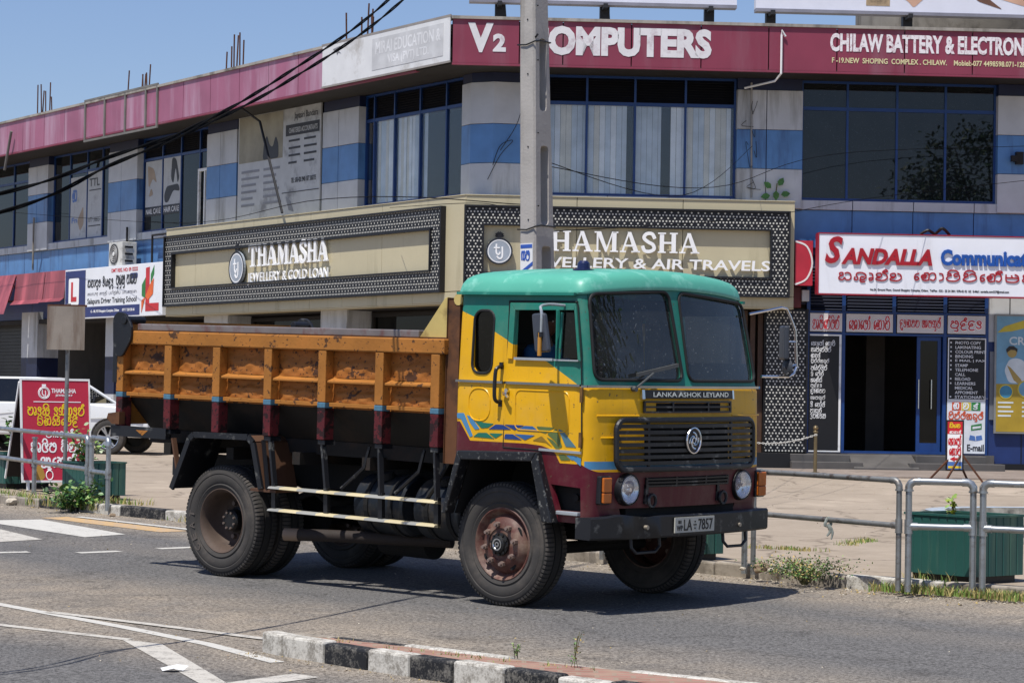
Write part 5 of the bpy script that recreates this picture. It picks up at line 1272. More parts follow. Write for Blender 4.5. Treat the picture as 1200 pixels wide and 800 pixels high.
# bumper with its dents, number plate and step loops
def bx_(y): u = (y-YC)/1.19; return 1.10 - .12*u*u
mb = MB(); n = 40; rr = random.Random(2)
V = []
for i in range(n+1):
    y = -.12 + 2.4*i/n; x = bx_(y)
    d = .022*math.exp(-((y-.42)/.12)**2); zb = .018*math.exp(-((y-.18)/.12)**2) - .012*math.exp(-((y-.5)/.08)**2)
    V += [(x-.16, y, .80+zb), (x-.015, y, .808+zb), (x-d, y, .795+zb), (x-d*.6, y, .64), (x-.015, y, .625), (x-.16, y, .63)]
F = [(6*i+k, 6*i+(k+1) % 6, 6*i+6+(k+1) % 6, 6*i+6+k) for i in range(n) for k in range(6)] + [tuple(range(5, -1, -1)), tuple(6*n+k for k in range(6))]
mb.add(V, F); bump_ = tp(mb, 'bumper', M_bk2, smooth=True)
mb = MB(); mb.box(.80, 1.33, -bx_(YC)-.014, -bx_(YC)-.002, .66, .785, 0); text_fit(mb, 'LA', .915, 1.025, .675, .768, -bx_(YC)-.0145, .003, .01, mi=1); text_fit(mb, '7857', 1.11, 1.305, .675, .768, -bx_(YC)-.0145, .003, .01, mi=1); text_fit(mb, 'WP', .82, .90, .675, .72, -bx_(YC)-.0145, .003, .01, mi=1)
mb.box(1.045, 1.085, -bx_(YC)-.018, -bx_(YC)-.0145, .715, .725, 1); mb.box(1.058, 1.072, -bx_(YC)-.018, -bx_(YC)-.0145, .74, .752, 1); mb.box(1.058, 1.072, -bx_(YC)-.018, -bx_(YC)-.0145, .685, .697, 1); mb.box(.84, .88, -bx_(YC)-.018, -bx_(YC)-.0145, .735, .762, 1)
mb.v = [tuple(R90 @ Vector(p)) for p in mb.v]
tp(mb, 'number_plate', [mat('white number plate', '#b9b7ac', .5, var=.1), M_bk2], bump_)
mb = MB()
for y0, y1 in ((.36, .73), (1.60, 1.92)): mb = MB(); mb.tube([(1.0, y0, .64), (1.01, y0, .55), (1.01, y0+.06, .505), (1.01, y1-.06, .505), (1.01, y1, .55), (1.0, y1, .64)], .014, 8); tp(mb, 'step_loop', M_bk2, bump_)
mb = MB(); 
M_bolt = mat('bare bolt', '#a49a8a', .5, .5)
for y, z in ((.48, .715), (1.75, .69)): mb = MB(); mb.cyl((bx_(y)-.03, y, z), (1, 0, 0), .018, .045, 10); tp(mb, 'bolt', M_bolt, bump_)
# wipers
mb = MB(); 
def wp(y, z, o): return (xfront(y, z)+o, y, z)
mb.tube([wp(.39, 1.835, .03), wp(.50, 1.90, .045), wp(.63, 1.965, .035)], .009, 6); mb.bar(wp(.44, 1.95, .03), wp(.96, 2.035, .025), .022, .03); mb.cyl(wp(.39, 1.835, .0), (1, 0, 0), .022, .045, 10)
tp(mb, 'wiper', mat('grey wiper', '#5d5f5e', .5, .4))
# interior
mb = MB(); mb.box(.45, .80, .0, 2.15, 1.3, 1.80); mb.box(-.5, .8, -.02, 2.18, 1.22, 1.28); mb.prism(rrect(.78, 1.35, 1.80, 1.93, .05), .45, .75, 'x'); tp(mb, 'dashboard', M_lin, bevel=.03)
mb = MB()
for a, b in ((.15, .75), (1.1, 2.05)): mb.box(-.40, .15, a, b, 1.45, 1.62); mb.box(-.46, -.34, a, b, 1.6, 2.18)
tp(mb, 'seat', mat('brown seat cover', '#3a2c24', .8), bevel=.05)
mb = MB(); mb.tube([(.42+.10*sin(t*pi/12)*1, .45+.2*cos(t*pi/12), 1.88+.19*sin(t*pi/12)) for t in range(25)], .014, 8, caps=False); mb.tube([(.42, .45, 1.88), (.6, .45, 1.55)], .02, 8)
for t in (.5, 2.6, 4.7): mb.tube([(.42, .45, 1.88), (.42+.1*sin(t), .45+.2*cos(t), 1.88+.19*sin(t))], .01, 6)
tp(mb, 'steering_wheel', M_bk2)
mb = MB(); mb.box(-.505, -.5, -.02, 2.18, 1.25, 2.58); tp(mb, 'rear_lining', M_lin)
mb = MB(); mb.box(.30, .86, .0, .03, .8, 1.1); mb.cyl((.73, -.005, .95), (0, -1, 0), .03, .02, 16); mb.box(.5, .86, .005, .3, .76, .80); tp(mb, 'step_pocket', M_blk)
mb = MB(); mb.box(.60, .83, -.115, -.04, .81, .842); tp(mb, 'step_plate', M_win, bevel=.006)
# mirrors
mb = MB(); mb.tube([(.62, -.09, 2.495), (.58, -.22, 2.50), (.60, -.36, 2.48), (.632, -.385, 2.42), (.632, -.385, 2.26)], .012, 8, smooth=4); m_ = tp(mb, 'mirror', M_win)
mb = MB(); L = rpoly([(.49, 2.42), (.66, 2.43), (.74, 2.12), (.55, 2.11)], .03)
mb.prism(L, -.34, -.38); h = tp(mb, 'mirror_housing', M_mirror, m_, bevel=.012)
h.data.transform(Matrix.Translation((.61, -.36, 0)) @ Matrix.Rotation(radians(-14), 4, 'Z') @ Matrix.Translation((-.61, .36, 0)))
mb = MB(); mb.tube([(.632, -.40, 2.27), (.632, -.40, 2.085)], .017, 10); tp(mb, 'mirror_rod', mat('orange rod', '#b5802e', .5), m_)
mb = MB(); mb.cyl((.632, -.385, 2.235), (0, 0, 1), .032, .04, 12); tp(mb, 'mirror_clamp', M_bk2, m_)
mb = MB(); mb.tube([(.80, 2.17, 2.49), (.84, 2.40, 2.53), (.85, 2.58, 2.56), (.85, 2.66, 2.55), (.85, 2.72, 2.48), (.85, 2.80, 2.36), (.85, 2.835, 2.04)], .011, 8); mb.tube([(.89, 2.25, 1.95), (.86, 2.70, 1.95), (.85, 2.80, 1.98), (.85, 2.835, 2.04)], .011, 8); mb.tube([(.85, 2.66, 2.26), (.85, 2.80, 2.26)], .008, 6); mb.tube([(.85, 2.70, 2.03), (.85, 2.83, 2.06)], .008, 6)
m_ = tp(mb, 'mirror', M_chrome)
mb = MB(); mb.box(.72, .92, 2.655, 2.70, 2.10, 2.40); h = tp(mb, 'mirror_housing', M_mirror, m_, bevel=.015); h.data.transform(Matrix.Translation((.82, 2.68, 0)) @ Matrix.Rotation(radians(-40), 4, 'Z') @ Matrix.Translation((-.82, -2.68, 0)))
mb = MB(); mb.lathe((.86, 2.68, 2.03), (.35, .93, 0), [(0, -.03), (.06, -.02), (.085, .0), (0, .005)], 20); tp(mb, 'round_mirror', M_mirror, m_)
mb = MB(); mb.lathe((.46, .32, 2.775), (0, 0, 1), [(.09, 0), (.09, .03), (.055, .035), (.05, .08), (.03, .10), (0, .10)], 16, 0); mb.box(.40, .56, .26, .36, 2.765, 2.79, 1); tp(mb, 'roof_lamp', [mat('dark blue lamp', '#16204a', .3), M_blk])
# front wheel arches
def arch(ys, name='wheel_arch'):
    y0, y1, yb = ys; mb = MB()
    o = [(-.62, .74), (-.46, 1.275), (.42, 1.305), (.605, .74)]; i_ = [(-.575, .74), (-.415, 1.20), (.365, 1.225), (.495, .74)]
    for k in range(3):
        a, b, c, d = o[k], o[k+1], i_[k+1], i_[k]
        mb.add([(p[0], y, p[1]) for y in (y0, y1) for p in (a, b, c, d)], [(0, 1, 2, 3), (7, 6, 5, 4), (0, 4, 5, 1), (2, 6, 7, 3), (1, 5, 6, 2), (0, 3, 7, 4)], 0)
    for k in range(3):
        a, b = i_[k], i_[k+1]; mb.add([(a[0], y1, a[1]), (b[0], y1, b[1]), (b[0], yb, b[1]), (a[0], yb, a[1])], [(0, 1, 2, 3)], 1)
    mb.add([(p[0], yb, p[1]) for p in i_], [(0, 1, 2, 3)], 1)
    tp(mb, name, [M_bkw, M_blk], bevel=.01)
M_bkw = mat('black paint scraped to grey', '#18191c', .45, var=.3, dirt='#8a8a84', amt=.16, ds=28)
arch((-.17, -.05, .62)); arch((2.33, 2.21, 1.54))
# ---- wheels
def tyre_mb():
    mb = MB(); pr = [(.30, -.115), (.335, -.132), (.345, -.124), (.36, -.128), (.42, -.138), (.43, -.134), (.44, -.138), (.47, -.134), (.497, -.118), (.515, -.09), (.515, -.045), (.503, -.043), (.503, -.033), (.515, -.031), (.515, .031), (.503, .033), (.503, .043), (.515, .045), (.515, .09), (.497, .118), (.47, .134), (.44, .139), (.432, .133), (.424, .138), (.36, .130), (.347, .122), (.335, .132), (.30, .115), (.28, .06), (.28, -.06), (.30, -.115)]
    mb.lathe((0, 0, 0), (0, -1, 0), pr, 72)
    for fi, f in enumerate(mb.f):
        if min(math.hypot(mb.v[i][0], mb.v[i][2]) for i in f) > .468: mb.mi[fi] = 1
    N = 84
    for i in range(N):
        t = 2*pi*i/N; c, s = cos(t), sin(t); h = pi/N*.62
        for sg in (-1, 1):
            a = t + (pi/N if sg > 0 else 0)
            V = []
            for r, y in ((.482, .128), (.503, .122), (.517, .096), (.517, .052), (.50, .052)):
                for q in (-h, h): V.append((r*cos(a+q), -sg*y, r*sin(a+q)))
            mb.add(V, [(0, 1, 3, 2), (2, 3, 5, 4), (4, 5, 7, 6), (6, 7, 9, 8), (0, 2, 4, 6, 8), (1, 9, 7, 5, 3)])
    return mb
M_rimf = mat('rusty red wheel paint', '#57332b', .6, var=.3, vs_=7, dirt='#85705f', amt=.55, ds=6)
M_rimr = mat('dusty brown wheel steel', '#4d3e34', .75, var=.2, vs_=6, dirt='#3a2e28', amt=.3, ds=6)
M_hub = mat('greasy black hub', '#141312', .5, var=.3, vs_=12)
M_treadshade = mat('shaded tread gap rubber', '#262422', .85)  # darker copy of the tyre rubber, painting shade into the lug gaps
def front_wheel():
    mb = MB(); mb.lathe((0, 0, 0), (0, -1, 0), [(.285, -.11), (.30, -.11), (.285, -.06), (.27, 0), (.275, .06), (.298, .105), (.306, .118), (.298, .124), (.282, .115), (.262, .07), (.25, .062), (.235, .085), (.205, .118), (.165, .138), (.135, .142), (.135, .132), (0, .132)], 56)
    rim = tp(mb, 'wheel', M_rimf, smooth=True)
    t = tp(tyre_mb(), 'tyre', [M_tyre, M_treadshade], rim, smooth=True)
    mb = MB(); mb.lathe((0, 0, 0), (0, -1, 0), [(0, .13), (.095, .133), (.095, .155), (.075, .16), (.068, .178), (.06, .182), (0, .182)], 28, 0); mb.lathe((0, 0, 0), (0, -1, 0), [(.05, .183), (.05, .189), (.04, .189), (.036, .184)], 24, 2); mb.lathe((0, 0, 0), (0, -1, 0), [(.022, .183), (.022, .188), (.012, .188), (.012, .183)], 16, 2)
    for i in range(10): a = 2*pi*i/10; mb.cyl((.085*cos(a), -.15, .085*sin(a)), (0, -1, 0), .01, .02, 6)
    for i in range(8):
        a = 2*pi*(i+.5)/8; mb.cyl((.165*cos(a), -.13, .165*sin(a)), (0, -1, 0), .024, .035, 6, mi=1); mb.cyl((.165*cos(a), -.165, .165*sin(a)), (0, -1, 0), .014, .022, 10, mi=1)
    for i in range(4):
        a = 2*pi*i/4+.78; L = [(.222*cos(a+.16*cos(q)) + .018*sin(q)*cos(a), .222*sin(a+.16*cos(q)) + .018*sin(q)*sin(a)) for q in [2*pi*k/12 for k in range(12)]]
        mb.add([(x, -.111+.12*(math.hypot(x, z)-.222)*0 - .0, z) for x, z in L], [tuple(range(12))], 3)
    tp(mb, 'hub', [M_hub, mat('dusty wheel nut', '#85736a', .5, .3), M_chrome, M_blk], rim)
    return rim
def rear_wheel():
    mb = MB(); mb.lathe((0, 0, 0), (0, -1, 0), [(.285, -.11), (.30, -.11), (.285, -.06), (.27, -.02), (.275, .06), (.296, .105), (.304, .116), (.296, .12), (.280, .108), (.262, .06), (.255, -.02), (.235, -.09), (.20, -.115), (.0, -.115)], 56)
    rim = tp(mb, 'wheel', M_rimr, smooth=True)
    mb = MB()
    for i, ch in enumerate('CEAT'):
        s0 = len(mb.v); text_fit(mb, ch, -.03, .03, -.035, .035, 0, .004, .02); a = radians(222 - i*16)
        mb.xf(Matrix.Translation((.395*cos(a), -.1355, .395*sin(a))) @ Matrix.Rotation(-(a - pi/2), 4, 'Y'), s0)
    tl_ = mb
    tp(tyre_mb(), 'tyre', [M_tyre, M_treadshade], rim, smooth=True); tp(tl_, 'tyre_lettering', mat('worn tyre lettering', '#57504a', .8), rim)
    mb = MB(); mb.lathe((0, 0, 0), (0, -1, 0), [(0, -.112), (.125, -.11), (.125, -.08), (.105, -.07), (.10, .0), (.085, .02), (0, .02)], 28, 0)
    for i in range(8):
        a = 2*pi*(i+.5)/8; mb.cyl((.165*cos(a), -(-.11), .165*sin(a)), (0, -1, 0), .022, .03, 6, mi=1)
        mb.cyl((.075*cos(a), -.015, .075*sin(a)), (0, -1, 0), .011, .02, 6, mi=1)
    tp(mb, 'hub', [M_hub, mat('rear wheel nut', '#6f625a', .5, .3)], rim)
    return rim
def dupw(rim, loc, flip, spin=0.0):
    r = rim.copy(); COL.objects.link(r); r.parent = truck; r.location = loc; r.rotation_euler = (0, spin, pi if flip else 0)
    for ch in list(rim.children): c = ch.copy(); COL.objects.link(c); c.parent = r
    return r
fw = front_wheel(); fw.location = (-.085, .135, .513); fw.rotation_euler = (0, .2, 0); dupw(fw, (-.085, 2*YC-.135, .513), True)
rw = rear_wheel(); rw.location = (-3.60, .135, .46); dupw(rw, (-3.60, .47, .46), True, .3); dupw(rw, (-3.60, 2*YC-.135, .46), True); dupw(rw, (-3.60, 2*YC-.47, .46), False, .4)
# ---- chassis
mb = MB()
for y in (.68, 1.40): mb.box(-5.0, .85, y, y+.08, .78, 1.02)
for x in (-4.6, -2.9, -1.6, -.6, .5): mb.box(x, x+.1, .76, 1.40, .82, .98)
mb.box(.55, .95, .35, 1.81, .62, .98); mb.tube([(-.085, .3, .45), (-.085, 1.86, .45)], .055, 10); mb.tube([(-3.6, .3, .46), (-3.6, 1.86, .46)], .085, 12); mb.lathe((-3.6, 1.08, .46), (1, 0, 0), [(0, -.24), (.12, -.2), (.22, -.05), (.22, .05), (.12, .25), (0, .3)], 20)
mb.tube([(-3.4, 1.08, .52), (-.6, 1.08, .8)], .05, 10)
for y in (.55, 1.55):
    for x0 in (-.085, -3.6):
        L = .6 if x0 > -1 else .75
        for k in range(5): mb.tube([(x0-L+.1*k, y, .78-.03*k), (x0, y, .56-.012*k+.03), (x0+L-.1*k, y, .78-.03*k)], .03, 6, smooth=6)
mb.box(-.5, .5, .55, 1.6, .55, 1.2)
tp(mb, 'chassis', M_blk)
M_tank = mat('dull blue tank', '#161d25', .5, .2, var=.3, vs_=5, dirt='#4a4238', amt=.3)
for x0, x1 in ((-2.02, -1.42), (-1.28, -.72)):
    mb = MB(); mb.lathe((x0, .42, .72), (1, 0, 0), [(0, 0), (.24, 0), (.265, .025), (.265, x1-x0-.025), (.24, x1-x0), (0, x1-x0)], 32); tk = tp(mb, 'tank', M_tank, smooth=True)
    mb = MB()
    for x in (x0+.15, x1-.15): mb.lathe((x, .42, .72), (1, 0, 0), [(.268, 0), (.274, 0), (.274, .05), (.268, .05)], 32)
    mb.cyl((x0+.3, .30, .95), (-.1, -.3, 1), .07, .06, 14); tp(mb, 'tank_strap', M_blk, tk)
mb = MB(); mb.tube([(-2.72, .02, .40), (-2.3, .2, .41), (-1.2, .6, .42)], .055, 14, mi=0); mb.tube([(-2.73, .016, .40), (-2.60, .07, .402)], .058, 14, mi=1); tp(mb, 'exhaust', [mat('sooty exhaust', '#2a211c', .8), mat('tan exhaust tip', '#8a7460', .7)], smooth=True)
mb = MB(); mb.lathe((-2.15, .75, .38), (1, 0, 0), [(0, 0), (.15, 0), (.15, .6), (0, .6)], 20); tp(mb, 'air_tank', M_blk)
# ---- tipper body
def chipped(name, col, chip, amt):
    k = NT(name); n = k.noise(3, 5); ch = k.noise(13, 5, .62); big = k.noise(3.2, 4, .6); sp = k.noise(34, 2, .5)
    c = k.mix(k.ramp(n, .3, .7), tuple(x*.82 for x in lin(col)), tuple(min(1, x*1.12) for x in lin(col)))
    c = k.mix(k.ramp(n, .5, .75, 0, .10), c, lin('#a34a26'))
    f = k.math('ADD', k.ramp(k.math('ADD', k.math('MULTIPLY', ch, .6), k.math('MULTIPLY', big, .4)), .66-.2*amt, .68-.2*amt), k.ramp(sp, .70-.1*amt, .72-.1*amt), clamp=True)
    c = k.mix(k.math('MULTIPLY', f, .88), c, lin(chip)); k.bump(k.math('ADD', k.math('MULTIPLY', f, -.4), k.noise(22, 4)), .35, .008)
    return k.out(c, .6, 0, .3)
M_orange = chipped('rusty orange paint', '#a56c2e', '#3b2a20', .32)
M_orp = chipped('dented rusty orange panel', '#a0642a', '#38251b', .55)
M_mars = chipped('scraped maroon paint', '#571d22', '#1c1514', .75)
M_lbp = mat('light blue patch', '#4a7389', .6, var=.2, vs_=20)
M_undr = mat('dark underside steel', '#17130f', .8, var=.3, dirt='#33241a', amt=.35, ds=3)
M_cream = mat('chalky cream paint', '#c0aa66', .7, var=.12, dirt='#8a7442', amt=.3, ds=4)
M_brn = mat('brown rusty steel', '#5e3a1e', .75, var=.3, vs_=3, dirt='#2a1810', amt=.4, ds=4)
M_capb = mat('scuffed greyish steel', '#7d7572', .5, .3, var=.2, vs_=3, dirt='#6b3a34', amt=.35, ds=5)
RX = [-5.0, -4.29, -3.60, -2.895, -2.185, -1.47, -.80]
for side in (0, 1):
    s = 1 if side == 0 else -1
    def Y(y): return y if side == 0 else 2*YC - y
    def bx2(mb, x0, x1, y0, y1, z0, z1, mi=0): mb.box(x0, x1, min(Y(y0), Y(y1)), max(Y(y0), Y(y1)), z0, z1, mi)
    rr = random.Random(11+side); mb = MB()
    bx2(mb, -5.0, -.72, -.0, .03, 1.56, 2.2)
    for a, b in zip(RX[:-1], RX[1:]):
        for z0, z1 in ((1.615, 1.785), (1.83, 2.07)):
            nx, nz = 18, 14; ph = [rr.uniform(0, 6) for _ in range(4)]; V = []
            for j in range(nz+1):
                for i in range(nx+1):
                    u = i/nx; v = j/nz; x = a+.05+(b-a-.1)*u; z = z0+(z1-z0)*v
                    top = .56 + .05*sin(u*4+ph[0]) + .025*sin(u*11+ph[1])
                    bul = .034*(1/(1+math.exp((v-top)*24)))*(.85+.15*sin(u*7+ph[2]))*min(1, 7*u, 7*(1-u)) + .006*sin(u*19+ph[3])*sin(v*13)
                    V.append((x, Y(-.002-bul), z))
            mb.add(V, [(j*(nx+1)+i, j*(nx+1)+i+1, (j+1)*(nx+1)+i+1, (j+1)*(nx+1)+i) for j in range(nz) for i in range(nx)])
    pan = tp(mb, 'bed_side', M_orp, smooth=True)
    for x in RX:
        mb = MB(); bx2(mb, x-.05, x+.05, -.10, .0, 1.612, 2.068, 0); bx2(mb, x-.05, x+.05, -.10, .0, 1.562, 1.6115, 1); bx2(mb, x-.048, x+.048, -.098, .02, 1.28, 1.5615, 2); bx2(mb, x-.045, x+.045, -.085, .05, 1.235, 1.279, 4)
        mb.build('rib', [M_orange, M_lbp, M_mars, M_brn, M_bk2], pan, .006)
    mb = MB(); bx2(mb, -5.06, -.70, -.105, .02, 2.07, 2.2); mb2 = mb
    n = 30
    mb.build('top_rail', M_orange, pan, .012)
    mb = MB()
    for a, b in zip(RX[:-1], RX[1:]):
        V = [(x, Y(y), z) for x in (a+.062, b-.062) for y, z in ((-.09, 1.785), (-.09, 1.805), (.0, 1.835), (.0, 1.78))]
        mb.add(V, [(0, 1, 2, 3), (7, 6, 5, 4), (0, 4, 5, 1), (1, 5, 6, 2), (0, 3, 7, 4)]); bx2(mb, a+.062, b-.062, -.06, .0, 1.575, 1.612)
    mb.build('mid_rail', M_orange, pan, .004)
    mb = MB(); bx2(mb, -4.78, -1.03, -.075, .01, 2.204, 2.27); mb.build('cap_bar', M_capb, pan, .01)
    mb = MB()
    mb.add([(-5.0, Y(.0), 1.575), (-.74, Y(.0), 1.575), (-.74, Y(.36), 1.2), (-5.0, Y(.36), 1.2)], [(0, 1, 2, 3)]); 
    bx2(mb, -5.0, -.74, .30, .36, 1.12, 1.25); mb.build('lower_skin', M_undr, pan)
    mb = MB(); mb.prism([(-1.03, 2.21), (-.715, 2.21), (-.715, 2.555), (-.745, 2.545)], Y(-.06), Y(-.02)); mb.build('gusset', M_cream, pan, .004)
    mb = MB(); mb.prism(rpoly([(-5.08, 2.32), (-5.02, 2.38), (-4.90, 2.37), (-4.80, 2.25), (-4.80, 2.12), (-4.93, 1.95), (-5.03, 1.95), (-5.07, 2.08)], .04), Y(-.135), Y(-.106)); mb.bar((-5.07, Y(-.08), 1.7), (-5.07, Y(-.08), 2.3), .04, .08); mb.tube([(-4.9, Y(-.15), 2.3), (-4.9, Y(.1), 2.3)], .04, 10); mb.build('tailgate_hinge', M_bk2, pan, .006)
    mb = MB(); bx2(mb, -5.10, -4.28, -.11, -.04, 1.185, 1.285, 0); mb.prism([(-4.72, 1.255), (-4.54, 1.255), (-4.62, 1.205)], Y(-.112), Y(-.1105), 'y', 1); mb.prism([(-5.06, 1.30), (-4.95, 1.30), (-4.95, 1.42), (-5.12, 1.40), (-5.14, 1.35)], Y(-.13), Y(-.06), 'y', 2); mb.build('rear_bar', [M_bk2, M_orange, M_brn], pan, .005)
    mb = MB()
    P = [(-4.17, .73), (-3.93, 1.21), (-3.87, 1.25), (-3.12, 1.26), (-3.05, 1.21), (-2.93, .80)]
    for k in range(5):
        a, b = P[k], P[k+1]; d = Vector((b[0]-a[0], b[1]-a[1])).normalized(); q = Vector((-d.y, d.x))*.02
        mi = 1 if k >= 3 else 0
        mb.add([(p[0], Y(y), p[1]) for y in (-.10, .32) for p in (a, b, (b[0]+q.x, b[1]+q.y), (a[0]+q.x, a[1]+q.y))], [(0, 1, 2, 3), (7, 6, 5, 4), (0, 4, 5, 1), (2, 6, 7, 3), (1, 5, 6, 2), (0, 3, 7, 4)], mi)
        mb.bar((a[0], Y(-.11), a[1]), (b[0], Y(-.11), b[1]), .025, .055, mi=0)
    mb.box(-3.08, -2.74, min(Y(-.1), Y(.3)), max(Y(-.1), Y(.3)), .775, .80, 1)
    mb.bar((-2.86, Y(-.09), .8), (-2.98, Y(-.05), 1.24), .03, .03); mb.bar((-4.22, Y(-.06), 1.2), (-4.14, Y(-.06), .9), .05, .02, mi=1); mb.box(-4.26, -4.18, min(Y(-.03), Y(.05)), max(Y(-.03), Y(.05)), .85, 1.02)
    tp(mb, 'rear_mudguard', [M_bk2, mat('brown rusted mudguard', '#563925', .75, var=.15, dirt='#4a2e1c', amt=.3, ds=4)])
    # side guard
    M_guard = [mat('grey guard paint', '#8f8f8a', .6, var=.15), mat('faded yellow guard paint', '#c2b591', .6, var=.15)]
    mbs = (MB(), MB()); k = 0; x = -2.82
    while x < -.74:
        w_ = [.15, .23, .25, .23][k % 4]; x1 = min(x+w_, -.735)
        for z, b in ((.815, mbs[0]), (.615, mbs[1])):
            V = [(xx, Y(y), zz) for xx in (x, x1) for y, zz in ((-.13, z-.002), (-.12, z+.014), (-.05, z+.02), (-.05, z-.014))]
            b.add(V, [(3, 2, 1, 0), (4, 5, 6, 7), (0, 1, 5, 4), (1, 2, 6, 5), (2, 3, 7, 6), (3, 0, 4, 7)], k % 2)
        x = x1; k += 1
    sg, sg2 = [tp(b, 'guard_rail', M_guard) for b in mbs]
    for x, xt in ((-2.79, -2.87), (-2.11, -2.185), (-1.43, -1.47), (-.76, -.80)): mb = MB(); mb.bar((x, Y(-.06), .60), (x, Y(-.07), .86), .05, .04); mb.bar((x, Y(-.07), .84), (xt, Y(-.06), 1.26), .045, .03); mb.build('guard_post', M_bk2, sg)
    for x in (-2.0, -1.33): mb = MB(); mb.tube([(x-.05, Y(.05), .85), (x+.18, Y(.1), 1.05), (x+.22, Y(.12), 1.24)], .018, 6); mb.build('guard_stay', M_bk2, sg)
mb = MB(); mb.box(-.712, -.58, -.045, 2.205, 1.15, 2.53, 0); mb.tube([(-.60, -.05, 2.535), (-.60, 2.21, 2.535)], .05, 12, mi=1); mb.box(-.716, -.712, -.06, 2.22, 1.15, 2.55, 0); tp(mb, 'headboard', [M_brn, M_cream])
mb = MB(); mb.box(-5.05, -5.0, -.03, 2.19, 1.3, 2.3); 
for y in (.5, 1.08, 1.66): mb.box(-5.1, -5.05, y-.05, y+.05, 1.3, 2.3)
tp(mb, 'tailgate', M_orange)
mb = MB(); mb.box(-5.0, -.73, .34, 1.82, 1.14, 1.2); 
for x in (-4.5, -3.6, -2.7, -1.8, -.9): mb.box(x-.05, x+.05, .1, 2.06, 1.03, 1.14)
tp(mb, 'bed_floor', M_undr)
mb = MB()
for y in (.035, 2.085): mb.box(-4.99, -.73, y, y+.04, 1.57, 2.19)
tp(mb, 'bed_liner', M_undr)
mb = MB(); mb.tube([(-.65, .3, 1.9), (-.62, .3, 1.3), (-.6, .4, 1.0)], .03, 8); mb.tube([(-.66, .1, 1.35), (-.85, .0, .95), (-.98, -.02, .78)], .02, 6); tp(mb, 'hose', M_rub)

# ================================================================== street furniture
M_galv = mat('galvanised pipe', '#9fa3a4', .38, .75, var=.18, vs_=7, dirt='#6b5a4a', amt=.22, ds=9)
M_galvd = mat('dull grey pipe', '#8a8b89', .5, .6, var=.2, vs_=6, dirt='#4a3a30', amt=.3, ds=8)
FO = .10
def P3(x, y, h): return (x, y, gz(x, y, FO) + h)
def railing(a, b, label, top=.93, mid=.53, mids=(), r=.03, m=None, endpost=True, ext=0):
    t = thing('railing', label, 'railing', P3(a[0], a[1], 0), 0, 'pipe railings along the kerb')
    o = Vector(P3(a[0], a[1], 0)); A = Vector((0, 0, 0)); B = Vector(P3(b[0], b[1], 0)) - o
    d = B.normalized(); u = Vector((0, 0, 1))
    def post(p):
        mb = MB(); mb.tube([p - u*.05, p + u*(top-.07)], r*.98, 12); mb.tube([p+u*(mid-.06), p+u*(mid+.06)], r*1.22, 12); mb.tube([p+u*(mid-.065), p+u*(mid-.055)], r*1.3, 12)
        mb.tube([p + u*(top-.09), p + u*(top-.075)], r*1.4, 12); mb.build('post', m or M_galv, t, smooth=True)
    post(A); post(B)
    for k in mids: post(B*k)
    mb = MB(); 
    mb.tube([A+u*(top-.08), A+u*(top-.045), A+u*(top-.015)+d*.02, A+u*top+d*.05, A+u*top+d*.1], r*1.18, 12); mb.tube([B+u*(top-.08), B+u*(top-.045), B+u*(top-.015)-d*.02, B+u*top-d*.05, B+u*top-d*.1], r*1.18, 12)
    mb.tube([A+u*top+d*.08, B+u*top-d*.08], r, 12); mb.build('top_rail', m or M_galv, t, smooth=True)
    mb = MB(); mb.tube([A+u*mid, B+u*mid], r, 12); mb.tube([A+u*mid, A+u*mid+d*.08], r*1.2, 12); mb.tube([B+u*mid-d*.08, B+u*mid], r*1.2, 12); mb.build('mid_rail', m or M_galv, t, smooth=True)
    return t
railing((2.33, 22.86), (3.47, 21.36), 'long dull pipe railing with a knotted rag, between the truck bumper and the green planter', m=M_galvd, r=.026)
railing((3.545, 21.29), (4.10, 21.20), 'narrow shiny pipe railing standing in front of the corner of the green planter')
railing((4.175, 21.14), (5.9, 20.3), 'shiny pipe railing with its left post beside the narrow railing, cut off by the frame')
railing((.95, 24.35), (2.255, 22.94), 'pipe railing mostly hidden behind the truck front wheels')
railing((-9.6, 38.9), (-5.56, 31.58), 'long pipe railing passing in front of the red jewellery board', .87, .45, mids=(.73,), r=.032)
railing((-5.49, 31.47), (-5.17, 30.88), 'short pipe railing end just behind the truck tail', .87, .43, r=.032)
T = thing('rag', 'knotted grey rag tied round the dull middle rail', 'rag', P3(2.93, 22.07, .52))
mb = MB(); mb.tube([(-.0, -.03, .035), (.03, -.02, -.03), (-.03, -.035, -.04), (-.0, -.03, .035)], .014, 6, smooth=4); mb.tube([(0, -.03, -.03), (.02, -.04, -.09), (-.01, -.04, -.14)], .02, 6, smooth=4, rs=(.022, .008)); mb.tube([(0, -.03, -.03), (.04, -.04, -.1), (.03, -.04, -.17)], .02, 6, smooth=4, rs=(.02, .006)); mb.build('cloth', mat('grey rag', '#8f958f', .9, var=.4, vs_=30), T)
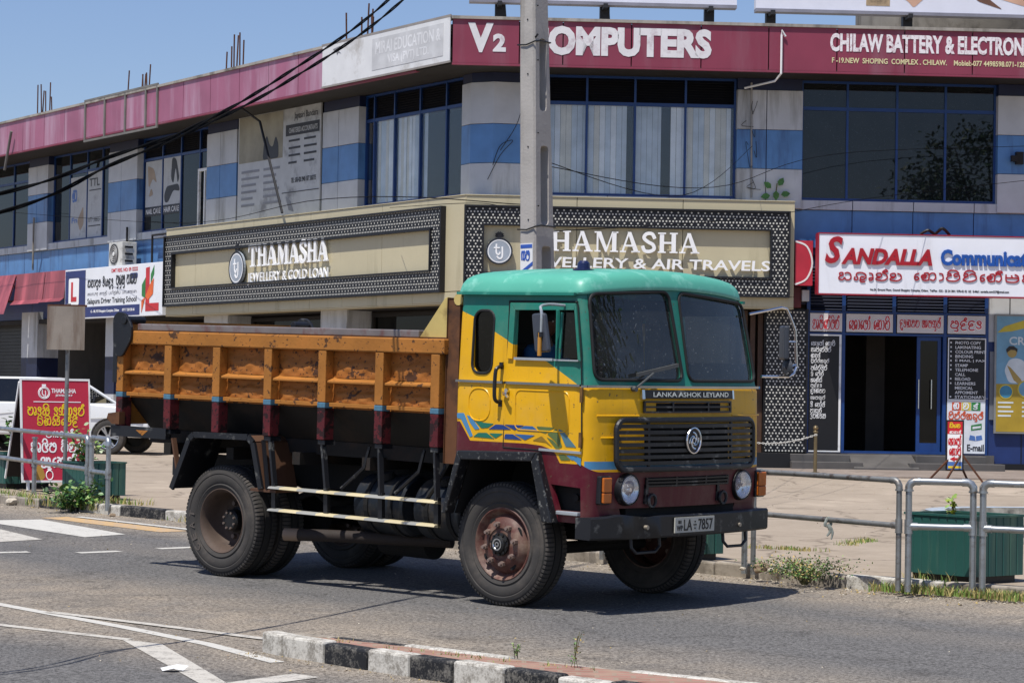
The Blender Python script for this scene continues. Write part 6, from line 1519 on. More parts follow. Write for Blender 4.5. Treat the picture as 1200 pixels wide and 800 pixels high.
# planters of ribbed green sheet
M_grn = mat('green ribbed sheet', '#22514a', .5, var=.1, dirt='#4a6a58', amt=.25, ds=3, streak=True)
M_soil = mat('dry planter soil', '#8a7358', .95, var=.3, vs_=8, bump=.5)
def planter(c, l1, l2, rot, label, h=.5):
    t = thing('planter', label, 'planter', (c[0], c[1], gz(c[0], c[1], FO)), rot, 'green ribbed planters behind the railings')
    mb = MB(); x0, x1, y0, y1 = 0, l1, 0, l2
    def wall(a, b, n):
        a = Vector(a); b = Vector(b); L = (b-a).length; k = int(L/.095); d = (b-a)/k; nn = Vector(n)
        for i in range(k):
            p = a + d*i; pts = [p, p+d*.12+nn*.012, p+d*.88+nn*.012, p+d]
            V = [(q.x, q.y, z) for z in (.07, h) for q in pts]; mb.add(V, [(0, 1, 5, 4), (1, 2, 6, 5), (2, 3, 7, 6)])
        for e in (0,):
            q = -nn*.02; mb.add([(a.x+q.x, a.y+q.y, .07), (b.x+q.x, b.y+q.y, .07), (b.x+q.x, b.y+q.y, h), (a.x+q.x, a.y+q.y, h)], [(0, 1, 2, 3)])
    wall((x0, y0), (x1, y0), (0, -1)); wall((x1, y0), (x1, y1), (1, 0)); wall((x1, y1), (x0, y1), (0, 1)); wall((x0, y1), (x0, y0), (-1, 0))
    mb.build('side_sheet', M_grn, t)
    mb = MB()
    for a, b in (((x0, y0), (x1, y0)), ((x1, y0), (x1, y1)), ((x1, y1), (x0, y1)), ((x0, y1), (x0, y0))): mb.bar((*a, h+.008), (*b, h+.008), .045, .02)
    mb.build('rim', M_grn, t)
    mb = MB(); mb.box(x0+.05, x1-.05, y0+.05, y1-.05, -.03, .08); mb.build('plinth', M_black, t)
    mb = MB(); n = 6; rr = random.Random(int(abs(c[0])*100))
    V = [(x0+.02+(x1-x0-.04)*i/n, y0+.02+(y1-y0-.04)*j/n, h-.06+rr.uniform(-.02, .03)) for j in range(n+1) for i in range(n+1)]
    mb.add(V, [(j*(n+1)+i, j*(n+1)+i+1, (j+1)*(n+1)+i+1, (j+1)*(n+1)+i) for j in range(n) for i in range(n)]); mb.build('soil', M_soil, t)
    return t
ang = math.atan2(.60, .72)
planter((4.17, 21.52), .70, .80, ang, 'green ribbed planter with a yellow green sprout behind the narrow shiny railing', .60)
planter((1.5, 23.5), .75, .75, math.atan2(.5, .8), 'green ribbed planter half hidden behind the truck bumper', .50)
planter((-5.70, 32.15), .62, .62, radians(38), 'green ribbed planter with a leafy shrub beside the red jewellery board', .50)
planter((-7.35, 34.9), .75, .75, radians(32), 'green ribbed planter holding a green shrub behind the black side of the jewellery board', .50)
rr = random.Random(8)
def shrub(name, loc, label, cat, n, R, H, mats, L=(.05, .1), stems=5, seed=1, zmin=.0, up=.3, grp=None, sr=.005):
    r = random.Random(seed); T = thing(name, label, cat, loc, 0, grp)
    mb = MB(); sm_ = MB()
    tips = []
    for i in range(stems):
        a = r.uniform(0, 2*pi); q = r.uniform(.2, 1)*R; tp_ = Vector((q*cos(a), q*sin(a), H*r.uniform(.55, 1.0))); tips.append(tp_)
        sm_.tube([(r.uniform(-.03, .03), r.uniform(-.03, .03), -.03), tp_*.5 + Vector((0, 0, H*.12)), tp_], sr, 5, smooth=3)
    for i in range(n):
        t = r.choice(tips); f = r.uniform(.25, 1.05); c = t*f + Vector((r.gauss(0, R*.22), r.gauss(0, R*.22), r.gauss(0, H*.1)))
        c.z = max(zmin+.01, c.z)
        d = Vector((r.gauss(0, 1), r.gauss(0, 1), r.gauss(up, .5))); nn = Vector((r.gauss(0, .5), r.gauss(-.2, .5), 1))
        leaf(mb, c, d, nn, r.uniform(*L), r.uniform(*L)*.6, r.randrange(len(mats)))
    mb.build('leaves', mats, T); sm_.build('stem', M_stem, T)
    return T
M_lf1 = mat('mid green leaf', '#466e2c', .5, var=.3, vs_=14); M_lf2 = mat('deep green leaf', '#2c5222', .5, var=.3, vs_=14); M_lf3 = mat('pale green leaf', '#7f9a4c', .5, var=.3, vs_=14); M_dry = mat('dry straw leaf', '#a9935c', .8, var=.3, vs_=20)
shrub('bush', (-5.72, 31.32, gz(-5.7, 31.3, .02)), 'low dark green leafy bush spilling over the kerb near the zebra crossing', 'bush', 620, .42, .34, [M_lf1, M_lf2, M_lf2, M_lf3], (.05, .1), 14, 3)
shrub('shrub', (-5.80, 32.6, gz(-5.8, 32.6, FO+.42)), 'airy pale leafy shrub growing in the planter beside the white car', 'shrub', 200, .30, .52, [M_lf1, M_lf3, M_lf3, mat('glossy pale leaf', '#a8b890', .3)], (.06, .11), 11, 5, -.1)
shrub('shrub', (-7.18, 35.3, gz(-7.2, 35.3, FO+.42)), 'green shrub in the planter behind the black side of the jewellery board', 'shrub', 240, .30, .62, [M_lf1, M_lf2, M_lf3], (.06, .12), 9, 6, -.1)
T = shrub('sprout', (4.1, 22.1, gz(4.1, 22.1, FO+.52)), 'yellow green sprout standing in the right planter', 'plant', 34, .035, .30, [M_leafy, M_leafy, M_lf3], (.05, .08), 2, 9)
shrub('weed', (2.74, 22.18, gz(2.6, 22.3, .05)), 'spreading dry green weed on the kerb right of the truck', 'weed', 1500, .50, .22, [M_lf1, M_lf3, M_dry, M_lf2], (.015, .035), 46, 12, 0, .8, sr=.0022)
shrub('weed', (-1.0+1.42, 14.98, gz(.4, 15, .12)), 'thin tall weed growing from the brick traffic island', 'weed', 34, .09, .26, [M_lf3, M_dry, M_lf1], (.012, .028), 4, 21, 0, 1, sr=.002)
shrub('weed', (.05, 15.45, gz(0, 15.4, .12)), 'small green weed behind the striped island kerb', 'weed', 40, .06, .10, [M_lf1, M_lf3], (.012, .026), 5, 22, 0, 1, sr=.002)
# grass tufts
M_gr1 = mat('green grass', '#6f8a3c', .7, var=.3, vs_=20); M_gr2 = mat('dry grass', '#a99a62', .8, var=.3, vs_=20)
def grass(name, pts, wd, n, H, seed, h=.0, dry=.45):
    r = random.Random(seed); mb = MB(); L = [Vector(p) for p in pts]; seg = [(a, b, (b-a).length) for a, b in zip(L[:-1], L[1:])]; tot = sum(s[2] for s in seg)
    cl = [(r.uniform(0, tot), r.gauss(0, wd*.4)) for _ in range(max(4, n//9))]
    for i in range(n):
        t, q = r.choice(cl); t += r.gauss(0, .05); q += r.gauss(0, .03)
        t = min(max(t, 0), tot-1e-4)
        for a, b, l in seg:
            if t <= l: break
            t -= l
        d = (b-a)/l; p = a + d*t + Vector((-d.y, d.x))*q
        z = gz(p.x, p.y, h); hh = H*r.uniform(.35, 1.1); an = r.uniform(0, pi); w_ = r.uniform(.004, .008); ln = Vector((r.gauss(0, .35), r.gauss(0, .35)))*hh
        c, s_ = cos(an)*w_, sin(an)*w_
        mb.add([(p.x-c, p.y-s_, z-.01), (p.x+c, p.y+s_, z-.01), (p.x+c*.7+ln.x*.4, p.y+s_*.7+ln.y*.4, z+hh*.6), (p.x-c*.7+ln.x*.4, p.y-s_*.7+ln.y*.4, z+hh*.6), (p.x+ln.x, p.y+ln.y, z+hh)], [(0, 1, 2, 3), (3, 2, 4)], 1 if r.random() < dry else 0)
    return tag(mb.build(name, [M_gr1, M_gr2]), 'dry green grass tufts growing along the kerb edge', 'grass', kind='stuff')
grass('grass', [(3.3, 21.72), (3.9, 21.35), (4.6, 20.86), (5.6, 20.2)], .13, 2600, .085, 31, .03, .5)
grass('grass', [(3.55, 21.95), (4.05, 21.42)], .06, 60, .12, 36, .1, .5)
grass('grass', [(-7.5, 33.8), (-6.3, 32.2), (-5.3, 31.1)], .22, 900, .16, 32, .05, .35)
grass('grass', [(-4.4, 30.3), (-3.6, 29.2)], .10, 120, .08, 33, .02, .5)
grass('grass', [(-6.4, 60), (-3.5, 53), (-2.2, 50)], .4, 1100, .25, 34, .1, .2)
grass('grass', [(4.15, 27.6), (3.7, 26.5)], .15, 260, .06, 35, .06, .45); grass('grass', [(2.6, 25.8), (3.4, 25.4)], .1, 200, .045, 38, .09, .6)
grass('grass', [(-5.4, 32.0), (-4.7, 31.3)], .15, 160, .10, 39, .1, .55)
grass('grass', [(-1.25, 16.3), (-.4, 15.5), (.6, 14.8)], .04, 130, .05, 37, .1, .7)
# stones
def stone(c, r, seed, label, m):
    rr = random.Random(seed); bm = bmesh.new(); bmesh.ops.create_icosphere(bm, subdivisions=2, radius=r)
    for v in bm.verts: v.co *= rr.uniform(.78, 1.15); v.co.z *= .62
    me = bpy.data.meshes.new('stone'); bm.to_mesh(me); bm.free()
    o = link('stone', me, m); o.location = (c[0], c[1], gz(c[0], c[1], c[2])+r*.4); return tag(o, label, 'stone', 'rubble stones by the kerb')
M_stone = mat('brown stone', '#8a7862', .9, var=.3, vs_=12, bump=.5, bs=30); M_stl = mat('pale stone', '#b5ab9a', .9, var=.2, vs_=12, bump=.4)
stone((2.38, 22.62, .1), .085, 1, 'brown stone next to the railing post right of the bumper', M_stone); stone((2.47, 22.45, .1), .05, 2, 'pale broken stone between the brown stone and the weed', M_stl)
stone((2.22, 22.75, .1), .03, 3, 'small pale stone left of the brown stone', M_stl); stone((-6.75, 32.6, .0), .10, 4, 'pale flat stone in the grass below the long railing', M_stl)
stone((-5.05, 30.55, .0), .045, 5, 'small stone at the foot of the railing end', M_stone)
T = tag(bpy.data.objects.new('paper_litter', None), 'crumpled white paper lying on the road near the island', 'litter'); COL.objects.link(T); T.location = (-2.13, 15.40, gz(-2.1, 15.4, .006))
mb = MB(); mb.add([(-.07, -.02, 0), (0, -.05, .02), (.06, -.02, .005), (.09, .03, .03), (.02, .01, .04), (-.03, .05, .01), (-.09, .02, .015)], [(0, 1, 4), (1, 2, 4), (2, 3, 4), (3, 5, 4), (5, 6, 4), (6, 0, 4)]); mb.build('paper', M_white, T)
# low round planter of old concrete
M_oldc = mat('old mottled concrete', '#98948a', .9, var=.2, vs_=5, dirt='#2e2d2a', amt=.7, ds=4, bump=.8, bs=12)
T = thing('round_planter', 'low round concrete planter with peeling blue paint behind the right railings', 'planter', (6.35, 28.7, gz(6.35, 28.7, .04)))
mb = MB(); mb.lathe((0, 0, 0), (0, 0, 1), [(1.38, -.05), (1.36, .14), (1.40, .15), (1.43, .22), (1.41, .30), (1.36, .315), (1.10, .31), (1.06, .12), (0, .10)], 60); mb.build('wall', M_oldc, T)
mb = MB(); n = 60
V = []; F = []
for k in range(n+1):
    t = 2*pi*k/n; V += [(1.355*cos(t), 1.355*sin(t), .3175), (1.12*cos(t), 1.12*sin(t), .3145)]
F = [(2*k, 2*k+1, 2*k+3, 2*k+2) for k in range(n)]; mb.add(V, F); mb.build('painted_rim', paint_mark('peeling light blue paint', '#9db0c4', 1.0, '#98948a'), T)
# loose grit and dry leaves swept along the kerb and the island
r_ = random.Random(77); mb = MB()
def grit(x, y, h, s, mi):
    z = gz(x, y, h); V = [(x+r_.uniform(-s, s), y+r_.uniform(-s, s), z+r_.uniform(-.2, .2)*s) for _ in range(3)] + [(x+r_.uniform(-.4, .4)*s, y+r_.uniform(-.4, .4)*s, z+s*r_.uniform(.4, 1.0))]
    mb.add(V, [(0, 1, 3), (1, 2, 3), (2, 0, 3)], mi)
for _ in range(900):
    i = r_.randrange(2, 9); t = r_.random(); a, b = KERB[i], KERB[i+1]; q = -abs(r_.gauss(0, .35)) - .02
    grit(a[0]+(b[0]-a[0])*t+q*.7, a[1]+(b[1]-a[1])*t+q*.7, .004, r_.uniform(.006, .02), r_.choice((0, 0, 0, 1, 2)))
for _ in range(500):
    t = r_.random()*4.99; i = int(t); t -= i; a, b = isl_f[i], isl_f[i+1]; q = -abs(r_.gauss(0, .18)) - .02
    grit(a[0]+(b[0]-a[0])*t+q*.7, a[1]+(b[1]-a[1])*t+q*.7, .004, r_.uniform(.004, .013), r_.choice((0, 0, 0, 1, 2)))
for _ in range(500): grit(r_.uniform(-5, 6), r_.uniform(24, 44), .06, r_.uniform(.006, .02), r_.choice((0, 0, 1, 2)))
for _ in range(260): grit(r_.uniform(-4, 3.5), r_.uniform(14.8, 26), .004, r_.uniform(.004, .012), r_.choice((0, 1, 2)))
tag(mb.build('gravel', [M_stl, M_stone, M_dry]), kind='stuff')
# steel signpost with a blank board seen from behind
T = thing('street_sign', 'blank rusty sheet sign on a thin pole before the red jewellery board', 'street sign', (-6.14, 33.0, gz(-6.14, 33, FO)))
mb = MB(); mb.tube([(0, 0, -.05), (.01, 0, 2.66)], .028, 12); mb.build('pole', M_galvd, T, smooth=True)
mb = MB(); mb.box(-.26, .26, -.045, -.035, 2.02, 2.62); mb.build('board', mat('rust streaked sheet', '#8f857a', .75, .2, var=.15, dirt='#5a4230', amt=.45, ds=4, streak=True), T)
T.children[-1].location = (0, .085, 0)
mb = MB(); mb.bar((-.25, .03, 2.6), (.0, .03, 2.5), .02); mb.bar((.25, .03, 2.6), (.0, .03, 2.5), .02); mb.bar((-.27, .03, 2.63), (.27, .03, 2.63), .03, .03); mb.build('bracket', M_rust, T)
# jewellery A-board
T = thing('a_board', 'red folding jewellery board with yellow and white Sinhala lettering', 'sign board', (-6.60, 34.62, gz(-6.6, 34.6, FO)), radians(30))
tl = Matrix.Rotation(radians(-7), 4, 'X'); W_ = 1.0; H_ = 1.50
def ab(mb): mb.v = [tuple(Matrix.Translation((0, -.02, 1.58)) @ tl @ Vector((x, y, z-1.50))) for x, y, z in mb.v]; return mb
mb = MB(); mb.box(-W_/2, W_/2, -.012, .012, .06, H_, 0); ab(mb).build('front_panel', mat('crimson board face', '#b5283f', .45, var=.04), T)
mb = MB(); 
for a, b, c, d in ((-W_/2-.02, W_/2+.02, H_, H_+.03), (-W_/2-.02, W_/2+.02, .03, .06), (-W_/2-.022, -W_/2, .06, H_), (W_/2, W_/2+.022, .06, H_)): mb.box(a, b, -.02, .02, c, d)
for x in (-.43, .43): mb.box(x-.02, x+.02, -.015, .015, -.08, .03)
ab(mb).build('frame', M_white, T)
M_yl = mat('yellow lettering', '#e3c51f', .4)
mb = MB()
n = 28; cxx, czz = -.17, 1.32
for r0 in (.085, .068): mb.tube([(cxx+r0*cos(2*pi*k/n), -.013, czz+r0*sin(2*pi*k/n)) for k in range(n+1)], .006, 5, caps=False)
ribbon(mb, [(cxx-.025, czz+.04), (cxx-.025, czz-.02), (cxx, czz-.035)], .012, -.0125, .003); ribbon(mb, [(cxx+.02, czz+.03), (cxx+.02, czz-.045), (cxx-.01, czz-.055)], .012, -.0125, .003)
mb.box(cxx-.03, cxx+.03, -.016, -.0125, czz+.092, czz+.125)
text_fit(mb, 'THAMASHA', -.06, .31, 1.32, 1.385, -.0125, .003, .02); text_fit(mb, 'JEWELLERY', -.0, .26, 1.265, 1.30, -.0125, .003, .02)
mb.box(-.33, .38, -.016, -.0125, 1.185, 1.197)
ab(mb).build('white_lettering', M_letw, T); mb = MB(); sinhala(mb, 'නගරයේ', -.15, .27, .68, .80, .16, -.0125, .003); sinhala(mb, 'වැඩිම මිලට', -.38, .42, .47, .65, .16, -.0125, .003); sinhala(mb, 'අපෙන්', -.24, .32, .25, .45, .18, -.0125, .003)
mb.tube([(-.11+.05*cos(2*pi*k/20), -.013, .135+.065*sin(2*pi*k/20)) for k in range(21)], .008, 5, caps=False); mb.prism([(-.13, .205), (-.09, .205), (-.075, .225), (-.11, .25), (-.145, .225)], -.017, -.0125)
ab(mb).build('white_lettering', M_letw, T)
mb = MB(); sinhala(mb, 'පැරණි රත්තරන්', -.42, .44, 1.0, 1.16, .15, -.0125, .003); sinhala(mb, 'විකිණීමේදී', -.28, .34, .83, .99, .15, -.0125, .003)
ab(mb).build('yellow_lettering', M_yl, T)
mb = MB(); mb.prism(rpoly([(-.36, .29), (-.22, .27), (-.17, .1), (-.25, .05), (-.34, .09)], .05), -.016, -.0125); ab(mb).build('gold_chain_print', mat('gold print', '#b38a3a', .4), T)
mb = MB(); t2 = Matrix.Rotation(radians(21), 4, 'X'); mb.box(-W_/2, W_/2, .0, .024, .03, H_, 0); mb.box(-W_/2-.02, -W_/2-.001, -.01, .03, .0, H_, 1); mb.box(W_/2+.001, W_/2+.02, -.01, .03, .0, H_, 1)
mb.v = [tuple(Matrix.Translation((0, .02, 1.58)) @ t2 @ Vector((x, y, z-1.53))) for x, y, z in mb.v]; mb.build('back_panel', [M_black, M_white], T)
# little tripod sign in front of the copy shop
T = thing('tripod_sign', 'small red and white tripod sign with a red arrow before the shop steps', 'sign board', (8.22, 44.35, gz(8.2, 44.3, .0)), radians(-4))
mb = MB(); mb.box(-.165, .165, -.02, .02, .20, 1.14, 0); mb.build('frame', M_black, T, .006)
mb = MB(); y = -.021; mb.box(-.135, .135, y-.004, y, .88, 1.11, 1); mb.box(-.135, .135, y-.004, y, .37, .878, 0); mb.box(-.135, .135, y-.004, y, .23, .368, 2)
sinhala(mb, 'සිංහල', -.10, .10, 1.0, 1.09, .2, y-.0045, .002, 3); sinhala(mb, 'කලර්', -.1, .12, .89, .95, .2, y-.0045, .002, 0)
sinhala(mb, 'ෆොටෝ', -.12, .12, .68, .86, .24, y-.0045, .002, 1); sinhala(mb, 'කොපි', -.1, .12, .49, .66, .24, y-.0045, .002, 1)
mb.prism([(-.09, .42), (.0, .47), (.0, .44), (.08, .44), (.08, .40), (0, .40), (0, .37)], y-.008, y-.0045, 'y', 1); mb.box(-.12, .12, y-.007, y-.0045, .25, .29, 3)
mb.build('print', [M_letw, M_rd, M_bl, M_yl], T)
for a, b in (((-.1, 0, .42), (-.52, -.25, .0)), ((.12, 0, .5), (-.22, -.45, .0)), ((.14, .0, .5), (.50, -.2, .0)), ((.1, .05, .35), (.30, .4, .0))):
    mb = MB(); mb.bar(a, b, .03); mb.build('leg', M_rust, T)
# bollard and chain
M_brass = mat('dull brass', '#8a7a5c', .35, .8, var=.2)
t0 = thing('bollard', 'slim metal bollard with a ball top holding a white chain', 'bollard', (5.88, 46.2, gz(5.88, 46.2, .035)))
mb = MB(); mb.lathe((0, 0, 0), (0, 0, 1), [(0, 0), (.09, 0), (.09, .02), (.035, .03), (.035, .78), (.05, .79), (.05, .81), (.03, .83)], 20); mb.build('post', M_brass, t0, smooth=True)
mb = MB(); mb.lathe((0, 0, .875), (0, 0, 1), [(0, -.055), (.04, -.035), (.055, 0), (.04, .035), (0, .055)], 20); mb.build('ball', M_brass, t0, smooth=True)
T = thing('chain', 'white barrier chain hanging from the slim bollard to behind the truck', 'chain', (5.88, 46.2, gz(5.88, 46.2, .035)))
mb = MB(); N = 46
for i in range(N):
    u = i/(N-1); x = -1.9*u; z = .74 - .9*u*(1-u)*.8 ; nx = (i % 2)
    mb.tube([(x+.026*cos(2*pi*k/10), -.04+(.013*sin(2*pi*k/10) if nx else 0), z+(0 if nx else .013*sin(2*pi*k/10))) for k in range(11)], .006, 5, caps=False)
mb.build('links', mat('white chain', '#c9c7bf', .5), T)
# concrete electricity pole with slots
M_pole = mat('precast concrete pole', '#a5a09a', .9, var=.12, vs_=2.2, dirt='#6d675f', amt=.36, ds=3, streak=True, bump=.35, bs=30)
T = thing('utility_pole', 'tall tapering concrete utility pole with slots behind the truck cab', 'utility pole', (.30, 26.0, gz(.3, 26, 0)))
def sect(z):
    t = z/9.5; w1 = .225-.03*t; w2 = .50-.36*t; return w1, w2
mb = MB(); V = []; zs = [-.05, 3, 6, 9.5]
for z in zs:
    w1, w2 = sect(z); L = [(0, 0), (-w1, .0), (-w1, w2), (0, w2)]
    c = .02; L = [(-c, 0), (-w1+c, 0), (-w1, c), (-w1, w2-c), (-w1+c, w2), (-c, w2), (0, w2-c), (0, c)]
    V += [(x, y, z) for x, y in L]
F = [(8*j+k, 8*j+(k+1) % 8, 8*j+8+(k+1) % 8, 8*j+8+k) for j in range(3) for k in range(8)] + [tuple(range(7, -1, -1)), tuple(24+k for k in range(8))]
mb.add(V, F); po = mb.build('shaft', M_pole, T)
cuts = []
for z0, z1 in ((.6, 1.5), (1.75, 3.32), (3.55, 4.42), (4.8, 5.6), (6.2, 7.0), (7.4, 8.2)):
    w1, w2 = sect((z0+z1)/2); a = w2*.30; b = w2*.74; cuts.append(cutter(rpoly([(a, z0), (b, z0), (b, z1), (a, z1)], .05, 2), -1, .3, 'x'))
T.rotation_euler = (0, 0, 0)
cut(po, cuts)
mb = MB()
for z in (3.6, 4.4, 5.2, 5.8, 6.4): mb.cyl((-.09, .004, z), (0, -1, 0), .008, .012, 8); mb.cyl((.004, .05, z+.15), (1, 0, 0), .008, .012, 8)
mb.tube([(.0, .02, 5.6), (.05, -.01, 5.62)], .012, 6)
mb.build('bolt', M_black, T)
mb = MB()
for z in (5.55, 3.52):
    mb = MB(); w1, w2 = sect(z); mb.tube([(.012, -.012, z), (-w1*.5, -.014, z-.03), (-w1-.012, -.012, z-.02), (-w1-.012, w2, z), (.012, w2, z+.02), (.012, .1, z+.02), (.012, -.012, z)], .008, 6); mb.build('wire_tie', M_black, T)
mb = MB(); mb.box(-.195, -.03, -.008, -.002, 2.98, 3.34, 0); sinhala(mb, 'ගම', -.18, -.06, 3.16, 3.26, .2, -.009, .002, 1); mb.prism([(-.19, 3.0), (-.03, 3.1), (-.03, 3.14), (-.19, 3.04)], -.012, -.009, 'y', 1); mb.box(-.19, -.035, -.011, -.009, 3.29, 3.33, 1)
mb.build('handbill', [M_white, mat('blue handbill print', '#2f55a8', .6)], T)
T.rotation_euler = (radians(-.3), radians(-1.6), radians(-36))
# cables
M_cab2 = mat('black cable', '#09090a', .8, spec=.1)
def cable(name, pts, r, label, twist=0, k=10):
    T = thing(name, label, 'cable', pts[0]); o = Vector(pts[0]); L = crom(pts, k); 
    for s in range(2 if twist else 1):
        mb = MB(); P = []; acc = 0
        for i, p in enumerate(L):
            if i: acc += (L[i]-L[i-1]).length
            d = (L[min(i+1, len(L)-1)]-L[max(i-1, 0)]).normalized(); u = d.cross(Vector((0, 0, 1))).normalized(); q = u.cross(d)
            a = acc*twist*2*pi + s*pi; sep = r*1.0 if twist else 0
            P.append(p - o + (u*cos(a)+q*sin(a))*sep)
        mb.tube(P, r, 8); mb.build('strand', M_cab2, T, smooth=True)
    return T
def cpt(px, py, Y):
    return None
C1 = [(-30, 5, 6.0), (-14, 10.2, 2.9), (-4.9, 13.4, 2.62), (-3.33, 15.5, 3.25), (-2.79, 16.5, 3.60), (-2.37, 17.5, 3.92), (-1.87, 19.0, 4.50), (-1.14, 21.0, 5.46), (-.2, 23.6, 7.1), (.35, 25.9, 9.35)]
C2 = [(-30, 5, 5.85), (-14, 10.2, 2.75), (-5.0, 13.4, 2.5), (-3.36, 15.5, 3.12), (-2.77, 16.5, 3.55), (-2.36, 17.5, 3.90), (-1.83, 19.0, 4.46), (-1.08, 21.0, 5.40), (-.15, 23.6, 6.95), (.35, 25.9, 9.15)]
cable('power_cable', C1, .0072, 'thick black twisted power cable rising across the upper left, upper strand', .9, 40)
cable('power_cable', C2, .0072, 'second thick black twisted power cable running just below the first', .9, 40)
for k, (P, lb) in enumerate((
  ([(.2, 26.2, 4.62), (2.4, 34, 4.9), FR(5.5, -.2, 7.2)], 'thin wire running from the slotted pole up to the middle grey and blue pillar'),
  ([(.2, 26.2, 4.55), (3, 36, 5.2), FR(7.5, -1.5, 7.0), FR(16, -1.8, 7.35)], 'thin wire crossing the dark upper windows above its neighbours'),
  ([(.25, 26.2, 3.8), (3.6, 36, 4.75), FR(8.2, -1.5, 6.15), FR(15, -2, 7.0)], 'thin wire rising to the right over the white shop sign'),
  ([(.1, 26.2, 4.1), (-2.5, 32, 4.6), FL(-11, -2, 6.0), FL(-30, -2, 7.6)], 'thin wire drooping across the left upper windows'),
  ([(.1, 26.2, 4.0), (-.6, 36, 4.9), FL(-2, -1, 5.9)], 'short thin wire from the slotted pole to the tan corner'))):
    T = thing('service_wire', lb, 'wire', P[0], 0, 'thin service wires'); o = Vector(P[0]); mb = MB(); mb.tube([Vector(p)-o for p in crom(P, 10)], .0055, 6); mb.build('strand', M_cab2, T)
# parked white pickup
M_wcar = mat('white car paint', '#dcdedf', .25, var=.02, spec=.6); M_cgl = thin_glass('car glass', lin('#1c2226'), 1.0, .02)
T = thing('parked_car', 'white car parked behind the red jewellery board', 'car', (-9.72, 51.4, gz(-10.2, 51.6, .0)), radians(-13))
mb = MB(); pr = rpoly([(-2.35, .38), (2.28, .36), (2.42, .50), (2.42, .78), (2.28, .95), (1.05, 1.06), (.95, 1.07), (-2.40, 1.07), (-2.42, .6)], .08); 
def carsec(z): return .88 - .05*max(0, (z-.75))*1.2 - (.08 if z < .42 else 0)
n = len(pr)
mb.v = [(x, -carsec(z), z) for x, z in pr] + [(x, carsec(z), z) for x, z in pr]
mb.f = [list(range(n)), list(range(2*n-1, n-1, -1))] + [[i, i+n, (i+1) % n+n, (i+1) % n] for i in range(n)]; mb.mi = [0]*len(mb.f)
body = mb.build('body', M_wcar, T, .05, True, seg=3)
cuts = []
for x in (1.52, -1.45): cuts.append(cutter([(x+.42*cos(a*pi/12), .34+.42*sin(a*pi/12)) for a in range(24)], -1.2, 1.2, 'y'))
cut(body, cuts)
for p in body.data.polygons: p.use_smooth = True
body.data.set_sharp_from_angle(angle=radians(35))
mb = MB(); lo = [(1.0, .84), (-2.25, .84)]; hi = [(.25, .66), (-1.95, .66)]
V = [(1.02, -.80, 1.06), (-2.3, -.80, 1.06), (-2.3, .80, 1.06), (1.02, .80, 1.06), (.22, -.66, 1.56), (-2.0, -.66, 1.56), (-2.0, .66, 1.56), (.22, .66, 1.56), (-.2, -.6, 1.60), (-1.7, -.6, 1.60), (-1.7, .6, 1.6), (-.2, .6, 1.6)]
mb.add(V, [(4, 5, 9, 8), (5, 6, 10, 9), (6, 7, 11, 10), (7, 4, 8, 11), (8, 9, 10, 11)]); 
for s in (-1, 1):
    for a, b in (((1.02, .80, 1.06), (.22, .66, 1.56)), ((-.35, .80, 1.06), (-.45, .66, 1.56)), ((-1.35, .80, 1.06), (-1.30, .66, 1.56)), ((-2.3, .80, 1.06), (-2.0, .66, 1.56))): mb.bar((a[0], s*a[1], a[2]), (b[0], s*b[1], b[2]), .09, .05)
mb.build('roof', M_wcar, T, .02)
mb = MB(); e = .985
mb.add([(x, y*e, z) for x, y, z in V[:8]], [(0, 1, 5, 4), (1, 2, 6, 5), (2, 3, 7, 6), (3, 0, 4, 7)]); mb.build('windows', M_cgl, T)
mb = MB(); mb.box(-2.2, 1.0, -.7, .7, .45, 1.05); mb.box(-2.1, .1, -.62, .62, 1.05, 1.5); mb.build('interior', M_black, T)
M_alloy = mat('alloy wheel', '#b0b2b4', .3, .8, var=.1)
def cwheel(x, s):
    mb = MB(); mb.lathe((0, 0, 0), (0, -1, 0), [(.22, -.10), (.30, -.11), (.345, -.08), (.36, -.03), (.36, .05), (.345, .09), (.30, .105), (.25, .09)], 40); w_ = mb.build('wheel', M_tyre, T, smooth=True)
    mb = MB(); mb.lathe((0, 0, 0), (0, -1, 0), [(.25, .085), (.235, .09), (.225, .06), (.225, -.05), (0, -.05)], 36, 1); mb.lathe((0, 0, 0), (0, -1, 0), [(.252, .08), (.245, .098), (.225, .09)], 36, 0)
    for i in range(6):
        a = 2*pi*i/6; 
        for q in (-.14, .14): mb.bar((.05*cos(a), -.075, .05*sin(a)), (.235*cos(a+q), -.085, .235*sin(a+q)), .035, .03, up=(0, -1, 0), mi=0)
    mb.cyl((0, -.06, 0), (0, -1, 0), .06, .03, 16, mi=0); mb.build('rim', [M_alloy, M_black], w_, smooth=True)
    w_.location = (x, s*.76, .36)
    if s > 0: w_.rotation_euler = (0, 0, pi)
for x in (1.52, -1.45):
    for s in (-1, 1): cwheel(x, s)
for s in (-1, 1):
    mb = MB(); mb.prism(rpoly([(1.95, .70), (2.30, .66), (2.36, .78), (2.05, .86)], .04), s*.865, s*.70); mb.build('headlight', mat('clear headlight', '#c9d2d6', .1, var=.1), T, .01)
    mb = MB(); mb.prism(rpoly([(.62, 1.06), (.85, 1.06), (.83, 1.2), (.64, 1.2)], .04), s*.86, s*1.02); mb.build('side_mirror', M_wcar, T, .02)
mb = MB(); mb.box(2.40, 2.47, -.80, .80, .33, .58); mb.build('bumper', mat('silver bumper', '#b5b6b6', .35, .4), T, .03); mb = MB(); mb.box(2.42, 2.445, -.55, .55, .64, .80); mb.build('grille', M_black, T)
mb = MB(); mb.bar((1.0, -.4, 1.10), (.75, .2, 1.22), .02); mb.build('wiper', M_black, T)
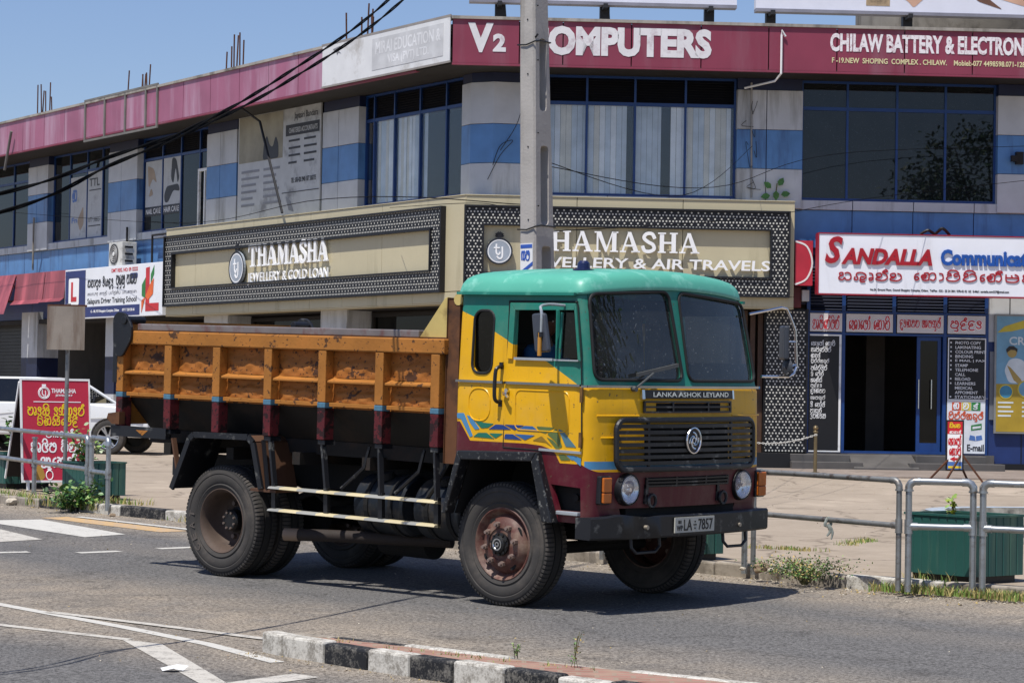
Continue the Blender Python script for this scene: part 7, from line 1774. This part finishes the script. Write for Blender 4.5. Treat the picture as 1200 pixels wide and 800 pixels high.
# rope coil lying on the edge of the truck body
T = thing('rope_coil', 'pale coil of rope lying on the far edge of the tipper body', 'rope', tuple(TM @ Vector((-2.35, 1.9, 2.16))))
mb = MB()
for i in range(4): mb.tube([(.14*cos(t*pi/10)+.03*i, .05*i, .10+.13*sin(t*pi/10)) for t in range(21)], .018, 6, caps=False)
mb.build('rope', mat('pale rope', '#a79f90', .9, var=.3, vs_=40), T)
# driver, dim behind the glass
def person():
    T = thing('person', 'driver in a blue shirt sitting at the wheel inside the truck cab', 'person'); T.matrix_world = TM @ Matrix.Translation((.0, .45, 1.62))
    J = {'pel': (-.08, 0, .06, .15), 'bel': (-.10, 0, .22, .145), 'che': (-.10, 0, .42, .16), 'nec': (-.07, 0, .58, .06), 'hea': (-.04, 0, .66, .06),
         'hl': (.0, -.1, .04, .10), 'kl': (.38, -.13, .08, .075), 'fl': (.46, -.13, -.28, .05), 'tl': (.60, -.13, -.32, .035), 'hr': (.0, .1, .04, .10), 'kr': (.38, .13, .08, .075), 'fr': (.46, .13, -.28, .05), 'tr': (.60, .13, -.32, .035),
         'sl': (-.08, -.19, .50, .065), 'el': (.10, -.25, .28, .048), 'wl': (.32, -.17, .36, .032), 'sr': (-.08, .19, .50, .065), 'er': (.10, .25, .28, .048), 'wr': (.32, .17, .36, .032)}
    ks = list(J); E_ = [('pel', 'bel'), ('bel', 'che'), ('che', 'nec'), ('nec', 'hea'), ('pel', 'hl'), ('hl', 'kl'), ('kl', 'fl'), ('fl', 'tl'), ('pel', 'hr'), ('hr', 'kr'), ('kr', 'fr'), ('fr', 'tr'), ('che', 'sl'), ('sl', 'el'), ('el', 'wl'), ('che', 'sr'), ('sr', 'er'), ('er', 'wr')]
    V = [J[k][:3] for k in ks]; R = [J[k][3] for k in ks]; E_ = [(ks.index(a), ks.index(b)) for a, b in E_]
    for s, w_ in ((-1, 'wl'), (1, 'wr')):
        wx, wy, wz, _ = J[w_]; pi_ = len(V); V.append((wx+.06, wy, wz+.01)); R.append(.034); E_.append((ks.index(w_), pi_))
        for i, (dz, ln) in enumerate(((.035, .07), (.012, .08), (-.012, .075), (-.034, .06))):
            a = len(V); V += [(wx+.10, wy, wz+.01+dz), (wx+.10+ln*.5, wy-s*.02, wz+.01+dz), (wx+.10+ln*.55, wy-s*.05, wz+.01+dz)]; R += [.011, .010, .008]; E_ += [(pi_, a), (a, a+1), (a+1, a+2)]
        a = len(V); V += [(wx+.07, wy-s*.035, wz+.04), (wx+.11, wy-s*.055, wz+.05)]; R += [.012, .009]; E_ += [(pi_, a), (a, a+1)]
    me = bpy.data.meshes.new('body'); me.from_pydata(V, E_, [])
    o = bpy.data.objects.new('body', me); COL.objects.link(o); m = o.modifiers.new('skin', 'SKIN')
    for i, v in enumerate(me.skin_vertices[0].data): v.radius = (R[i], R[i]); v.use_root = (i == 0)
    s_ = o.modifiers.new('sub', 'SUBSURF'); s_.levels = 1; s_.render_levels = 1
    cut(o, []); 
    M_skin = mat('brown skin', '#6b4430', .6); M_shirt = mat('blue shirt', '#2f5f8f', .8); M_trs = mat('dark trousers', '#2a2622', .8); M_hair = mat('black hair', '#0c0a09', .6)
    me = o.data; bm = bmesh.new(); bm.from_mesh(me)
    # head shaped from an ellipsoid with brow, nose, mouth and ears, joined to the neck of the same mesh
    hb = bmesh.ops.create_uvsphere(bm, u_segments=20, v_segments=16, radius=.1)['verts']
    for v in hb:
        x, y, z = v.co; 
        f = max(0, x/.1)
        jaw = 1 - .22*max(0, -z/.1)
        y *= .80*jaw; x *= .98; z *= 1.22
        if f > .8 and abs(y) < .02 and -.03 < z < .02: x += .022*(1-abs(y)/.02)*(1 if z < 0 else .5)
        if f > .5 and .01 < z < .03 and .015 < abs(y) < .05: x -= .008
        if f > .7 and -.065 < z < -.05 and abs(y) < .03: x -= .005
        if abs(y) > .07 and abs(z) < .03 and abs(x) < .03: y *= 1.18
        v.co = (x-.03, y, z+.74)
    bm.to_mesh(me); bm.free()
    for m in (M_skin, M_shirt, M_trs): me.materials.append(m)
    for p in me.polygons:
        c = p.center; p.use_smooth = True
        p.material_index = 0 if (c.z > .57 or (c.x > .12 and c.z > .24)) else (1 if c.z > .1 and c.x < .12 else 2)
    o.parent = T
    mb = MB(); mb.lathe((-.045, 0, .74), (0, 0, 1), [(.104, .0), (.108, .04), (.10, .085), (.07, .12), (0, .135)], 20); h = mb.build('hair', M_hair, T, smooth=True); h.scale = (1, .86, 1)
    mb = MB()
    for s in (-1, 1): mb.lathe((.058, s*.032, .752), (1, 0, 0), [(.0, .006), (.008, .003), (.010, -.004)], 10)
    mb.build('eye', mat('eye white', '#d0ccc4', .3), T)
person()
# trees out of frame: one mirrored in the windows, one added for windscreen reflections
M_bark = mat('tree bark', '#4a3c30', .9, var=.3, vs_=6)
def tree(loc, H, R, seed, label):
    r = random.Random(seed); T = thing('tree', label, 'tree', (loc[0], loc[1], gz(loc[0], loc[1])))
    mb = MB(); mb.tube([(0, 0, -.2), (.1, 0, H*.3), (-.1, .1, H*.55)], .3, 10, rs=(.42, .16)); L = MB(); cl = []
    for i in range(26):
        a = r.uniform(0, 2*pi); z = H*r.uniform(.42, .98); q = R*math.sqrt(r.random())*(1-.55*abs(z/H-.65)); c = Vector((q*cos(a), q*sin(a), z)); cl.append(c)
        mb.tube([(0, 0, H*r.uniform(.28, .5)), c*.6+Vector((0, 0, H*.18)), c], .08, 6, smooth=3, rs=(.12, .03))
    for c in cl:
        rad = R*r.uniform(.22, .36)
        for _ in range(260):
            d = Vector((r.gauss(0, 1), r.gauss(0, 1), r.gauss(0, .75))).normalized()*rad*r.uniform(.35, 1)
            leaf(L, c+d, (r.gauss(0, 1), r.gauss(0, 1), r.gauss(0, .6)), (r.gauss(0, .6), r.gauss(0, .6), 1), r.uniform(.25, .45), r.uniform(.14, .22), r.randrange(3))
    mb.build('trunk', M_bark, T, smooth=True); L.build('crown', [M_lf1, M_lf2, M_lf2], T)
tree((34, -27), 17, 6.5, 41, 'tall leafy tree across the road mirrored in the right upper windows')
tree((31, 15), 16, 7, 42, 'broad leafy tree added out of view to be mirrored in the truck windscreen')
